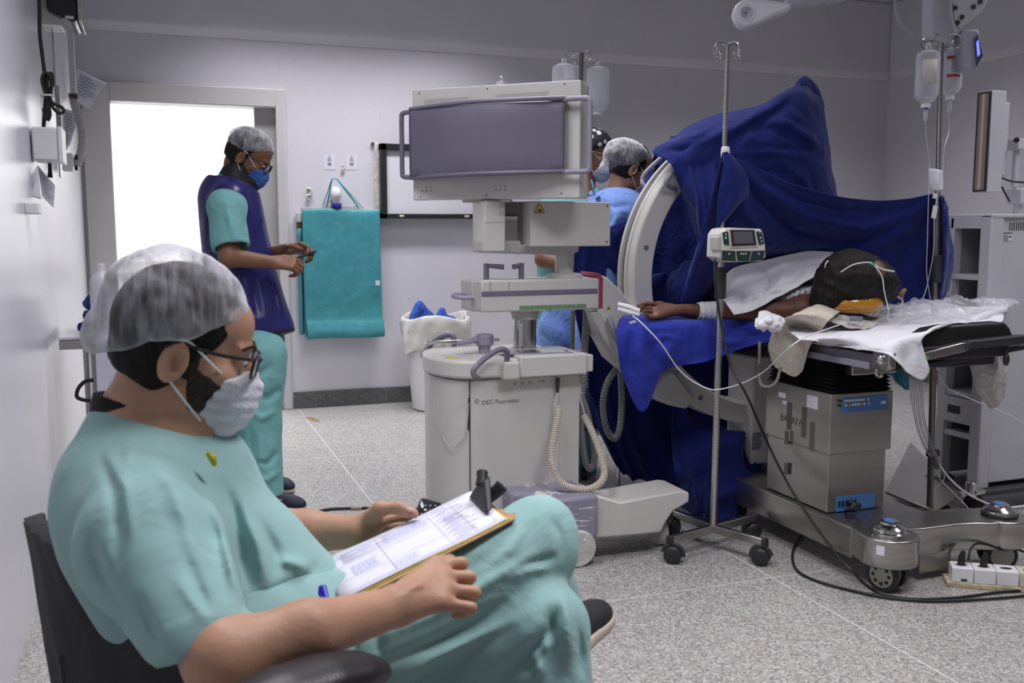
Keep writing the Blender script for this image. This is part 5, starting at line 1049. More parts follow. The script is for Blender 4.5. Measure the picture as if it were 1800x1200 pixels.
# floor length drape behind the arc
drape('side_drape', 'floor-length dark blue drape hanging from the table side behind the white arc', rowsY(
    ((1040, 640, 3.90), (1060, 560, 3.90), (1110, 500, 3.90), (1160, 480, 3.90), (1230, 480, 3.88), (1330, 490, 3.86), (1400, 500, 3.86)),
    ((1036, 660, 3.92), (1066, 600, 3.90), (1115, 560, 3.90), (1170, 550, 3.90), (1240, 550, 3.88), (1330, 570, 3.86), (1400, 570, 3.86)),
    ((1036, 690, 3.94), (1075, 670, 3.92), (1125, 660, 3.92), (1180, 660, 3.90), (1250, 670, 3.86), (1325, 680, 3.82), (1400, 680, 3.82)),
    ((1048, 750, 3.98), (1095, 765, 3.96), (1145, 770, 3.94), (1200, 780, 3.98), (1262, 790, 3.86), (1330, 795, 3.80), (1400, 790, 3.85)),
    ((1095, 840, 4.02), (1130, 852, 3.98), (1175, 865, 3.90), (1225, 870, 3.80), (1280, 870, 3.70), (1338, 860, 3.66), (1400, 850, 3.75))),
    fold=.025, fs=2.6, seed=11, stretch=(1.6, 1.6, .5), folds=[('u', 7, .028, 1.6)], nu=9)
drape('trailing_drape', 'blue drape pooled in heavy folds on the floor behind the left drip stand', [
    [PY(1185, 700, 3.66), PY(1225, 735, 3.62), PY(1262, 745, 3.58), PY(1300, 760, 3.56), PY(1345, 770, 3.60)],
    [PY(1180, 780, 3.62), PY(1215, 800, 3.54), PY(1258, 812, 3.48), PY(1300, 815, 3.46), PY(1346, 815, 3.50)],
    [PY(1190, 850, 3.58), PY(1220, 862, 3.46), PY(1255, 868, 3.40), PY(1298, 860, 3.40), PY(1346, 850, 3.46)],
    [PZ(1180, 880, .02), PZ(1215, 905, .02), PZ(1255, 917, .02), PZ(1292, 908, .02), PZ(1338, 880, .02)]],
    fold=.026, fs=5, seed=13, folds=[('u', 4, .022, 1.3)], nu=10, nv=10)
# ---------------------------------------------------------------- white linen and small things on the table
M_lin = fabric('white_linen', (.70, .70, .74), rough=.9, crease=.35, cscale=12, weave=.15, sheen=.1, vary=.02)
M_cream = fabric('cream_cotton', (.62, .56, .46), rough=.9, crease=.6, cscale=22, weave=.2, vary=.05)
drape('table_sheet', 'white sheet spread over the table end and hanging to a point over its near corner', [
    [PY(1385, 560, 3.36), PY(1450, 556, 3.36), PY(1530, 553, 3.36), PY(1600, 548, 3.34), PY(1690, 538, 3.3), PY(1775, 532, 3.25)],
    [PY(1385, 578, 3.02), PY(1455, 575, 2.97), PY(1530, 573, 2.92), PY(1600, 567, 2.90), PY(1690, 556, 2.92), PY(1765, 549, 2.9)],
    [PY(1400, 592, 2.84), PY(1460, 592, 2.79), PY(1530, 590, 2.74), PY(1600, 583, 2.70), PY(1680, 572, 2.74), PY(1755, 566, 2.74)],
    [PY(1428, 598, 2.78), PX(1470, 606, 2.272), PX(1540, 607, 2.268), PY(1590, 594, 2.58), PY(1640, 578, 2.575), PY(1668, 568, 2.60)],
    [PX(1428, 600, 2.270), PX(1470, 607, 2.268), PX(1555, 618, 2.264), PY(1590, 632, 2.57), PY(1612, 618, 2.56), PY(1622, 592, 2.575)],
    [PX(1428, 601, 2.270), PX(1470, 608, 2.268), PX(1560, 622, 2.263), PY(1598, 655, 2.56), PY(1622, 668, 2.555), PY(1634, 652, 2.57)]],
    'sheet', M_lin, fold=.006, fs=8, seed=21)
drape('torso_cover', 'white cloth spread over the patient\'s upper back', [
    [PY(1262, 500, 3.34), PY(1290, 472, 3.38), PY(1335, 460, 3.38), PY(1385, 449, 3.37), PY(1430, 441, 3.35), PY(1480, 444, 3.31)],
    [PY(1268, 525, 3.32), PY(1295, 498, 3.40), PY(1338, 484, 3.42), PY(1385, 470, 3.40), PY(1425, 460, 3.36), PY(1468, 457, 3.30)],
    [PY(1276, 530, 3.22), PY(1302, 516, 3.25), PY(1342, 505, 3.26), PY(1382, 492, 3.26), PY(1418, 481, 3.25), PY(1454, 472, 3.23)],
    [PY(1290, 553, 3.17), PY(1316, 547, 3.17), PY(1344, 534, 3.18), PY(1376, 516, 3.20), PY(1406, 500, 3.20), PY(1436, 484, 3.20)]],
    'cloth', M_lin, fold=.007, fs=9, seed=23, nu=13, nv=16, lines=[(a, b, c*1.7) for a, b, c in DL4])
drape('cream_cloth', 'creased cream cotton cloth dangling over the table edge', [
    [PY(1420, 540, 2.98), PY(1440, 534, 3.0), PY(1462, 537, 3.0), PY(1480, 545, 2.98)],
    [PY(1385, 558, 2.90), PY(1410, 553, 2.86), PY(1438, 556, 2.84), PY(1458, 562, 2.84)],
    [PX(1362, 575, 2.26), PX(1385, 578, 2.25), PX(1412, 582, 2.25), PX(1440, 586, 2.255)],
    [PX(1350, 600, 2.25), PX(1374, 604, 2.245), PX(1398, 608, 2.245), PX(1424, 606, 2.25)],
    [PX(1354, 628, 2.25), PX(1374, 634, 2.245), PX(1394, 636, 2.245), PX(1416, 630, 2.25)],
    [PX(1362, 645, 2.25), PX(1378, 654, 2.245), PX(1396, 662, 2.245), PX(1410, 652, 2.25)]], 'cloth', M_cream, fold=.004, fs=14, seed=25)
drape('gauze_wad', 'crumpled white gauze wad beside the cream cloth on the arm board', [
    [PY(1335, 552, 2.98), PY(1350, 545, 2.98), PY(1368, 548, 2.97), PY(1384, 560, 2.97)],
    [PY(1324, 566, 2.92), PY(1345, 560, 2.88), PY(1365, 562, 2.88), PY(1378, 572, 2.90)],
    [PY(1328, 578, 2.90), PY(1345, 574, 2.87), PY(1362, 576, 2.88), PY(1374, 582, 2.90)],
    [PY(1345, 584, 2.92), PY(1352, 584, 2.90), PY(1362, 586, 2.90), PY(1370, 588, 2.92)]], 'gauze', M_lin, fold=.014, fs=22, seed=26)
drape('striped_towel', 'rumpled off-white towel under the amber head ring', [
    [PY(1418, 540, 3.14), PY(1450, 533, 3.14), PY(1500, 545, 3.1), PY(1552, 548, 3.08)],
    [PY(1420, 556, 3.02), PY(1455, 548, 2.98), PY(1500, 562, 2.92), PY(1545, 562, 2.92)],
    [PY(1440, 566, 2.94), PY(1462, 562, 2.88), PY(1500, 574, 2.84), PY(1535, 574, 2.86)]], 'towel', fabric('off_white_towel', (.55, .52, .50), crease=.8, cscale=30), fold=.012, fs=12, seed=27)
# clear packaging
def film(name, lab, ctrl, seed, f=.012):
    b = MB(); b.grid(sheet(ctrl, 12, 10, fold=f, fs=17, seed=seed)); return setp(obj(name, b, M_film, ang=30), lab, 'packaging')
film('plastic_packaging', 'crinkled clear plastic packaging lying on the white sheet at the table end', [
    [PY(1535, 545, 3.20), PY(1580, 528, 3.20), PY(1640, 522, 3.18), PY(1700, 522, 3.15), PY(1760, 524, 3.10), PY(1792, 530, 3.05)],
    [PY(1530, 560, 3.00), PY(1580, 540, 2.98), PY(1640, 532, 2.96), PY(1700, 532, 2.95), PY(1750, 530, 2.94), PY(1782, 532, 2.92)],
    [PY(1540, 572, 2.90), PY(1590, 560, 2.86), PY(1640, 552, 2.85), PY(1700, 548, 2.84), PY(1740, 544, 2.85), PY(1765, 542, 2.86)]], 31, .018)
film('plastic_packaging', 'second clear plastic wrapper rolled up on top of the first, nearer the pole', [
    [PY(1560, 545, 3.05), PY(1610, 520, 3.05), PY(1660, 528, 3.02), PY(1720, 540, 3.0)],
    [PY(1560, 562, 2.95), PY(1610, 535, 2.93), PY(1660, 540, 2.92), PY(1715, 552, 2.92)],
    [PY(1570, 575, 2.88), PY(1615, 556, 2.85), PY(1660, 556, 2.85), PY(1705, 560, 2.86)]], 33, .02)
bpy.data.objects['plastic_packaging']['group'] = 'clear wrappers on the table'; bpy.data.objects['plastic_packaging.001']['group'] = 'clear wrappers on the table'
b = MB(); b.tube([PY(1705, 567, 2.82), PY(1730, 556, 2.85), PY(1765, 545, 2.9)], [.014, .016, .015], smooth=4, seg=14); setp(obj('gauze_roll', b, M_lin), 'white gauze roll inside the clear packaging', 'gauze')
for k, pts in enumerate([((1560, 535, 2.98), (1568, 524, 2.98), (1580, 522, 2.98), (1587, 530, 2.97), (1580, 538, 2.96), (1568, 538, 2.96), (1562, 545, 2.95), (1560, 560, 2.9)), ((1590, 560, 2.86), (1640, 552, 2.84), (1680, 560, 2.82), (1640, 572, 2.80), (1600, 570, 2.82), (1620, 562, 2.84), (1670, 556, 2.84), (1700, 562, 2.82))]):
    b = MB(); b.tube([PY(*p) for p in pts], .0028, smooth=7, seg=8); setp(obj('clear_tube', b, M_tube), ['looped clear tube rising behind the head ring', 'coiled clear tube lying in the crinkled packaging'][k], 'tube')
b = MB(); p = PY(1505, 560, 2.86); b.box(p, (.045, .03, .018), rot=(0, .1, .3)); gc = thing('cable_connector', 'small blue-grey cable connector on the white sheet below the head ring', 'connector', p); WM[gc.name] = Matrix.Translation(p); obj('body', b, mat('blue_grey_plastic', (.16, .18, .23), rough=.4), gc, bevel=.004)
# cloths hanging under the table end
drape('hanging_gown', 'crumpled translucent white sheet hanging below the right end of the table', rowsY(
    ((1700, 622, 2.75), (1722, 616, 2.72), (1745, 612, 2.72), (1768, 614, 2.74)), ((1706, 655, 2.75), (1728, 658, 2.70), (1750, 655, 2.70), (1770, 650, 2.74)),
    ((1716, 690, 2.75), (1735, 700, 2.71), (1752, 700, 2.71), (1769, 690, 2.75)), ((1738, 716, 2.75), (1745, 719, 2.73), (1756, 712, 2.73), (1768, 698, 2.75))), 'sheet', fabric('thin_paper_sheet', (.50, .48, .47), crease=.7, cscale=14), fold=.008, fs=9, seed=41)
drape('teal_cloth', 'teal cloth corner hanging behind the table column', rowsY(((1567, 650, 3.2), (1580, 648, 3.2), (1595, 650, 3.2)), ((1572, 668, 3.2), (1585, 668, 3.18), (1598, 668, 3.2)), ((1590, 684, 3.2), (1594, 686, 3.2), (1599, 684, 3.2))), 'cloth', fabric('teal_cloth', (.06, .25, .33)), fold=.004, fs=8)
# ---------------------------------------------------------------- people
def skin(name, col, hair_shadow=0.0): return mat(name, col, rough=.48, vary=.10, vscale=14, bump=.18, bscale=160, sss=.12, spec=.4)
M_skin1 = skin('warm_skin', (.46, .26, .17)); M_skin2 = skin('brown_skin', (.20, .095, .055)); M_skin3 = skin('dark_brown_skin', (.115, .05, .03)); M_skin4 = skin('tan_skin', (.30, .155, .10))
M_hair = mat('black_hair', (.012, .010, .009), rough=.6, vary=.5, vscale=90, bump=.6, bscale=260, stretch=(1, 1, .3), spec=.2)
M_beard = mat('dark_beard', (.030, .019, .014), rough=.75, vary=.6, vscale=160, bump=.7, bscale=420)
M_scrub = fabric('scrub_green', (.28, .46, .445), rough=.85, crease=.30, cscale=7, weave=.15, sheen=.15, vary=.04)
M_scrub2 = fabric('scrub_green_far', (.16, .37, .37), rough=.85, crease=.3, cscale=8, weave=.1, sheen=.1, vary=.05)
M_frame = mat('black_frame', (.01, .01, .012), rough=.25)
M_lens = glassy('spectacle_lens', (.5, .55, .6), .06, .03)
M_eye = mat('eye_white', (.6, .58, .56), rough=.2)
def cap_mat():
    m = bpy.data.materials.new('bouffant_cap'); m.use_nodes = True; nt = m.node_tree; b = nt.nodes['Principled BSDF']; out = nt.nodes['Material Output']; L = nt.links.new; N = nt.nodes.new
    b.inputs['Base Color'].default_value = (.58, .58, .62, 1); b.inputs['Roughness'].default_value = .9; b.inputs['Specular IOR Level'].default_value = .15
    tc = N('ShaderNodeTexCoord')
    def noise(sc, st, det, dis):
        mp = N('ShaderNodeMapping'); mp.inputs['Scale'].default_value = st; mp.inputs['Rotation'].default_value = (0, 0, PHI); L(tc.outputs['Object'], mp.inputs[0]); n = N('ShaderNodeTexNoise'); n.inputs['Scale'].default_value = sc; n.inputs['Detail'].default_value = det; n.inputs['Distortion'].default_value = dis; L(mp.outputs[0], n.inputs['Vector']); return n.outputs[0]
    n1 = noise(30, (3.2, .8, .55), 2, .6); n2 = noise(14, (1, 1, 1), 3, 1.0)
    ad = N('ShaderNodeMath'); ad.operation = 'ADD'; L(n1, ad.inputs[0]); L(n2, ad.inputs[1])
    mr = N('ShaderNodeMapRange'); L(ad.outputs[0], mr.inputs[0]); mr.inputs[1].default_value = .80; mr.inputs[2].default_value = 1.25; mr.inputs[3].default_value = .10; mr.inputs[4].default_value = .48
    lw = N('ShaderNodeLayerWeight'); lw.inputs[0].default_value = .5
    pw = N('ShaderNodeMath'); pw.operation = 'POWER'; L(lw.outputs['Facing'], pw.inputs[0]); pw.inputs[1].default_value = 1.6
    a2 = N('ShaderNodeMath'); a2.operation = 'MULTIPLY_ADD'; L(pw.outputs[0], a2.inputs[0]); a2.inputs[1].default_value = .85; L(mr.outputs[0], a2.inputs[2]); a2.use_clamp = True
    tr = N('ShaderNodeBsdfTransparent'); mx = N('ShaderNodeMixShader'); L(a2.outputs[0], mx.inputs[0]); L(tr.outputs[0], mx.inputs[1]); L(b.outputs[0], mx.inputs[2]); L(mx.outputs[0], out.inputs[0])
    bp = N('ShaderNodeBump'); bp.inputs['Strength'].default_value = .55; bp.inputs['Distance'].default_value = .004; L(ad.outputs[0], bp.inputs['Height']); L(bp.outputs[0], b.inputs['Normal'])
    return m
M_cap = cap_mat()
def head_mtx(org, fwd, up):
    f = Vector(fwd).normalized(); r = f.cross(Vector(up)).normalized(); u = r.cross(f)
    return Matrix(((r.x, f.x, u.x, org[0]), (r.y, f.y, u.y, org[1]), (r.z, f.z, u.z, org[2]), (0, 0, 0, 1)))
class Head:
    def __init__(s, Mh, k=1.0): s.M = Mh @ Matrix.Scale(k, 4); s.R = Mh.to_3x3(); s.k = k
    def p(s, x, y, z): return s.M @ Vector((x, y, z))
    def e(s, c, r, rot=None): return s_ell(s.p(*c), [q*s.k for q in r], s.R @ (Euler(rot).to_matrix() if rot else Matrix.Identity(3)))
    def c(s, a, b, ra, rb=None): return s_cap(s.p(*a), s.p(*b), ra*s.k, (rb or ra)*s.k)
    def half(s, pt, n): return s_half(s.p(*pt), s.R @ Vector(n))
    def face(s, off=0.0):
        o = [('+', s.e((0, -.012, .045), (.077+off, .097+off, .088+off))), ('+', s.e((0, .028, -.018), (.061+off, .066+off, .084+off)), .02),
             ('+', s.e((0, .045, .058), (.058+off, .047+off, .042+off)), .02), ('+', s.c((.046, .008, -.06), (.012, .068, -.096), .020+off, .017+off), .025), ('+', s.c((-.046, .008, -.06), (-.012, .068, -.096), .020+off, .017+off), .025),
             ('+', s.e((.042, .060, -.016), (.022+off, .020+off, .017+off)), .02), ('+', s.e((-.042, .060, -.016), (.022+off, .020+off, .017+off)), .02), ('+', s.e((0, .074, -.094), (.018+off, .014+off, .015+off)), .015)]
        return o
    def features(s):
        o = []
        for q in (1, -1):
            o += [('-', s.e((q*.032, .100, .012), (.018, .014, .011)), .012), ('+', s.e((q*.031, .081, .011), (.0135, .0130, .0115)), .004),
                  ('+', s.c((q*.012, .093, .030), (q*.046, .080, .031), .0065, .005), .012)]
        o += [('+', s.c((0, .090, .014), (0, .110, -.024), .0075, .0105), .010), ('+', s.e((.010, .098, -.029), (.008, .010, .007)), .006), ('+', s.e((-.010, .098, -.029), (.008, .010, .007)), .006),
              ('+', s.c((-.019, .090, -.058), (.019, .090, -.058), .0065), .006), ('+', s.c((-.016, .089, -.068), (.016, .089, -.068), .0075), .006)]
        for q in (1, -1):
            o += [('+', s.e((q*.080, -.008, -.004), (.010, .022, .034), (-.22, 0, q*-.34)), .005), ('-', s.e((q*.090, -.002, -.003), (.011, .0115, .019), (-.2, 0, 0)), .003),
                  ('+', s.e((q*.084, .008, -.006), (.004, .005, .007)), .003), ('+', s.c((q*.083, -.012, .012), (q*.084, -.010, -.014), .0036, .003), .002)]
        return o
def part_tube(name, pts, r, m_, parent, seg=8, smooth=4, flat=None):
    q = MB(); q.tube(pts, r, smooth=smooth, seg=seg, flat=flat); return obj(name, q, m_, parent)
def hair_part(H, parent, h=.004, cut=((0, .062, .02), (0, 1, -.35)), low=((0, -.04, -.045), (0, -.55, -1)), off=.006, m_=None, extra=()):
    f = build_sdf(H.face(off)[:1]+[('+', H.e((0, -.03, -.0), (.070+off, .068+off, .075+off)), .02)]+list(extra)+[('&', H.half(*cut), .006), ('&', H.half(*low), .006), ('w', wob(90, .0018, 3))])
    return sdf_obj('hair', f, h, m_ or M_hair, parent, relax=1)
def cap_part(H, parent, c=(0, -.028, .058), r=(.098, .112, .102), cut=((0, 0, .036), (0, .5, -1)), h=.0045, m_=None, name='bouffant_cap', tail=None, rim=True):
    ops = [('+', H.e(c, r))]
    if tail: ops.append(('+', H.e(*tail), .03))
    ops += [('&', H.half(*cut), .008), ('w', wob(55, .0045, 2, (1, 1, 1))), ('w', wob(130, .0016, 4))]
    return sdf_obj(name, build_sdf(ops), h, m_ or M_cap, parent, relax=2)
def mask_part(H, parent, m_, h=.003, pleats=True, side=((0, .058, -.04), (0, -1, .45)), top=((0, .1, -.004), (0, -.35, 1))):
    ops = H.face(.0045)[1:]+[('+', H.e((0, .080, -.052), (.050, .046, .056)), .02), ('+', H.c((0, .098, -.006), (0, .113, -.03), .013, .014), .014), ('&', H.half(*side), .004), ('&', H.half(*top), .004), ('&', H.half((0, 0, -.118), (0, -.5, -1)), .006), ('w', wob(120, .0012, 6))]
    inv = H.M.inverted(); Rn = np.array(inv.to_3x3()); tn = np.array(inv.translation)
    if pleats: ops.append(('w', lambda p: (.0011*np.sin((p@Rn.T.astype(np.float32)+tn.astype(np.float32))[:, 2]*2*math.pi/.017)).astype(np.float32)))
    mk = sdf_obj('face_mask', build_sdf(ops), h, m_, parent, relax=1)
    for q in (1, -1):
        part_tube('strap', [H.p(q*.060, .066, -.012), H.p(q*.074, .035, .010), H.p(q*.082, .010, .028), H.p(q*.085, -.006, .030)], .0018*H.k, M_white, mk)
        part_tube('strap', [H.p(q*.055, .048, -.085), H.p(q*.070, .022, -.060), H.p(q*.082, -.004, -.034), H.p(q*.084, -.012, -.026)], .0018*H.k, M_white, mk)
    return mk
def glasses_part(H, parent, lens=(.050, .034), r=.0021, y=.112, z=.008, m_=None):
    m_ = m_ or M_frame; g = None
    for q in (1, -1):
        loop = [H.p(q*.034+a*math.cos(.13)*1, y-abs(q*.034+a)*.16, z+b) for a, b in rrect(lens[0], lens[1], .012, 4)]
        o = part_tube('glasses' if g is None else 'rim', loop+[loop[0]], r*H.k, m_, parent if g is None else g, smooth=0, seg=8)
        if g is None: g = o
        mb = MB(); mb.add(loop, [tuple(range(len(loop)))]); obj('lens', mb, M_lens, g, solid=.0012, smooth=False)
        part_tube('temple', [H.p(q*.060, y-.011, z+.012), H.p(q*.072, y-.025, z+.013), H.p(q*.079, .05, z+.012), H.p(q*.083, .004, z+.016), H.p(q*.083, -.012, z+.016), H.p(q*.081, -.022, z+.008)], r*1.15*H.k, m_, g)
    part_tube('bridge', [H.p(-.010, y-.001, z+.006), H.p(0, y+.003, z+.009), H.p(.010, y-.001, z+.006)], r*H.k, m_, g)
    return g
def eyes_part(H, parent):
    for q in (1, -1):
        mb = MB(); mb.ell(H.p(q*.031, .0825, .0105), (.0118*H.k, .0122*H.k, .0080*H.k), rot=H.R); e = obj('eye', mb, M_eye, parent)
        mb = MB(); mb.ell(H.p(q*.031, .0925, .0075), (.0050*H.k, .0025*H.k, .0045*H.k), rot=H.R); obj('iris', mb, mat('dark_iris', (.02, .012, .008), rough=.15), e)
def finger(pts, r=(.0092, .0085, .0078, .0070), k=.006):
    return [('+', s_cap(pts[i], pts[i+1], r[i], r[i+1]), k) for i in range(len(pts)-1)]
def nail(p, d, n, parent, m_, s=1.0):
    d = Vector(d).normalized(); n = Vector(n); n = (n-d*n.dot(d)).normalized(); x = d.cross(n)
    mb = MB(); mb.ell(Vector(p)+n*.0058*s, (.0052*s, .0065*s, .0018*s), rot=Matrix((x, d, n)).transposed(), seg=12, rings=8); obj('fingernail', mb, m_, parent)
def curl_hand(wr, kn, side, curl=(.5, .9, .6), spread=.10, k=1.0, thumb=(.55, .5), up=None):
    """generic hand: wr wrist, kn = point the knuckles face, side = unit vector from the little finger to the index finger, palm towards -up"""
    f = (Vector(kn)-Vector(wr)).normalized(); s_ = Vector(side); s_ = (s_-f*s_.dot(f)).normalized(); n = Vector(up); n = (n-f*n.dot(f)-s_*n.dot(s_)).normalized(); w = Vector(wr); ops = []
    tips = []
    for i, (off, ln, l1, l2, l3) in enumerate([(.030, .086, .043, .026, .021), (.010, .090, .047, .030, .022), (-.010, .086, .043, .028, .021), (-.028, .078, .034, .020, .019)]):
        m = w+f*ln*k+s_*off*k; ops.append(('+', s_cap(w+f*.012*k+s_*off*.55*k, m, .0135*k, .0115*k), .016))
        a = 0; p = m; pts = [m]; base = (f+s_*spread*(1.5-i)*.6).normalized()
        for L_, c_ in zip((l1, l2, l3), curl):
            a += c_*(1+.06*i); d = base*math.cos(a)-n*math.sin(a); p = p+d*L_*k; pts.append(p)
        ops += finger(pts, [q*k for q in (.0098, .0088, .0080, .0070)]); tips.append((pts[-1], (pts[-1]-pts[-2]).normalized()))
    b = w+f*.022*k+s_*.024*k-n*.006*k; m1 = b+(f*.62+s_*thumb[0]-n*.35).normalized()*.045*k; m2 = m1+(f*.85+s_*thumb[1]*.4-n*.35).normalized()*.033*k; m3 = m2+(f*.95-s_*.05-n*.30).normalized()*.026*k
    ops += finger([b, m1, m2, m3], [q*k for q in (.016, .0118, .0102, .0088)], .010)
    return ops, tips
def projpx(p):
    q = p-np.array(cC, dtype=np.float32); d = q@np.array(cF, dtype=np.float32)
    return 900+FOC*(q@np.array(cR, dtype=np.float32))/d, 600-FOC*(q@np.array(cU, dtype=np.float32))/d, d
def folds(lines):
    """cloth folds: each (polyline in frame pixels, width px, depth m, +ridge/-valley) displaces the field along its length"""
    def f(p):
        x, y, d = projpx(p); out = np.zeros(len(p), dtype=np.float32)
        for pts, w, a in lines:
            best = np.full(len(p), 1e9, dtype=np.float32); tt = np.zeros(len(p), dtype=np.float32); n = len(pts)-1
            for i in range(n):
                (x0, y0), (x1, y1) = pts[i], pts[i+1]; dx, dy = x1-x0, y1-y0; L2 = dx*dx+dy*dy
                t = np.clip(((x-x0)*dx+(y-y0)*dy)/L2, 0, 1); dd = np.hypot(x-x0-t*dx, y-y0-t*dy); m = dd < best; best = np.where(m, dd, best); tt = np.where(m, (i+t)/n, tt)
            out += -1.5*a*np.exp(-(best/w)**2)*np.sin(np.clip(tt, .01, .99)*math.pi)
        return out
    return f
def xf(p): return Vector((p[0], p[1], p[2]))
# ---------------------------------------------------------------- seated person in the foreground
SP = thing('person', 'person in pale green scrubs, white cap and mask, seated with a clipboard on crossed legs', 'person', (.25, 1.4, 0))
fwd = cR*.933+Vector((cF.x, cF.y, 0)).normalized()*.25-Vector((0, 0, 1))*.26
Hs = Head(head_mtx(P(322, 621, 1.47), fwd, (0, 0, 1)), 1.0)
upz = Vector((0, 0, 1)); latv = Vector((cF.x, cF.y, 0)).normalized(); hR = cR.copy()
Rsh, Lsh = P(226, 900, 1.30), P(330, 828, 1.64); Relb = P(392, 1158, 1.10); Rfo = P(540, 1112, 1.15); Rwr = P(690, 1067, 1.26)
nb = P(255, 760, 1.47)
ops = Hs.face()+Hs.features()
ops += [('+', s_cap(Hs.p(0, -.032, -.035), nb, .053, .060), .02), ('+', s_cap(Hs.p(0, .0, -.06), P(300, 745, 1.47), .036, .04), .03)]
ops += [('+', s_cap(nb+Vector((0, 0, -.02)), P(390, 1060, 1.46), .085, .12), .05), ('+', s_cap(Rsh, Lsh, .052), .05)]
ops += [('+', s_cap(Rsh, Relb, .045, .041), .02), ('+', s_cap(Relb, Rfo, .042, .036), .02), ('+', s_cap(Rfo, Rwr, .036, .0265, (latv, .95)), .02)]
# near (right) hand
kn = [P(765, 992, 1.345), P(780, 1013, 1.325), P(783, 1036, 1.305), P(777, 1059, 1.285)]
pip = [P(812, 990, 1.355), P(826, 1014, 1.335), P(834, 1041, 1.315), P(828, 1068, 1.295)]
dip = [P(806, 1000, 1.378), P(820, 1026, 1.358), P(826, 1052, 1.338), P(818, 1077, 1.315)]
tip = [P(790, 1006, 1.39), P(802, 1032, 1.372), P(808, 1056, 1.352), P(800, 1080, 1.328)]
for i in range(4):
    ops.append(('+', s_cap(Rwr.lerp(kn[i], .12), kn[i], .0165, .0118), .018))
    ops += finger([kn[i], pip[i], dip[i], tip[i]], (.0100, .0090, .0082, .0072) if i < 3 else (.0090, .0080, .0072, .0065), .005)
    ops.append(('+', s_ell(kn[i], (.0105, .0105, .0105)), .008))
ops += finger([Rwr.lerp(P(735, 1010, 1.33), .5), P(752, 1005, 1.355), P(776, 992, 1.372), P(792, 984, 1.385)], (.016, .012, .0105, .009), .010)
for i in range(3): ops.append(('w', folds([([(704+4*i, 1050-12*i), (766, 1000+16*i)], 5, .0012)])))
# far (left) arm and hand with the phone
Lel, Lwr = P(455, 925, 1.72), P(628, 934, 1.66)
ops += [('+', s_cap(Lsh, Lel, .047, .041), .02), ('+', s_cap(Lel, P(545, 936, 1.70), .041, .036), .02), ('+', s_cap(P(545, 936, 1.70), Lwr, .036, .027), .02)]
kl = [P(668, 915, 1.66), P(676, 925, 1.69), P(676, 935, 1.715), P(668, 943, 1.735)]
for i in range(4):
    ops.append(('+', s_cap(Lwr.lerp(kl[i], .1), kl[i], .017, .0125), .018))
    a = kl[i]; q1 = a+cR*.036+Vector((0, 0, .004-.004*i))+latv*.012; q2 = q1+cR*.020+Vector((0, 0, -.006))+latv*.008; q3 = q2+cR*.010+Vector((0, 0, -.014))
    ops += finger([a, q1, q2, q3], (.0098, .0088, .008, .0072), .005)
ops += finger([Lwr.lerp(kl[0], .35)+Vector((0, 0, .01)), P(668, 894, 1.63), P(702, 892, 1.625), P(728, 903, 1.62)], (.017, .012, .0098, .0085), .010)
body = sdf_obj('body', build_sdf(ops), .0034, M_skin1, SP, relax=2)
nail(P(722, 899, 1.615), cR, -cF+Vector((0, 0, 1)), SP, mat('fingernail', (.55, .34, .27), rough=.3), 1.0)
eyes_part(Hs, SP)
hair_part(Hs, SP, .0035, cut=((0, .040, .02), (0, 1, -.75)), low=((0, -.045, -.052), (0, -.35, -1)), off=.0045, extra=[('+', Hs.e((0, -.038, -.02), (.064, .062, .06)), .02)])
part_b = build_sdf(Hs.face(.0028)+[('&', Hs.half((0, .012, -.01), (0, -1, -.15)), .006), ('&', Hs.half((0, .03, -.008), (0, .55, 1)), .008), ('&', Hs.half((0, .075, 0), (0, 1, .1)), .01), ('w', wob(200, .0008, 8))])
sdf_obj('beard', part_b, .0032, M_beard, SP, relax=1)
part_s = build_sdf(Hs.face(.0022)+[('&', Hs.half((0, .006, 0), (0, -1, 0)), .004), ('&', Hs.half((0, .028, 0), (0, 1, 0)), .004), ('&', Hs.half((0, 0, .05), (0, 0, 1)), .004), ('&', Hs.half((0, 0, -.03), (0, 0, -1)), .004)])
sdf_obj('sideburn', part_s, .0032, M_beard, SP, relax=1)
for q in (1, -1): part_tube('eyebrow', [Hs.p(q*.014, .1015, .031), Hs.p(q*.032, .096, .037), Hs.p(q*.05, .084, .031)], .0032, M_beard, SP, flat=.6)
cap_part(Hs, SP, c=(0, -.028, .056), r=(.100, .112, .102), cut=((0, 0, .034), (0, .50, -1)), tail=((0, -.108, -.004), (.062, .036, .036)))
mask_part(Hs, SP, fabric('mask_white', (.62, .64, .69), crease=.3, cscale=30, weave=.1))
glasses_part(Hs, SP, r=.0024)
# scrub top
tilt = Vector((P(258, 742, 1.46)-P(440, 1120, 1.46))).normalized(); Rm = Matrix((latv, tilt.cross(latv).normalized(), tilt)).transposed().to_3x3()
top = [('+', s_cap(P(268, 775, 1.47), P(352, 838, 1.50), .072, .085)), ('+', s_ell(P(274, 935, 1.47), (.185, .116, .180), Rm), .04), ('+', s_ell(P(392, 1040, 1.46), (.165, .150, .175), Rm), .06), ('+', s_cap(P(252, 866, 1.38), P(318, 826, 1.60), .070), .05), ('+', s_cap(P(246, 756, 1.48), P(262, 880, 1.46), .070, .095), .05),
       ('+', s_cap(P(240, 908, 1.30), P(266, 975, 1.245), .078, .080), .045), ('+', build_sdf([('+', s_cap(Lsh, P(420, 900, 1.70), .072, .064)), ('&', s_half(P(415, 895, 1.70), P(455, 905, 1.72)-Lsh), .004)]), .04),
       ('+', s_ell(P(490, 1080, 1.45), (.16, .10, .085), Rm), .05)]
_q1, _q2 = P(288, 1166, 1.10), P(422, 1083, 1.15); _n = (_q2-_q1).cross(latv); _n = _n if _n.z < 0 else -_n
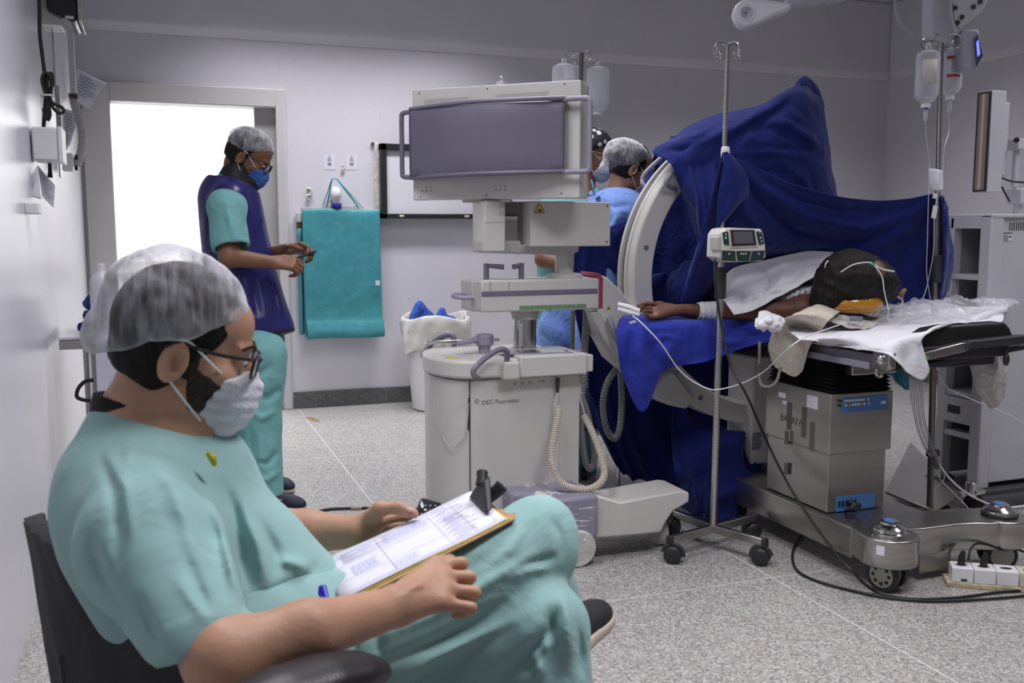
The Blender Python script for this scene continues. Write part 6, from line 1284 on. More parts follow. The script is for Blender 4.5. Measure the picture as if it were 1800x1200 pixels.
sleeve = build_sdf([('+', s_cap(P(258, 960, 1.25), P(358, 1128, 1.13), .086, .062)), ('&', s_half((_q1+_q2)/2, _n), .003)])
top.append(('+', sleeve, .02))
top += [('&', s_half(P(240, 722, 1.47), (P(264, 622, 1.47)-P(240, 722, 1.47))), .006)]
top += [('-', s_cap(P(262, 748, 1.47), P(275, 690, 1.47), .060, .070), .008), ]
top.append(('w', folds([([(385, 835), (412, 900), (425, 980), (440, 1050)], 12, -.011), ([(360, 850), (392, 930), (410, 1010), (425, 1070)], 11, .010), ([(420, 870), (455, 960), (470, 1040)], 12, .010), ([(440, 890), (480, 960), (500, 1010)], 9, -.007),
    ([(425, 1065), (480, 1050), (530, 1020), (560, 990)], 10, -.013), ([(430, 1085), (490, 1075), (550, 1045)], 9, .008), ([(500, 1075), (540, 1062), (560, 1045)], 7, -.007), ([(170, 790), (200, 850), (210, 940), (205, 1030)], 10, -.006), ([(185, 790), (222, 860), (235, 960)], 9, .005), ([(300, 1000), (340, 1060), (372, 1098)], 7, .004), ([(235, 1040), (265, 1100), (285, 1150)], 8, -.005), ([(150, 930), (180, 1010), (215, 1070)], 10, -.006), ([(255, 800), (300, 850), (330, 930), (345, 1000)], 13, .006),
    ([(230, 765), (228, 800), (215, 860)], 7, .003), ([(480, 985), (520, 990), (555, 1010)], 10, .008), ([(320, 960), (352, 1040), (372, 1085)], 9, -.006)])))
top.append(('w', wob(14, .004, 3))); top.append(('w', wob(36, .0015, 9)))
ts = sdf_obj('scrub_top', build_sdf(top), .0045, M_scrub, SP, relax=3)
# black undershirt collar
col = build_sdf([('+', s_cap(P(240, 785, 1.475), P(252, 700, 1.47), .074, .072)), ('&', s_half(P(235, 700, 1.47), (P(262, 622, 1.47)-P(240, 722, 1.47))), .004), ('-', s_cap(P(240, 775, 1.475), P(268, 650, 1.47), .062, .062), .003)])
sdf_obj('undershirt_collar', col, .0035, mat('black_knit', (.012, .012, .014), rough=.9, bump=.3, bscale=300), SP, relax=1)
q = MB(); q.tube([P(366, 796, 1.372), P(374, 806, 1.37), P(377, 818, 1.372)], [.004, .006, .003], smooth=4, seg=8); obj('yellow_tab', q, mat('yellow_cord', (.45, .38, .03), rough=.5), SP)
# trousers
tr = [('+', s_cap(P(520, 1175, 1.42), P(930, 972, 1.61), .112, .078)), ('+', s_ell(P(952, 930, 1.62), (.046, .046, .050)), .05), ('+', s_cap(P(930, 985, 1.63), P(990, 1120, 1.90), .070, .055), .02),
      ('+', s_cap(P(520, 1230, 1.58), P(945, 1105, 1.55), .095, .078), .02), ('+', s_cap(P(950, 1105, 1.55), P(955, 1330, 1.54), .077, .082), .02), ('+', s_cap(P(955, 1330, 1.54), P(960, 1850, 1.50), .08, .085), .02),
      ('+', s_cap(P(470, 1150, 1.38), P(470, 1130, 1.56), .12), .06)]
tr.append(('w', folds([([(620, 1140), (760, 1080), (880, 1010), (960, 960)], 9, .007), ([(640, 1180), (780, 1120), (900, 1050)], 10, -.009), ([(700, 1190), (820, 1130), (930, 1075)], 8, .007), ([(870, 1195), (930, 1150), (965, 1110), (985, 1060)], 9, -.013), ([(905, 1000), (950, 985), (985, 975)], 7, -.006), ([(880, 1020), (935, 1000), (975, 1000)], 6, .005),
    ([(965, 900), (985, 940), (990, 990)], 7, -.005), ([(700, 1050), (820, 1000), (900, 950)], 9, -.004), ([(985, 1040), (1000, 1100), (1000, 1190)], 9, .008), ([(965, 1060), (975, 1130), (965, 1195)], 9, -.010), ([(1015, 1080), (1020, 1150), (1022, 1200)], 7, -.006), ([(940, 1140), (950, 1195)], 8, .008), ([(905, 1190), (940, 1165), (960, 1140)], 7, -.009), ([(925, 925), (900, 960), (870, 985)], 10, .005),
    ([(660, 1090), (665, 1130), (670, 1170)], 8, -.007), ([(620, 1110), (628, 1170)], 7, -.006), ([(600, 1120), (606, 1160)], 7, .005)])))
tr.append(('w', wob(17, .0035, 5))); tr.append(('w', wob(45, .0012, 7)))
sdf_obj('trousers', build_sdf(tr), .0048, M_scrub, SP, relax=3)
# shoes
def shoe(name, heel, toe, up, parent, m_up, m_sole, w=.045, h=.0045):
    heel, toe = Vector(heel), Vector(toe); d = (toe-heel).normalized(); up = Vector(up); up = (up-d*up.dot(d)).normalized(); s_ = d.cross(up); Rm_ = Matrix((s_, d, up)).transposed().to_3x3()
    L_ = (toe-heel).length; c = (heel+toe)/2
    f = build_sdf([('+', s_ell(c+d*L_*.20+up*.026, (w, L_*.33, .036), Rm_)), ('+', s_ell(c-d*L_*.22+up*.035, (w*.78, L_*.27, .045), Rm_), .03), ('+', s_cap(heel+d*.06+up*.05, heel+d*.05+up*.085, .036, .034), .02), ('&', s_half(c+up*.012, -up), .004)])
    o = sdf_obj(name, f, h, m_up, parent, relax=1)
    f = build_sdf([('+', s_ell(c+d*L_*.20+up*.012, (w*1.02, L_*.335, .030), Rm_)), ('+', s_ell(c-d*L_*.22+up*.012, (w*.82, L_*.28, .030), Rm_), .03), ('&', s_half(c+up*.018, up), .002), ('&', s_half(c-up*.006, -up), .002)])
    sdf_obj('sole', f, h, m_sole, o, relax=1); return o
ft = P(1046, 1078, 1.97); hl = P(985, 1135, 1.78)
dd = (P(1052, 1092, 2.02)-P(985, 1160, 1.80)).normalized(); toe = P(1058, 1095, 1.95)
shoe('shoe', toe-dd*.26, toe+dd*.01, (-.35*cR+Vector((0, 0, .9))), SP, mat('black_knit_shoe', (.010, .010, .011), rough=.8, bump=.3, bscale=400), mat('beige_sole', (.48, .42, .37), rough=.6), .046)
_t = P(985, 1850, 1.50); _t.z = .012; _h = _t-cR*.24
shoe('shoe', _h, _t, (0, 0, 1), SP, mat('black_knit_shoe', (.01, .01, .011)), mat('beige_sole', (.48, .42, .37)), .046, .006)
# ---------------------------------------------------------------- office chair
CH = thing('office_chair', 'black office chair with padded back and arm rests carrying the seated person', 'chair', (.12, 1.40, 0))
M_mesh = mat('charcoal_fabric', (.016, .015, .018), rough=.75, vary=.25, vscale=25, bump=.35, bscale=220)
b = MB(); b.grid(sheet([[P(60, 905, 1.66), P(62, 918, 1.58), P(82, 935, 1.48), P(112, 958, 1.40), P(170, 990, 1.36)],
    [P(74, 970, 1.66), P(76, 990, 1.57), P(104, 1008, 1.46), P(160, 1020, 1.38), P(260, 1040, 1.33)],
    [P(90, 1060, 1.64), P(90, 1080, 1.55), P(128, 1090, 1.43), P(220, 1095, 1.34), P(320, 1100, 1.28)],
    [P(112, 1190, 1.62), P(112, 1200, 1.53), P(160, 1210, 1.40), P(260, 1210, 1.30), P(370, 1210, 1.24)],
    [P(150, 1340, 1.60), P(155, 1350, 1.51), P(210, 1360, 1.38), P(310, 1350, 1.28), P(420, 1340, 1.22)]], 6, 7, folds=[('u', 5, .004, .3)])); obj('backrest', b, M_mesh, CH, solid=.030, bevel=.008)
am = [P(420, 1240, 1.00), P(500, 1210, 1.04), P(570, 1188, 1.08), P(625, 1178, 1.115), P(648, 1182, 1.13)]
f = build_sdf([('+', s_cap(am[i], am[i+1], .032 if i < 3 else .028, .032 if i < 2 else .025, (Vector((0, 0, 1)), .52)), .02) for i in range(4)])
sdf_obj('arm_rest', f, .004, mat('armrest_plastic', (.018, .016, .020), rough=.38, bump=.15, bscale=300), CH, relax=1)
am2 = [P(470, 1140, 1.84), P(560, 1120, 1.86), P(620, 1110, 1.88)]
seatc = Vector((.14, 1.42, .47))
b = MB(); b.tube([P(560, 1200, 1.06), P(550, 1300, 1.08), seatc+cR*.05-latv*.26+Vector((0, 0, .0)), seatc-latv*.1+Vector((0, 0, -.03))], .016, smooth=5, seg=12); obj('arm_post', b, M_dk, CH)
b = MB(); n_ = 20; b.prism([seatc+cR*(.23*math.copysign(abs(math.cos(a))**.5, math.cos(a)))+latv*(.24*math.copysign(abs(math.sin(a))**.5, math.sin(a)))+Vector((0, 0, -.045)) for a in [2*math.pi*i/n_ for i in range(n_)]], (0, 0, .07)); obj('seat', b, M_mesh, CH, bevel=.02, seg=3)
b = MB(); b.tube([seatc-cR*.12+Vector((0, 0, -.06)), seatc-cR*.27+Vector((0, 0, -.02)), seatc-cR*.30+Vector((0, 0, .15))], .02, smooth=5, flat=.4); obj('back_bracket', b, M_dk, CH)
b = MB(); b.cyl(seatc+Vector((0, 0, -.37)), seatc+Vector((0, 0, -.04)), .028); obj('gas_column', b, M_dk, CH)
for k in range(5):
    a = k*2*math.pi/5+.3; d = Vector((math.cos(a), math.sin(a), 0)); c0 = Vector((seatc.x, seatc.y, .10)); b = MB(); b.tube([c0, c0+d*.15, c0+d*.27-Vector((0, 0, .03))], [.028, .022, .016], seg=10, smooth=3); lg = obj('base_arm', b, M_dk, CH)
    b = MB(); c1 = c0+d*.27; c1.z = .028; sd = Vector((-d.y, d.x, 0)); b.cyl(c1-sd*.022, c1+sd*.022, .028); obj('caster', b, M_dk, lg, bevel=.004)
# ---------------------------------------------------------------- clipboard, papers, pen, phone
Ac, Bc, Cc = P(603, 1055, 1.34), P(893, 910, 1.546), P(566, 984, 1.518)
ux_ = (Bc-Ac).normalized(); uyv = (Cc-Ac); Wd = uyv.length; uy_ = uyv.normalized(); nz_ = ux_.cross(uy_); nz_ = nz_ if nz_.z > 0 else -nz_; Ln = (Bc-Ac).length
def cb(u, v, w=0): return Ac+ux_*(u*Ln)+uy_*(v*Wd)+nz_*w
CB = thing('clipboard', 'tan fibreboard clipboard with a black clip resting on the seated person\'s thigh', 'clipboard', Ac)
M_fib = mat('tan_fibreboard', (.42, .25, .12), rough=.7, vary=.2, vscale=40)
ol = [(-.07, -.045), (-.06, .5), (-.03, 1.0), (1.02, 1.03), (1.07, .90), (1.04, .74), (1.02, .66), (1.02, .34), (1.05, .26), (1.08, .10), (1.03, -.03)]
b = MB(); b.prism([cb(u, v, -.0075) for u, v in ol], nz_*.0035); obj('board', b, M_fib, CB, bevel=.001)
b = MB(); b.prism([cb(.915, .24, .004), cb(.93, .82, .004), cb(1.0, .64, .040), cb(.985, .46, .046)], ux_*.016+nz_*.004); clip = obj('clip', b, M_black, CB, bevel=.003)
b = MB(); b.tube([cb(.985, .55, .036), cb(1.0, .57, .046), cb(1.015, .60, .054)], [.011, .009, .010], seg=12, smooth=3); obj('clip_lever', b, M_black, clip)
b = MB(); b.tube([cb(.99, .50, .012), cb(1.05, .42, .022), cb(1.085, .38, .030)], [.012, .011, .012], smooth=4, seg=12); obj('clip_roller', b, M_black, clip)
YF = thing('folder', 'yellow folder sheets clipped under the white form', 'folder', cb(.5, .5, 0))
b = MB(); b.prism([cb(u, v, -.0035) for u, v in ((.0, .0), (.0, .99), (.99, .99), (1.0, .0))], nz_*.0018); obj('cover', b, mat('yellow_card', (.55, .50, .10), rough=.6), YF)
for k, (o_, hh) in enumerate(((.0, .0004), (.006, .0012))):
    FM = thing('paper_form', ['lower white form sheet under the top form on the clipboard', 'top white printed form with blue handwriting on the clipboard'][k], 'paper', cb(.5, .5, .003), group='forms on the clipboard')
    b = MB(); rows = [[cb(u+o_, v, hh-.0012+.0016*math.sin(u*5+v*2+k)) for u in [-.01+.99*i/10 for i in range(11)]] for v in [.01+.98*j/6 for j in range(7)]]; b.grid(rows); obj('sheet', b, mat('form_paper', (.70, .70, .80), rough=.75, vary=.015), FM, solid=.0006)
    if k:
        M_pl = mat('pale_print', (.42, .42, .52), rough=.8); M_pen = mat('pen_blue', (.22, .22, .60), rough=.8); rnd = random.Random(3)
        def stroke(nm, u0, v0, u1, v1, t, m_):
            z_ = lambda u, v: hh-.0012+.0016*math.sin((u)*5+v*2+k)+.0011
            q = MB(); pts = [(u0+(u1-u0)*i/6, v0+(v1-v0)*i/6) for i in range(7)]
            q.grid([[cb(u+o_, v-t/2, z_(u, v-t/2)) for u, v in pts], [cb(u+o_, v+t/2, z_(u, v+t/2)) for u, v in pts]]); return q
        q = MB()
        for v in (.06, .30, .62, .80, .93): s_ = stroke('', .04, v, .93, v, .004, None); q.add(s_.v, s_.f)
        for u in (.04, .30, .64, .80, .93): s_ = stroke('', u, .06, u+.002, .93, .004, None); q.add([cb(u+o_, .06, .0016), cb(u+.0025+o_, .06, .0016), cb(u+.0025+o_, .93, .0016), cb(u+o_, .93, .0016)], [(0, 1, 2, 3)])
        for i in range(26):
            u0 = .66+.02*(i % 3); v = .1+.032*i; 
            if v < .92: s_ = stroke('', u0, v, u0+.08+.12*rnd.random(), v, .006, None); q.add(s_.v, s_.f)
        for i in range(16): v = .66+.016*i; s_ = stroke('', .08, v, .10+.3*rnd.random(), v, .005, None); q.add(s_.v, s_.f)
        obj('form_print', q, M_pl, FM, smooth=False)
        q = MB()
        for blk in ((.10, .32, .24, .55, 9), (.34, .68, .60, .90, 9), (.70, .50, .80, .66, 5), (.30, .1, .44, .24, 4), (.06, .80, .26, .90, 4)):
            for i in range(blk[4]):
                v = blk[1]+(blk[3]-blk[1])*i/blk[4]; u = blk[0]
                while u < blk[2]:
                    L_ = .012+.018*rnd.random(); z0 = .0019; a0 = cb(u+o_, v+.006*rnd.random(), z0); a1 = cb(u+L_*.5+o_, v+.012*rnd.random(), z0); a2 = cb(u+L_+o_, v+.006*rnd.random(), z0); w2 = uy_*.0009
                    q.add([a0, a1, a2, a2+w2, a1+w2, a0+w2], [(0, 1, 4, 5), (1, 2, 3, 4)]); u += L_+.006
        obj('handwriting', q, M_pen, FM, smooth=False)
PN = thing('pen', 'blue pen tucked beside the clipboard\'s lower corner', 'pen', P(574, 1050, 1.30))
b = MB(); b.cyl(P(567, 1030, 1.325), P(574, 1056, 1.31), .005, seg=12); obj('cap', b, mat('royal_blue_plastic', (.03, .03, .5), rough=.3), PN, bevel=.001)
b = MB(); b.cyl(P(574, 1056, 1.31), P(580, 1074, 1.30), .0042, seg=12); obj('barrel', b, M_white, PN)
b = MB(); b.tube([P(563, 1030, 1.32), P(562, 1044, 1.315), P(569, 1054, 1.31)], .0022, smooth=4, seg=8); obj('pocket_clip', b, mat('royal_blue_plastic', (.03, .03, .5)), PN)
PH = thing('phone', 'black phone held upright in the seated person\'s far hand', 'phone', P(740, 900, 1.62))
pc = [P(716, 925, 1.65), P(752, 925, 1.665), P(775, 886, 1.70), P(739, 876, 1.685)]
b = MB(); nn_ = (pc[1]-pc[0]).cross(pc[3]-pc[0]).normalized(); nn_ = nn_ if nn_.dot(cC-pc[0]) > 0 else -nn_; b.prism(pc, nn_*.009); obj('case', b, M_black, PH, bevel=.004, seg=3)
b = MB(); cen = sum(pc, Vector())/4; s_ = -1 if nn_.dot(cC-cen) < 0 else 1; offn = nn_*(.0095 if s_ > 0 else -.0005); b.add([cen+(p-cen)*.86+offn for p in pc], [(0, 1, 2, 3)]); sc_ = obj('screen', b, mat('phone_screen', (.02, .022, .025), rough=.1), PH, solid=.0006)
b = MB()
for i in range(3):
    for j in range(2): p = cen+(pc[1]-pc[0])*(-.25+.25*i)+(pc[3]-pc[0])*(-.1+.3*j)+offn*1.12; b.add([p, p+(pc[1]-pc[0])*.12, p+(pc[1]-pc[0])*.12+(pc[3]-pc[0])*.05, p+(pc[3]-pc[0])*.05], [(0, 1, 2, 3)])
obj('screen_icons', b, mat('icon_grey', (.3, .32, .33), rough=.3), sc_, smooth=False)
# ---------------------------------------------------------------- standing person by the doorway
ST = thing('person', 'person standing by the doorway in a navy lead apron looking down at a phone', 'person', (.45, 4.35, 0))
dS = 4.33
def S(x, y, dd=0.0): return P(x, y, dS+dd)
fw = (cR*math.cos(math.radians(30))-upz*math.sin(math.radians(30))+cF*.02).normalized()
H2 = Head(head_mtx(S(434, 279), fw, (0, 0, 1)), 1.0)
ops = H2.face()+H2.features()+[('+', s_cap(H2.p(0, -.03, -.04), S(412, 345), .056, .062), .02), ('+', s_cap(S(405, 375), S(430, 560), .11, .12), .05), ('+', s_cap(S(402, 370, -.15), S(412, 366, .17), .06), .04)]
eR, wR, eL, wL = S(403, 452, -.24), S(478, 461, -.16), S(440, 455, .20), S(505, 438, .06)
ops += [('+', s_cap(S(400, 372, -.19), eR, .050, .043), .02), ('+', s_cap(eR, wR, .042, .028), .02), ('+', s_cap(S(408, 366, .19), eL, .050, .043), .02), ('+', s_cap(eL, wL, .042, .028), .02)]
h1, _ = curl_hand(wR, wR+(cR*.95-upz*.05+latv*.25), (upz*.6+latv*.6), (.7, 1.0, .7), up=(-latv*.7+upz*.7), k=1.05)
h2, _ = curl_hand(wL, wL+(cR*.95+upz*.05-latv*.3), (upz*.5-latv*.7), (.5, .9, .7), up=(latv*.8+upz*.35), k=1.05)
ops += h1+h2
sdf_obj('body', build_sdf(ops), .0052, M_skin2, ST, relax=1)
eyes_part(H2, ST)
hair_part(H2, ST, .006, cut=((0, .020, .02), (0, 1, -.45)), low=((0, -.045, -.045), (0, -.35, -1)), off=.004)
cap_part(H2, ST, c=(0, -.010, .060), r=(.092, .105, .082), cut=((0, 0, .040), (0, .42, -1)), h=.006)
mask_part(H2, ST, fabric('mask_blue', (.05, .13, .42), crease=.3, cscale=30), h=.005)
glasses_part(H2, ST, r=.0026)
# collar
f = build_sdf([('+', s_cap(S(408, 335), S(420, 300), .082, .072)), ('+', s_cap(S(425, 325), S(440, 322), .055, .045), .03), ('-', s_cap(S(416, 320), S(425, 270), .060, .066), .004), ('w', wob(30, .004, 2))])
sdf_obj('neck_guard', f, .006, mat('black_vinyl_guard', (.012, .012, .016), rough=.55), ST, relax=1)
# scrub top, apron, trousers
fS = folds([([(395, 350), (405, 390), (415, 430)], 6, .008), ([(415, 345), (428, 390), (432, 430)], 5, -.008)])
f = build_sdf([('+', s_cap(S(398, 362), S(406, 334), .095, .082)), ('+', s_cap(S(402, 362), S(425, 560), .125, .135), .04), ('+', s_cap(S(400, 362, -.15), S(408, 358, .16), .082), .04), ('+', build_sdf([('+', s_cap(S(398, 372, -.19), S(408, 445, -.23), .080, .080)), ('&', s_half(S(408, 436, -.23), S(412, 445, -.235)-S(402, 380, -.2)), .003), ('-', s_cap(S(405, 428, -.225), S(412, 470, -.24), .060, .066), .003)]), .03), ('+', s_cap(S(404, 366, .19), S(425, 425, .2), .075, .07), .03), ('+', s_cap(S(430, 560), S(448, 612), .135, .13), .05),
    ('w', fS), ('&', s_half(S(440, 630), -upz), .006), ('-', s_cap(S(415, 330), S(425, 285), .066, .085), .01), ('w', wob(22, .004, 4))])
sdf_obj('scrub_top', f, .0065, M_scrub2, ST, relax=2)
M_ap = mat('navy_vinyl', (.018, .018, .115), rough=.32, vary=.12, vscale=8, bump=.2, bscale=14)
fa = folds([([(455, 380), (470, 450), (480, 540)], 8, .010), ([(440, 480), (455, 560)], 7, -.012), ([(360, 360), (362, 420)], 5, .006), ([(480, 480), (500, 560)], 6, .010)])
shell = [('+', s_cap(S(404, 352), S(432, 560), .140, .158)), ('+', s_cap(S(402, 350, -.13), S(410, 347, .15), .078), .05), ('+', s_cap(S(440, 520), S(468, 585), .120, .128), .06), ('w', fa)]
ah1 = s_cap(S(398, 362, -.30), S(405, 438, -.27), .100, .078); ah2 = s_cap(S(410, 350, .30), S(420, 440, .28), .10, .085); bp_ = s_half(S(462, 598), S(475, 645)-S(452, 560)); nk_ = s_cap(S(406, 335), S(420, 270), .105, .12)
f = build_sdf(shell+[('&', bp_, .008), ('-', ah1, .01), ('-', ah2, .01), ('-', nk_, .01), ('w', wob(16, .006, 5))])
ap_ = sdf_obj('lead_apron', f, .006, [M_ap, M_black], ST, relax=2, mfun=lambda c: ((bp_(c.astype(np.float32)) > -.016) | (ah1(c.astype(np.float32)) < .014) | (nk_(c.astype(np.float32)) < .012)).astype(int))
q = MB(); q.box(S(458, 392, -.10), (.012, .01, .05), rot=(0, .25, .2)); obj('buckle', q, mat('navy_plastic', (.02, .02, .14)), ap_, bevel=.003)
q = MB(); q.box(S(456, 606, -.17), (.03, .004, .012)); obj('embroidered_tag', q, mat('brown_thread', (.08, .05, .03)), ST)
ft2 = folds([([(480, 640), (450, 660), (425, 655)], 6, -.012), ([(495, 680), (470, 700), (440, 690)], 7, -.012), ([(490, 720), (460, 735), (430, 715)], 6, .010), ([(455, 740), (458, 800), (462, 850)], 6, .008), ([(440, 740), (440, 800)], 6, -.010), ([(490, 790), (470, 815), (440, 810)], 5, -.010), ([(495, 825), (470, 845), (440, 838)], 5, .010), ([(480, 840), (450, 858), (430, 850)], 4, -.008), ([(420, 640), (422, 740), (425, 830)], 6, -.008)])
f = build_sdf([('+', s_cap(S(447, 600), S(450, 640), .135, .128)), ('+', s_cap(S(458, 625, -.09), S(455, 742, -.10), .118, .098), .03), ('+', s_cap(S(455, 742, -.10), S(463, 868, -.12), .096, .085), .02), ('+', s_cap(S(440, 625, .09), S(438, 742, .10), .112, .090), .02), ('+', s_cap(S(438, 742, .10), S(452, 838, .14), .088, .080), .02),
    ('&', s_half(S(463, 868, -.12)+Vector((0, 0, .0)), -upz), .008), ('w', ft2), ('w', wob(24, .004, 6))])
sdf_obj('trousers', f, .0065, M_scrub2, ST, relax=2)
M_nav = mat('navy_knit_shoe', (.010, .012, .030), rough=.7, bump=.2, bscale=200)
for (hx, hy, tx, ty) in ((438, 882, 534, 897), (470, 852, 512, 866)):
    hh, tt = PZ(hx, hy, .01), PZ(tx, ty, .01); d_ = (tt-hh); 
    if d_.length > .30: hh = tt-d_.normalized()*.29
    if d_.length < .27: hh = tt-d_.normalized()*.28
    so = shoe('shoe', hh, tt, (0, 0, 1), ST, M_nav, mat('pink_beige_sole', (.45, .35, .31), rough=.6), .048, .005)
    for k in range(3): part_tube('shoe_stripe', [hh+d_.normalized()*(.07+.012*k)-latv*.052+upz*(.02), hh+d_.normalized()*(.12+.012*k)-latv*.056+upz*.035, hh+d_.normalized()*(.17+.01*k)-latv*.05+upz*.052], .0016, M_white, so)
PH2 = thing('phone', 'dark phone held flat in both hands by the person at the doorway', 'phone', S(535, 450))
q = MB(); pa, pb2 = S(518, 458, -.02), S(556, 443, -.0); dr = (pb2-pa).normalized(); sd = latv; nn2 = dr.cross(sd); q.prism([pa-sd*.036, pb2-sd*.036, pb2+sd*.036, pa+sd*.036], nn2*.009); obj('case', q, M_black, PH2, bevel=.003)
# ---------------------------------------------------------------- two people behind the machine
M_gown = fabric('gown_blue', (.16, .27, .60), rough=.85, crease=.55, cscale=9, weave=.1, vary=.06)
SA = thing('person', 'person in white cap and light blue gown working behind the white arc', 'person', (1.95, 4.2, 0))
dA = 4.62
def A_(x, y, dd=0.0): return P(x, y, dA+dd)
H3 = Head(head_mtx(A_(1108, 300), (cR*.95+cF*.15-upz*.28), (0, 0, 1)), 1.0)
ops = H3.face()+H3.features()+[('+', s_cap(H3.p(0, -.03, -.04), A_(1085, 360), .056, .062), .02), ('+', s_cap(A_(1085, 390), A_(1070, 560), .12, .13), .05)]
sdf_obj('body', build_sdf(ops), .0055, M_skin4, SA, relax=1); eyes_part(H3, SA)
hair_part(H3, SA, .006, cut=((0, .045, .02), (0, 1, -.45)), low=((0, -.045, -.05), (0, -.35, -1)), off=.005)
cap_part(H3, SA, c=(0, -.034, .056), r=(.096, .118, .088), cut=((0, 0, .034), (0, .62, -1)), h=.006, tail=((0, -.115, -.03), (.05, .035, .045)))
mask_part(H3, SA, fabric('mask_pale_blue', (.35, .40, .55), crease=.3, cscale=30), h=.005); glasses_part(H3, SA, r=.003)
fg = folds([([(1045, 350), (1080, 365), (1110, 360)], 5, -.008), ([(1060, 380), (1075, 420), (1078, 440)], 6, -.010), ([(1095, 365), (1075, 400), (1050, 420)], 6, .010), ([(1110, 380), (1085, 410)], 5, -.008)])
f = build_sdf([('+', s_cap(A_(1075, 392, -.10), A_(1096, 380, .18), .125)), ('+', s_cap(A_(1085, 400), A_(1078, 620), .19, .20), .08), ('+', s_cap(A_(1055, 400, -.2), A_(1060, 500, -.30), .09, .08), .05), ('-', s_cap(A_(1094, 345), A_(1110, 310), .072, .08), .01), ('w', fg), ('w', wob(18, .007, 8))])
sdf_obj('surgical_gown', f, .008, M_gown, SA, relax=2)
for pts in (((1040, 318, -.2), (1043, 330, -.22), (1044, 345, -.22)), ((1036, 338, -.2), (1050, 346, -.22), (1052, 356, -.22)), ((1030, 350, -.2), (1045, 346, -.23), (1060, 338, -.2))):
    part_tube('tie', [A_(*p) for p in pts], .012, M_gown, SA, flat=.3)
drape('front_drape', 'dark blue drape sheet across the gowned person, left of the white arc', rowsY(
    ((1012, 428, 3.86), (1045, 412, 3.86), (1090, 390, 3.86), (1140, 362, 3.86)), ((1012, 480, 3.84), (1040, 475, 3.85), (1088, 465, 3.85), (1140, 460, 3.86)), ((1012, 540, 3.84), (1040, 545, 3.85), (1088, 550, 3.86), (1140, 550, 3.86)), ((1030, 640, 3.86), (1050, 640, 3.86), (1090, 650, 3.86), (1140, 660, 3.86))),
    fold=.014, fs=5, seed=51, folds=[('u', 4, .014, 1.2)])
f = build_sdf([('+', s_ell(P(985, 600, 4.75), (.12, .12, .26))), ('+', s_ell(P(965, 640, 4.75), (.10, .1, .16)), .05), ('w', wob(20, .012, 4))])
sdf_obj('gown_skirt', f, .009, M_gown, SA, relax=2)
SB = thing('person', 'person in dark patterned cap and white mask standing behind the monitor housing', 'person', (1.9, 4.8, 0))
dB = 5.0
def B_(x, y, dd=0.0): return P(x, y, dB+dd)
H4 = Head(head_mtx(B_(1040, 275), (cR*.92-cF*.3-upz*.22), (0, 0, 1)), 1.02)
ops = H4.face()+H4.features()+[('+', s_cap(H4.p(0, -.03, -.04), B_(1025, 335), .056, .062), .02), ('+', s_cap(B_(1010, 370), B_(1000, 560), .12, .13), .05), ('+', s_cap(B_(960, 395, -.15), B_(955, 455, -.25), .045, .04), .02), ('+', s_cap(B_(955, 455, -.25), B_(1005, 470, -.35), .04, .03), .02)]
sdf_obj('body', build_sdf(ops), .006, M_skin2, SB, relax=1); eyes_part(H4, SB)
def pat():
    m = mat('patterned_cap', (.012, .012, .016), rough=.8, vary=.1); nt = m.node_tree; b = nt.nodes['Principled BSDF']; tc = nt.nodes.new('ShaderNodeTexCoord'); v = nt.nodes.new('ShaderNodeTexVoronoi'); v.inputs['Scale'].default_value = 26; nt.links.new(tc.outputs['Object'], v.inputs['Vector'])
    nt.links.new(ramp(nt, v.outputs['Distance'], [(.27, (.55, .55, .58)), (.32, (.012, .012, .016))]), b.inputs['Base Color']); return m
cap_part(H4, SB, c=(0, -.012, .056), r=(.088, .108, .092), cut=((0, 0, .030), (0, .30, -1)), h=.006, m_=pat(), name='patterned_cap')
mask_part(H4, SB, fabric('mask_grey', (.42, .42, .50), crease=.3, cscale=30), h=.005); glasses_part(H4, SB, r=.003)
f = build_sdf([('+', s_cap(B_(985, 375, -.12), B_(1020, 368, .15), .11)), ('+', s_cap(B_(1000, 400), B_(1000, 640), .17, .17), .06), ('+', s_cap(B_(970, 375, -.15), B_(958, 420, -.22), .075, .07), .04), ('+', s_cap(B_(1040, 345, 0), B_(1015, 380), .06, .1), .04), ('+', s_cap(B_(1000, 640), B_(985, 1000), .17, .15), .05), ('-', s_cap(B_(1028, 325), B_(1040, 290), .066, .075), .01), ('w', wob(20, .006, 3))])
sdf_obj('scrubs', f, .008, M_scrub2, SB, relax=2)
# ---------------------------------------------------------------- patient on the table
PT = thing('person', 'patient lying face-down on the operating table, dark hair towards the viewer, arm outstretched', 'person', (2.4, 3.3, .885))
hc = PY(1496, 494, 3.0)
H5 = Head(head_mtx(hc, (Vector((.30, .75, -.35))), Vector((.50, -.65, .30))), 1.0)
shN, shF = PY(1412, 545, 3.20), PY(1530, 520, 3.42); elb = PY(1268, 548, 3.30); wr = PY(1198, 545, 3.33)
ops = H5.face()+H5.features()+[('+', s_cap(H5.p(0, -.02, -.05), (shN+shF)/2+Vector((0, .04, .02)), .055, .07), .03), ('+', s_cap(shN, shF, .065), .05), ('+', s_cap((shN+shF)/2+Vector((-.02, .08, .01)), Vector((2.52, 3.95, .99)), .12, .13), .05)]
ops += [('+', s_cap(shN, PY(1345, 549, 3.25), .050, .044), .03), ('+', s_cap(PY(1345, 549, 3.25), elb, .044, .037), .02), ('+', s_cap(elb, wr, .036, .024), .02)]
kk = [PY(1156, 541, 3.34), PY(1154, 546, 3.32), PY(1154, 552, 3.30), PY(1157, 556, 3.285)]
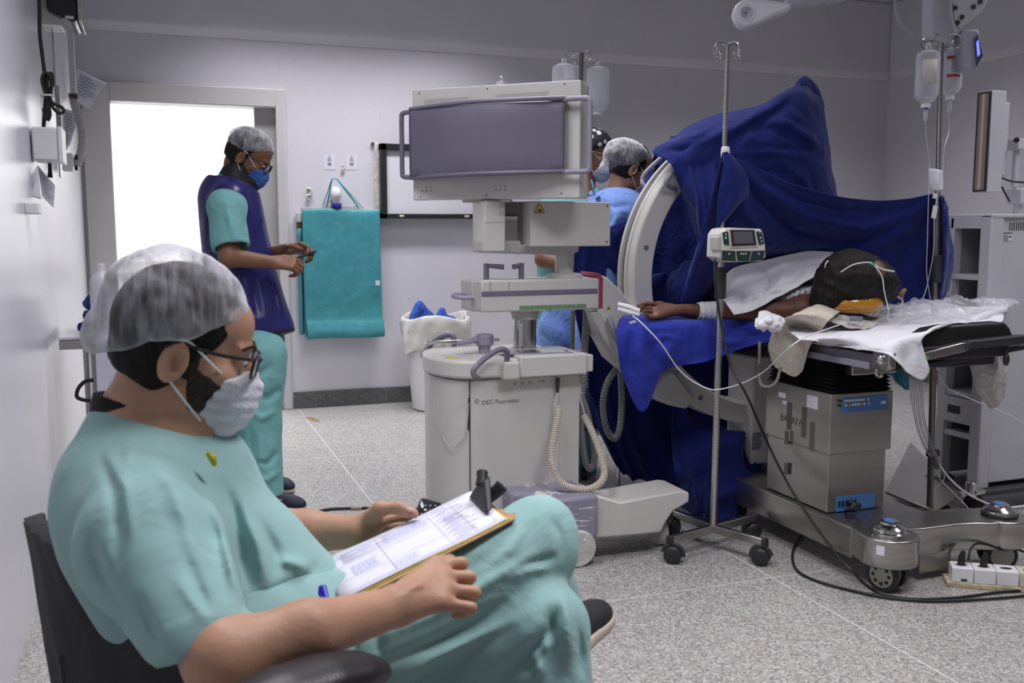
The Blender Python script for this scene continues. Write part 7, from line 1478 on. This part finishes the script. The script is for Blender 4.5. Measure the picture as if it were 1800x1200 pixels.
for i in range(4):
    ops.append(('+', s_cap(wr.lerp(kk[i], .1), kk[i], .015, .0105), .014)); a = kk[i]
    dirs = [(-.034, 0, -.002), (-.022, -.002, .002), (-.018, -.004, .006)] if i < 2 else [(-.030, -.002, -.004), (-.018, -.002, .006), (-.012, -.002, .010)]
    pp = [a]
    for d_ in dirs: pp.append(pp[-1]+Vector(d_))
    ops += finger(pp, (.0088, .008, .0072, .0064), .004)
ops += finger([wr.lerp(kk[0], .3)+Vector((0, .01, .008)), PY(1160, 534, 3.36), PY(1135, 534, 3.36), PY(1122, 537, 3.35)], (.014, .0105, .009, .0078), .008)
sdf_obj('body', build_sdf(ops), .0048, M_skin3, PT, relax=1)
f = build_sdf([('+', s_ell(hc+Vector((.0, .0, .005)), (.135, .125, .115))), ('+', s_ell(PY(1538, 500, 2.99), (.075, .10, .085)), .05), ('+', s_ell(PY(1452, 522, 3.02), (.05, .07, .055)), .04), ('-', s_ell(H5.p(0, .13, -.05), (.08, .07, .09)), .02), ('w', wob(70, .004, 12)), ('w', wob(40, .004, 3)), ('w', wob(110, .002, 5))])
sdf_obj('hair', f, .0045, M_hair, PT, relax=1)
M_gp = fabric('patterned_gown', (.30, .33, .36), rough=.85)
nt = M_gp.node_tree; b_ = nt.nodes['Principled BSDF']; tc = nt.nodes.new('ShaderNodeTexCoord'); vv = nt.nodes.new('ShaderNodeTexVoronoi'); vv.inputs['Scale'].default_value = 75; nt.links.new(tc.outputs['Object'], vv.inputs['Vector']); nt.links.new(ramp(nt, vv.outputs['Distance'], [(.30, (.05, .06, .09)), (.42, (.42, .44, .46))]), b_.inputs['Base Color'])
f = build_sdf([('+', s_cap(shN+Vector((0, .04, .018)), shF+Vector((0, .04, .018)), .068)), ('+', s_cap((shN+shF)/2+Vector((-.02, .10, .015)), Vector((2.52, 3.95, .99)), .135, .145), .05), ('+', s_cap(shN+Vector((-.02, .05, .01)), PY(1345, 535, 3.31), .055, .05), .04), ('&', s_half(shN+Vector((.02, .0, 0)), Vector((.25, -1, .0))), .01), ('w', wob(25, .005, 3))])
sdf_obj('gown', f, .006, M_gp, PT, relax=2)
q = MB(); q.tube([elb.lerp(wr, t) for t in (0.0, .15, .3, .45, .6)], [.0395, .041, .039, .037, .034], seg=24); bd = obj('wrist_bandage', q, M_lin, PT)
for t in (.08, .22, .36, .5): p = elb.lerp(wr, t); ax_ = (wr-elb).normalized(); q = MB(); u_ = ax_.orthogonal().normalized(); q.tube([p+(u_*math.cos(a)+ax_.cross(u_)*math.sin(a))*(.0405-.008*t) for a in [2*math.pi*i/24 for i in range(24)]], .0022, closed=True, seg=6); obj('wrap_edge', q, M_lin, bd)
PX_ = thing('pulse_oximeter', 'white clip-on finger sensor at the patient\'s outstretched hand with its thin cable', 'finger sensor', PY(1095, 547, 3.32))
q = MB(); c0, c1 = PY(1124, 552, 3.31), PY(1086, 541, 3.33); q.tube([c0, c0.lerp(c1, .5), c1], [.013, .015, .011], seg=12, flat=.55); obj('clip_lower', q, M_white, PX_, bevel=.002)
q = MB(); q.tube([c0+upz*.012, c0.lerp(c1, .5)+upz*.018, c1+upz*.016], [.010, .011, .009], seg=12, flat=.5); obj('clip_upper', q, M_white, PX_, bevel=.002)
q = MB(); q.prism([PY(x, y, 3.29) for x, y in ((1106, 566), (1116, 562), (1120, 567), (1112, 573))], (0, .0015, 0)); obj('tag', q, M_paper, PX_)
q = MB(); q.tube([PY(*p) for p in ((1112, 555, 3.30), (1125, 565, 3.24), (1150, 590, 3.19), (1168, 612, 3.18), (1190, 645, 3.18), (1215, 668, 3.17), (1245, 683, 3.14), (1265, 684, 3.12), (1300, 675, 3.05), (1340, 655, 2.9), (1375, 622, 2.60), (1395, 605, 2.52), (1420, 590, 2.55), (1455, 578, 2.6), (1485, 567, 2.78))], .0022, smooth=7, seg=8); obj('cable', q, M_white, PX_)
HR = thing('head_ring', 'translucent amber gel ring supporting the patient\'s head', 'head ring', PY(1500, 545, 2.93))
q = MB(); hrc = PY(1498, 532, 3.0); q.tube(arc(hrc, (1, 0, 0), (0, 1, 0), .078, 0, 2*math.pi, 32)[:-1], .034, closed=True, seg=20); obj('ring', q, mat('amber_gel', (.42, .19, .015), rough=.12, coat=.5, sss=.2), HR)
q = MB(); q.tube([PY(1468, 541, 2.885), PY(1485, 543, 2.882), PY(1503, 541, 2.885)], .002, smooth=3); obj('highlight_seam', q, mat('amber_gel', (.42, .19, .015)), HR)
OX = thing('oxygen_cannula', 'clear breathing tube with a green band looped over the patient\'s hair', 'oxygen tube', PY(1520, 470, 2.87))
q = MB(); q.tube([PY(*p) for p in ((1478, 478, 2.90), (1500, 465, 2.865), (1525, 461, 2.86), (1535, 464, 2.86))], .0022, smooth=6, seg=8); q.tube([PY(*p) for p in ((1535, 464, 2.86), (1552, 473, 2.86), (1572, 477, 2.87))], .003, smooth=6, seg=8); q.tube([PY(*p) for p in ((1535, 464, 2.86), (1550, 485, 2.85), (1554, 510, 2.86), (1558, 528, 2.87), (1562, 545, 2.87))], .0022, smooth=6, seg=8); obj('tube', q, M_white, OX)
q = MB(); q.cyl(PY(1531, 462, 2.858), PY(1537, 466, 2.858), .0045, seg=12); obj('green_band', q, mat('bright_green', (.05, .55, .15), rough=.4), OX)
q = MB(); q.tube([PY(*p) for p in ((1449, 484, 3.02), (1451, 465, 3.0), (1456, 458, 3.0))], .0025, smooth=5, seg=8); obj('ear_loop', q, M_white, OX)
q = MB(); q.ell(PY(1585, 512, 3.06), (.016, .02, .026)); q.ell(PY(1592, 520, 3.05), (.012, .02, .018)); hd = None
q = MB(); q.tube([PY(1583, 524, 3.10), PY(1586, 514, 3.08), PY(1591, 509, 3.08)], [.012, .010, .008], smooth=4, seg=10); ww = obj('far_thumb', q, M_skin4, PT)
# ---------------------------------------------------------------- equipment cart on the right
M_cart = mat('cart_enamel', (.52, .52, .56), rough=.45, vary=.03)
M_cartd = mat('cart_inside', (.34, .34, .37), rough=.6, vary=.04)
CTX, CTY = 3.335, 3.19; zT = PY(1741, 381, CTY).z; zB = PY(1712, 852, CTY).z
yBk2 = PX(1672, 382, CTX).y; yB3 = yBk2
CT = thing('equipment_cart', 'tall white wheeled equipment cart with open shelves and a drawer on the right', 'cart', (3.7, 3.4, 0))
b = MB(); b.bb((CTX+.06, CTY, zB), (4.2, CTY+.03, zT)); obj('side_panel', b, M_cart, CT, bevel=.006)
b = MB(); b.bb((CTX, CTY-.01, zB-.02), (CTX+.07, CTY+.05, zT+.01)); obj('corner_post', b, M_cart, CT, bevel=.006)
b = MB(); b.bb((CTX+.0, CTY-.012, zT-.004), (4.2, yB3+.03, zT+.012)); obj('top_board', b, M_cart, CT, bevel=.004)
b = MB(); b.bb((CTX, yB3-.02, zB-.02), (CTX+.05, yB3+.03, zT)); obj('corner_post', b, M_cart, CT, bevel=.004)
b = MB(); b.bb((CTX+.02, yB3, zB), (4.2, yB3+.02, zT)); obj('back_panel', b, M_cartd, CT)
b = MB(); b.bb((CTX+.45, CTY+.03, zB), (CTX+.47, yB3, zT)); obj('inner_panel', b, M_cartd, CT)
b = MB(); b.bb((CTX, CTY+.04, zT-.05), (CTX+.03, yB3, zT)); obj('top_rail', b, M_cart, CT, bevel=.003)
for yy in (CTY+.10, yB3-.05):
    b = MB(); b.bb((CTX+.25, yB3-.012, zB), (CTX+.29, yB3, zT)); sr = obj('shelf_rail', b, M_cart, CT)
for k in range(9): b = MB(); b.cyl((CTX+.27, yB3-.013, .35+.1*k), (CTX+.27, yB3-.017, .35+.1*k), .006, seg=8); obj('rail_hole', b, M_dk, sr)
def zat(px, py): return PX(px, py, CTX).z
for zc in (zat(1700, 487), zat(1700, 600), zat(1690, 694), .33): b = MB(); b.bb((CTX+.005, CTY+.03, zc-.012), (CTX+.45, yB3, zc+.012)); obj('shelf', b, M_cart, CT, bevel=.003)
z1_, z0_ = zat(1690, 700), zat(1690, 745)
b = MB(); b.bb((CTX-.003, CTY+.045, z0_), (CTX+.4, yB3-.005, z1_)); dr_ = obj('drawer', b, M_cart, CT, bevel=.004)
b = MB(); ym = (CTY+yB3)/2+.03; b.bb((CTX-.005, ym-.035, (z0_+z1_)/2-.015), (CTX, ym+.035, (z0_+z1_)/2+.02)); obj('drawer_pull', b, M_dk, dr_)
for k in range(26): b = MB(); x0 = CTX+.11+.0125*k; b.bb((x0, CTY-.001, PY(1760, 405, CTY).z), (x0+.005, CTY+.002, PY(1760, 391, CTY).z)); obj('vent_slot', b, M_dk, CT) if k < 26 else None
p = PY(1770, 416, CTY); b = MB(); b.box((p.x, CTY-.001, p.z), (.052, .001, .035)); lb = obj('rating_label', b, M_white, CT)
for k in range(5): b = MB(); b.box((p.x-.008, CTY-.002, p.z+.006-.005*k), (.028, .001, .0018)); obj('label_text', b, M_ink, lb)
b = MB(); b.box((p.x, CTY-.002, p.z+.0155), (.052, .001, .004)); b.box((p.x+.016, CTY-.002, p.z-.0), (.008, .001, .008)); obj('label_band', b, M_dk, lb)
b = MB(); b.bb((CTX-.02, CTY-.04, zB-.045), (4.25, yB3+.06, zB-.02)); obj('plinth', b, mat('charcoal_plinth', (.05, .05, .055), rough=.5), CT, bevel=.006)
for x, y in ((CTX+.02, CTY), (CTX+.02, yB3+.02), (4.1, CTY), (4.1, yB3)): stand_caster(Vector((x, y, 0)), .4, CT, .035)
# display on an arm above the cart
MN = thing('display', 'thin flat display turned towards the table on an arm above the cart', 'display', (3.6, 3.4, 1.4))
Yd = 3.30
a, c_ = PY(1743, 158, Yd), PY(1760, 338, Yd); b = MB(); th_ = c_.x-a.x; dep = PX(1716, 200, a.x).y-Yd
b.bb((a.x+.004, Yd, c_.z), (c_.x, Yd+dep, a.z)); obj('housing', b, M_cart, MN, bevel=.004)
b = MB(); b.bb((a.x, Yd+.002, c_.z+.004), (a.x+.006, Yd+dep-.002, a.z-.004)); obj('bezel', b, M_dk, MN)
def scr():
    m = bpy.data.materials.new('screen_painted_reflection'); m.use_nodes = True; nt = m.node_tree; b = nt.nodes['Principled BSDF']; b.inputs['Base Color'].default_value = (.05, .05, .05, 1); b.inputs['Roughness'].default_value = .25
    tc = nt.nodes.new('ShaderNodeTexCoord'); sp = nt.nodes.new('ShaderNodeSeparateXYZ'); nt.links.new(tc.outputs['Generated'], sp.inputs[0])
    c = ramp(nt, sp.outputs[1], [(.0, (.10, .09, .09)), (.35, (.16, .14, .13)), (.52, (.55, .33, .27)), (.66, (.20, .14, .13)), (1, (.06, .06, .06))]); nt.links.new(c, b.inputs['Emission Color']); b.inputs['Emission Strength'].default_value = .55; return m  # pinkish upright band is a reflection painted as a faint glow on the dark screen
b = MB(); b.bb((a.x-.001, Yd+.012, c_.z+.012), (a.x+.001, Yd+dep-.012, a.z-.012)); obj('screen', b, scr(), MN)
b = MB(); e = PY(1773, 180, Yd+.05); f_ = PY(1773, 310, Yd+.05); b.bb((c_.x, Yd+.04, f_.z), (e.x, Yd+dep*.8, e.z)); obj('back_cover', b, M_cart, MN, bevel=.006)
b = MB(); p = PY(1765, 268, Yd+.07); b.box(p, (.012, .01, .03)); obj('switch', b, M_dk, MN)
b = MB(); j = PY(1787, 254, Yd+.1); b.box(j, (.05, .06, .05)); b.cyl(j, Vector((j.x, j.y, PY(1787, 330, Yd+.1).z)), .014); obj('arm', b, M_cart, MN, bevel=.004)
b = MB(); b.cyl(PY(1787, 246, Yd+.04), PY(1787, 246, Yd+.0), .012, seg=16); obj('arm_knob', b, M_black, MN, bevel=.002)
b = MB(); j = PY(1790, 345, Yd+.1); b.box(j, (.06, .08, .07)); b.cyl(j, Vector((j.x, j.y, zT)), .02); obj('arm_base', b, M_cart, MN, bevel=.006)
b = MB(); b.tube([PY(x, y, Yd+.02) for x, y in ((1762, 313), (1775, 318), (1790, 320), (1810, 321))], .004, smooth=5, seg=8); b.tube([PY(x, y, Yd+.02) for x, y in ((1761, 328), (1768, 342), (1775, 354))], .004, smooth=5, seg=8); obj('power_lead', b, M_black, MN)
# ---------------------------------------------------------------- ceiling mounted arms
M_lamp = mat('lamp_grey_white', (.50, .50, .55), rough=.35, vary=.03)
CL = thing('surgical_light_arm', 'rounded white surgical light arm hanging from the ceiling at the top edge', 'light arm', P(1400, 20, 3.4))
dl = 3.4
b = MB(); out_ = [P(x, y, dl) for x, y in ((1290, 22), (1294, 8), (1303, 0), (1318, -4), (1345, -2), (1392, 4), (1393, 16), (1360, 28), (1330, 42), (1312, 47), (1298, 40))]; b.prism(out_, cF*.06); hd_ = obj('joint_cover', b, M_lamp, CL, bevel=.012, seg=4)
b = MB(); b.lathe([(.030, 0), (.028, .003), (.024, .003), (.022, .0)], P(1313, 23, dl-.001), axis=-cF, seg=28); obj('disc', b, M_lamp, hd_)
b = MB(); b.cyl(P(1311, 23, dl-.003), P(1311, 23, dl-.006), .003, seg=10); obj('screw', b, M_dk, hd_)
b = MB(); b.tube([P(1380, 9, dl+.03), P(1450, 0, dl+.05), P(1560, -22, dl+.1)], .017, seg=18, smooth=3); obj('spring_arm', b, mat('lamp_grey', (.33, .34, .40), rough=.3), CL)
b = MB(); q_ = P(1560, -22, dl+.1); b.cyl(q_, Vector((q_.x, q_.y, ZC)), .03); obj('ceiling_stem', b, M_lamp, CL)
PD = thing('ceiling_pendant', 'pale ceiling pendant column with round outlet panels above the right drip stand', 'pendant', P(1680, 30, 3.7))
dp_ = 3.75
b = MB(); b.prism([P(x, y, dp_) for x, y in ((1640, -160), (1638, 55), (1645, 72), (1672, 74), (1682, 60), (1673, -160))], cF*.10); obj('column', b, M_lamp, PD, bevel=.01, seg=3)
b = MB(); b.prism([P(x, y, dp_-.02) for x, y in ((1668, -160), (1672, 20), (1680, 60), (1688, 58), (1695, 44), (1728, 20), (1737, 2), (1740, -160))], cF*.08); fp = obj('outlet_head', b, M_lamp, PD, bevel=.008, seg=3)
for x, y in ((1679, 14), (1691, 30), (1683, 40), (1711, 12), (1723, 3)): b = MB(); b.lathe([(.010, 0), (.0085, .004)], P(x, y, dp_-.02), axis=-cF, seg=16); obj('gas_outlet', b, M_dk, fp)
b = MB(); b.tube([P(x, y, dp_-.022) for x, y in ((1675, 4), (1676, 26), (1681, 44), (1690, 52))], .0012, smooth=5, seg=6); obj('seam', b, M_dk, fp)
b = MB(); b.tube([P(x, y, dp_+.02) for x, y in ((1575, -60), (1574, 5), (1579, 32), (1590, 52), (1606, 66), (1622, 73), (1642, 73))], .006, smooth=6, seg=10); obj('hose', b, mat('lamp_grey', (.33, .34, .40)), PD)
a1 = P(1680, 40, dp_+.06); b = MB(); b.cyl(Vector((a1.x, a1.y, a1.z+.25)), Vector((a1.x, a1.y, ZC)), .05); obj('ceiling_stem', b, M_lamp, PD)
b = MB(); b.prism([P(x, y, dp_-.03) for x, y in ((1690, 56), (1698, 51), (1721, 51), (1727, 98), (1716, 121), (1693, 121))], cF*.07); cp_ = obj('control_box', b, mat('box_lilac', (.34, .34, .42), rough=.4), PD, bevel=.008, seg=3)
b = MB(); b.prism([P(x, y, dp_-.033) for x, y in ((1712, 70), (1718, 60), (1727, 98), (1716, 118))], -cF*.003); pf = obj('front_panel', b, mat('panel_dark_blue', (.05, .07, .12), rough=.3), cp_)
b = MB(); b.prism([P(x, y, dp_-.037) for x, y in ((1716, 74), (1720, 70), (1723, 95), (1718, 100))], -cF*.001); obj('lit_display', b, mat('blue_glow', (.05, .05, .3), emit=(.18, .22, 1), estr=1.6), pf)
b = MB(); b.cyl(P(1690, 62, dp_), P(1682, 50, dp_), .012, seg=12); obj('bracket', b, M_dk, PD)
# ---------------------------------------------------------------- cables, power strip
def cable(name, lab, pts, r, m_, cat='cable', grp=None, k=8):
    q = MB(); q.tube([Vector(p) for p in pts], r, smooth=k, seg=10); return setp(obj(name, q, m_), lab, cat, grp)
M_cb = mat('black_cable', (.014, .014, .015), rough=.4)
def G(x, y, z=.007): return PZ(x, y, z)
cable('pump_cable', 'black cable hanging from the white pump past the stand pole to the floor', [PY(1256, 456, 3.10), PY(1258, 500, 3.08), PY(1266, 560, 3.06), PY(1284, 640, 3.0), PY(1315, 700, 2.95), PX(1350, 780, 2.23), PX(1385, 850, 2.21), PX(1420, 905, 2.20), PX(1458, 958, 2.19), PX(1496, 1002, 2.18), G(1540, 1040), G(1600, 1052), G(1680, 1050), G(1760, 1040), G(1830, 1036)], .0048, M_cb)
cable('table_cable', 'black mains lead looping from the table\'s blue socket panel onto the floor', [PY(1512, 886, 2.82), PY(1495, 892, 2.76), G(1470, 905, .08), G(1435, 918, .03), G(1405, 945), G(1393, 975), G(1402, 1003), G(1440, 1022), G(1500, 1038), G(1560, 1050), G(1640, 1056), G(1740, 1052), G(1830, 1044)], .0048, M_cb)
for k, pts in enumerate([((1702, 985, .085), (1706, 965, .12), (1718, 955, .13), (1740, 958, .12), (1762, 966, .10), (1785, 965, .08), (1815, 975, .05)), ((1668, 985, .085), (1672, 962, .12), (1688, 950, .13), (1708, 952, .12), (1736, 966, .09), (1752, 980, .03), (1780, 975, .01))]):
    cable('plug_lead', ['second black lead plugged into the power strip, arching right towards the table caster', 'leftmost black lead plugged into the power strip'][k], [PZ(x, y, z) for x, y, z in pts], .0045, M_cb, grp='leads in the power strip')
cable('white_cable', 'thick white cable curving from the stand clamp along the floor by the cart', [PY(1642, 800, 3.04), PY(1660, 830, 3.0), PY(1690, 860, 2.95), G(1725, 880, .12), G(1760, 892, .10), G(1810, 888, .10)], .0048, M_white)
cable('thin_white_cable', 'thin pale cable drooping from the table end across the cart side', [PY(1648, 657, 3.0), PY(1665, 680, 3.0), PY(1690, 694, 3.0), PY(1740, 715, 3.02), PY(1775, 730, 3.05), PY(1796, 742, 3.08), PY(1815, 746, 3.08)], .0024, M_white)
M_lead = mat('pale_lead', (.35, .35, .38), rough=.5)
for k, (x0, x1, x2) in enumerate(((1604, 1611, 1632), (1608, 1615, 1636), (1612, 1618, 1640), (1616, 1622, 1641), (1620, 1625, 1643), (1600, 1608, 1630))):
    cable('monitoring_lead', ['leftmost but one', 'third', 'fourth', 'fifth', 'rightmost', 'leftmost'][k]+' of the thin grey leads hanging under the sheet corner', [PY(x0, 660, 2.70), PY(x0+2, 700, 2.74), PY(x1, 735, 2.80), PY(x1+8, 765, 2.9), PY(x2, 795, 3.0), PY(1641, 808, 3.04)], .0019, M_lead, 'lead', 'thin leads under the sheet corner')
q = MB(); q.tube([PY(1640, 795, 3.03), PY(1644, 812, 3.02), PY(1648, 822, 3.02)], [.014, .016, .010], seg=10); setp(obj('lead_junction', q, mat('junction_grey', (.17, .17, .19), rough=.45)), 'grey lead junction clipped to the right drip stand pole', 'connector')
cable('junction_lead', 'thin white lead falling from the grey junction to the floor', [PY(1646, 822, 3.02), PY(1650, 838, 3.02), PY(1660, 850, 3.0), G(1690, 880, .1), G(1706, 898, .1)], .0024, M_white)
cable('junction_lead', 'short looped white lead below the grey junction', [PY(1652, 815, 3.02), PY(1660, 832, 3.02), PY(1656, 848, 3.02), PY(1640, 860, 3.04)], .0022, M_white)
cable('floor_cable', 'black cable with a tan tape wrap lying on the floor behind the seated person', [G(520, 920), G(548, 903), G(575, 895), G(610, 893), G(650, 893), G(690, 900), G(740, 912)], .0065, M_cb)
q = MB(); q.cyl(G(617, 893), G(636, 893), .0078, seg=12); tp_ = obj('tape_band', q, mat('tan_tape', (.30, .25, .17), rough=.7)); tp_.parent = bpy.data.objects['floor_cable']; tp_.location = Vector(tp_.location)-bpy.data.objects['floor_cable'].location
PS = thing('power_strip', 'white block of four sockets on a cream base lying on the floor at right', 'power strip', PZ(1720, 1030, 0))
o_ = PZ(1652, 1018, 0); ux2 = (PZ(1800, 1040, 0)-PZ(1680, 1030, 0)).normalized(); uy2 = Vector((-ux2.y, ux2.x, 0)); o_ = PZ(1672, 1031, 0)
def ps(a, b2, z): return o_+ux2*a+uy2*b2+Vector((0, 0, z))
b = MB(); b.prism([ps(-.015, -.004, 0), ps(.33, -.004, 0), ps(.33, .085, 0), ps(-.015, .085, 0)], (0, 0, .018)); obj('base_plate', b, mat('yellowed_cream', (.50, .44, .27), rough=.6, vary=.25, vscale=40), PS, bevel=.003)
for k in range(4):
    b = MB(); b.prism([ps(.072*k+.001, 0, .018), ps(.072*k+.071, 0, .018), ps(.072*k+.071, .075, .018), ps(.072*k+.001, .075, .018)], (0, 0, .052)); so_ = obj('socket_block', b, M_white if k < 3 else mat('cream_block', (.58, .56, .44), rough=.5), PS, bevel=.003)
    b = MB(); cc_ = ps(.072*k+.036, .036, .0705); b.prism([cc_+ux2*(.019*math.cos(a))+uy2*(.010*math.sin(a)) for a in [2*math.pi*i/16 for i in range(16)]], (0, 0, .0008)); obj('socket_face', b, M_black, so_)
    if k in (0, 3): b = MB(); b.prism([ps(.072*k+.030, -.001, .024), ps(.072*k+.05, -.001, .024), ps(.072*k+.05, -.001, .032), ps(.072*k+.03, -.001, .032)], uy2*.003); obj('latch_slot', b, M_dk, so_)
for k in range(2):
    b = MB(); cc_ = ps(.072*k+.036, .036, .070); b.tube([cc_, cc_+upz*.03, cc_+upz*.05+ux2*.005], [.013, .011, .007], seg=12); setp(obj('plug', b, M_black), ['plug in the leftmost socket of the power strip', 'plug in the second socket of the power strip'][k], 'plug', 'plugs in the power strip')
# caster behind the cart and stool
HS = thing('stool', 'chrome tube-legged stool partly hidden behind the machine\'s coiled cord', 'stool', PZ(1050, 850, 0))
b = MB(); q0, q1 = PZ(1086, 858, 0), PZ(1020, 850, 0); zt_ = P(1060, 780, 4.3).z
b.tube([Vector((q0.x, q0.y, 0)), Vector((q0.x, q0.y, zt_-.08)), Vector((q0.x, q0.y, zt_))-cR*.04, Vector((q0.x, q0.y, zt_+.02))-cR*.12, Vector((q0.x, q0.y, zt_+.02))-cR*.25, Vector((q0.x, q0.y, zt_))-cR*.33, Vector((q0.x, q0.y, 0))-cR*.36], .0125, smooth=6, seg=14); obj('tube_leg', b, M_chrome, HS)
b = MB(); b.lathe([(.15, 0), (.16, .01), (.16, .04), (.14, .055)], (q0.x-.17, q0.y+.15, zt_+.0), seg=32); obj('seat', b, M_black, HS)
b = MB(); b.tube([Vector((q0.x-.02, q0.y+.32, 0)), Vector((q0.x-.02, q0.y+.32, zt_-.04)), Vector((q0.x-.08, q0.y+.3, zt_+.01)), Vector((q0.x-.28, q0.y+.3, zt_+.01)), Vector((q0.x-.34, q0.y+.32, zt_-.04)), Vector((q0.x-.34, q0.y+.32, 0))], .0125, smooth=5, seg=12); obj('tube_leg', b, M_chrome, HS)
for k in range(2): b = MB(); c_ = PZ(1027, 842, 0)+cR*(.0 if k == 0 else -.2); b.cyl(c_+upz*.03-cR*.015, c_+upz*.03+cR*.015, .03, seg=20); obj('caster', b, M_black, HS, bevel=.003)
# steel tray stand foot seen between the table and the cart
b = MB(); b.prism([PZ(x, y, .09) for x, y in ((1556, 868), (1640, 902), (1690, 872), (1600, 780))], (0, 0, .012)); TR = setp(obj('steel_tray_base', b, M_bst, bevel=.003), 'flat steel base plate on the floor behind the operating table', 'base plate')
CW = thing('wheel_unit', 'dark cart wheel with chrome brake on the floor in front of the white cart', 'caster', PZ(1708, 900, 0))
wheel(PZ(1690, 868, .055)+Vector((0, .1, .02)), (1, .3, 0), .055, .03, CW, False)
b = MB(); p = PZ(1706, 886, .06); b.cyl(Vector((p.x, p.y, .10)), Vector((p.x, p.y, .16)), .025); b.box((p.x+.02, p.y-.02, .12), (.05, .03, .02)); obj('brake', b, M_chrome, CW, bevel=.003)
# ---------------------------------------------------------------- trolley, jug and hose behind the seated person
TRL = thing('steel_trolley', 'small steel trolley against the left wall with white top', 'trolley', (-.25, 4.6, 0))
t0 = PY(142, 593, 4.35); zt2 = t0.z
b = MB(); b.bb((WL+.03, 4.35, zt2-.008), (.05, 4.85, zt2+.004)); obj('top', b, M_white, TRL, bevel=.002)
b = MB(); b.bb((WL+.03, 4.36, zt2-.05), (.05, 4.84, zt2-.009)); obj('frame', b, M_steel, TRL, bevel=.003)
for x, y in ((t0.x+.015, 4.37), (.03, 4.37), (t0.x+.015, 4.83), (.03, 4.83)): b = MB(); b.cyl((x, y, 0), (x, y, zt2-.01), .011, seg=14); obj('leg', b, M_steel, TRL)
z3 = PY(150, 577, 4.5).z
b = MB(); b.box((PY(152, 568, 4.55).x+.05, 4.6, z3+.0), (.14, .2, .014), rot=(0, -.12, 0)); setp(obj('folded_cloth', b, M_lin, bevel=.004), 'white folded cloth on the steel trolley under the blue one', 'cloth')
for k, (y0, hh) in enumerate(((574, .025), (556, .035), (536, .05))):
    p = PY(158, y0, 4.5); f = build_sdf([('+', s_box(p+Vector((.045, .09, 0)), (.085-.008*k, .09, .016), Euler((0, -.06*k, .15*k-.1)).to_matrix(), .010)), ('w', wob(45, .004 if k < 2 else .009, k+3))]+([('+', s_ell(p+Vector((.02, .05, .02)), (.04, .05, .028)), .02)] if k == 2 else []))
    setp(sdf_obj('blue_cloth', f, .005, M_blue, relax=1), ['lowest', 'middle', 'topmost crumpled'][k]+' blue cloth stacked on the steel trolley', 'cloth', 'blue cloths on the trolley')
JG = thing('disinfectant_bottle', 'large white plastic bottle with flip cap behind the seated person', 'bottle', PY(185, 560, 4.2))
jc = PY(180, 520, 4.2); zt3 = PY(184, 464, 4.2).z; zb3 = PY(186, 600, 4.2).z
b = MB(); b.lathe([(.045, zb3), (.046, zb3+.02), (.046, zt3-.10), (.038, zt3-.115), (.044, zt3-.12), (.044, zt3-.07), (.036, zt3-.045), (.014, zt3-.025), (.013, zt3-.02)], (jc.x, jc.y, 0), seg=32); obj('body', b, mat('translucent_white', (.60, .60, .65), rough=.3), JG)
b = MB(); b.lathe([(.015, zt3-.025), (.015, zt3), (.012, zt3+.002)], (jc.x, jc.y, 0), seg=20); obj('cap', b, M_white, JG)
WC = thing('white_canister', 'lilac-white container standing behind the seated person\'s cap', 'container', (.0, 4.1, 0))
wa, wb2 = PY(166, 600, 4.1), PY(215, 700, 4.1); b = MB(); b.bb((wa.x, 4.1, .25), (wa.x+.16, 4.26, wa.z)); b.prism([(wa.x, 4.1, wa.z), (wa.x+.16, 4.1, wa.z), (wa.x+.14, 4.13, wa.z+.018), (wa.x+.02, 4.13, wa.z+.018)], (0, .11, 0)); obj('body', b, mat('lilac_white', (.55, .54, .64), rough=.3), WC, bevel=.008, seg=3)
b = MB(); b.bb((wa.x-.02, 4.08, .0), (wa.x+.18, 4.28, .25)); obj('plinth', b, M_eqd, WC, bevel=.006)
b = MB(); b.tube([PY(x, y, 4.25) for x, y in ((165, 668), (150, 670), (138, 682), (135, 696), (144, 702), (160, 704))], .008, smooth=6, seg=10); setp(obj('rubber_loop', b, M_black), 'black rubber tube loop by the steel trolley legs', 'tube')
RH = thing('suction_hose', 'white ribbed hose curving near the floor behind the seated person\'s chest', 'hose', PZ(370, 800, 0))
pts = crom([P(300, 748, 3.2), P(330, 748, 3.2), P(355, 758, 3.2), P(372, 772, 3.2), P(378, 790, 3.22), P(370, 830, 3.25), P(362, 900, 3.27), PZ(350, 1030, .04)], 22); b = MB(); b.tube(pts, [.032+.0028*(1 if i % 3 == 0 else -.5) for i in range(len(pts))], seg=20); obj('hose', b, mat('ribbed_white', (.62, .61, .64), rough=.35), RH)
b = MB(); b.lathe([(.036, 0), (.036, .5)], Vector((P(372, 820, 3.25).x, P(372, 820, 3.25).y, .0)), seg=20) if False else None
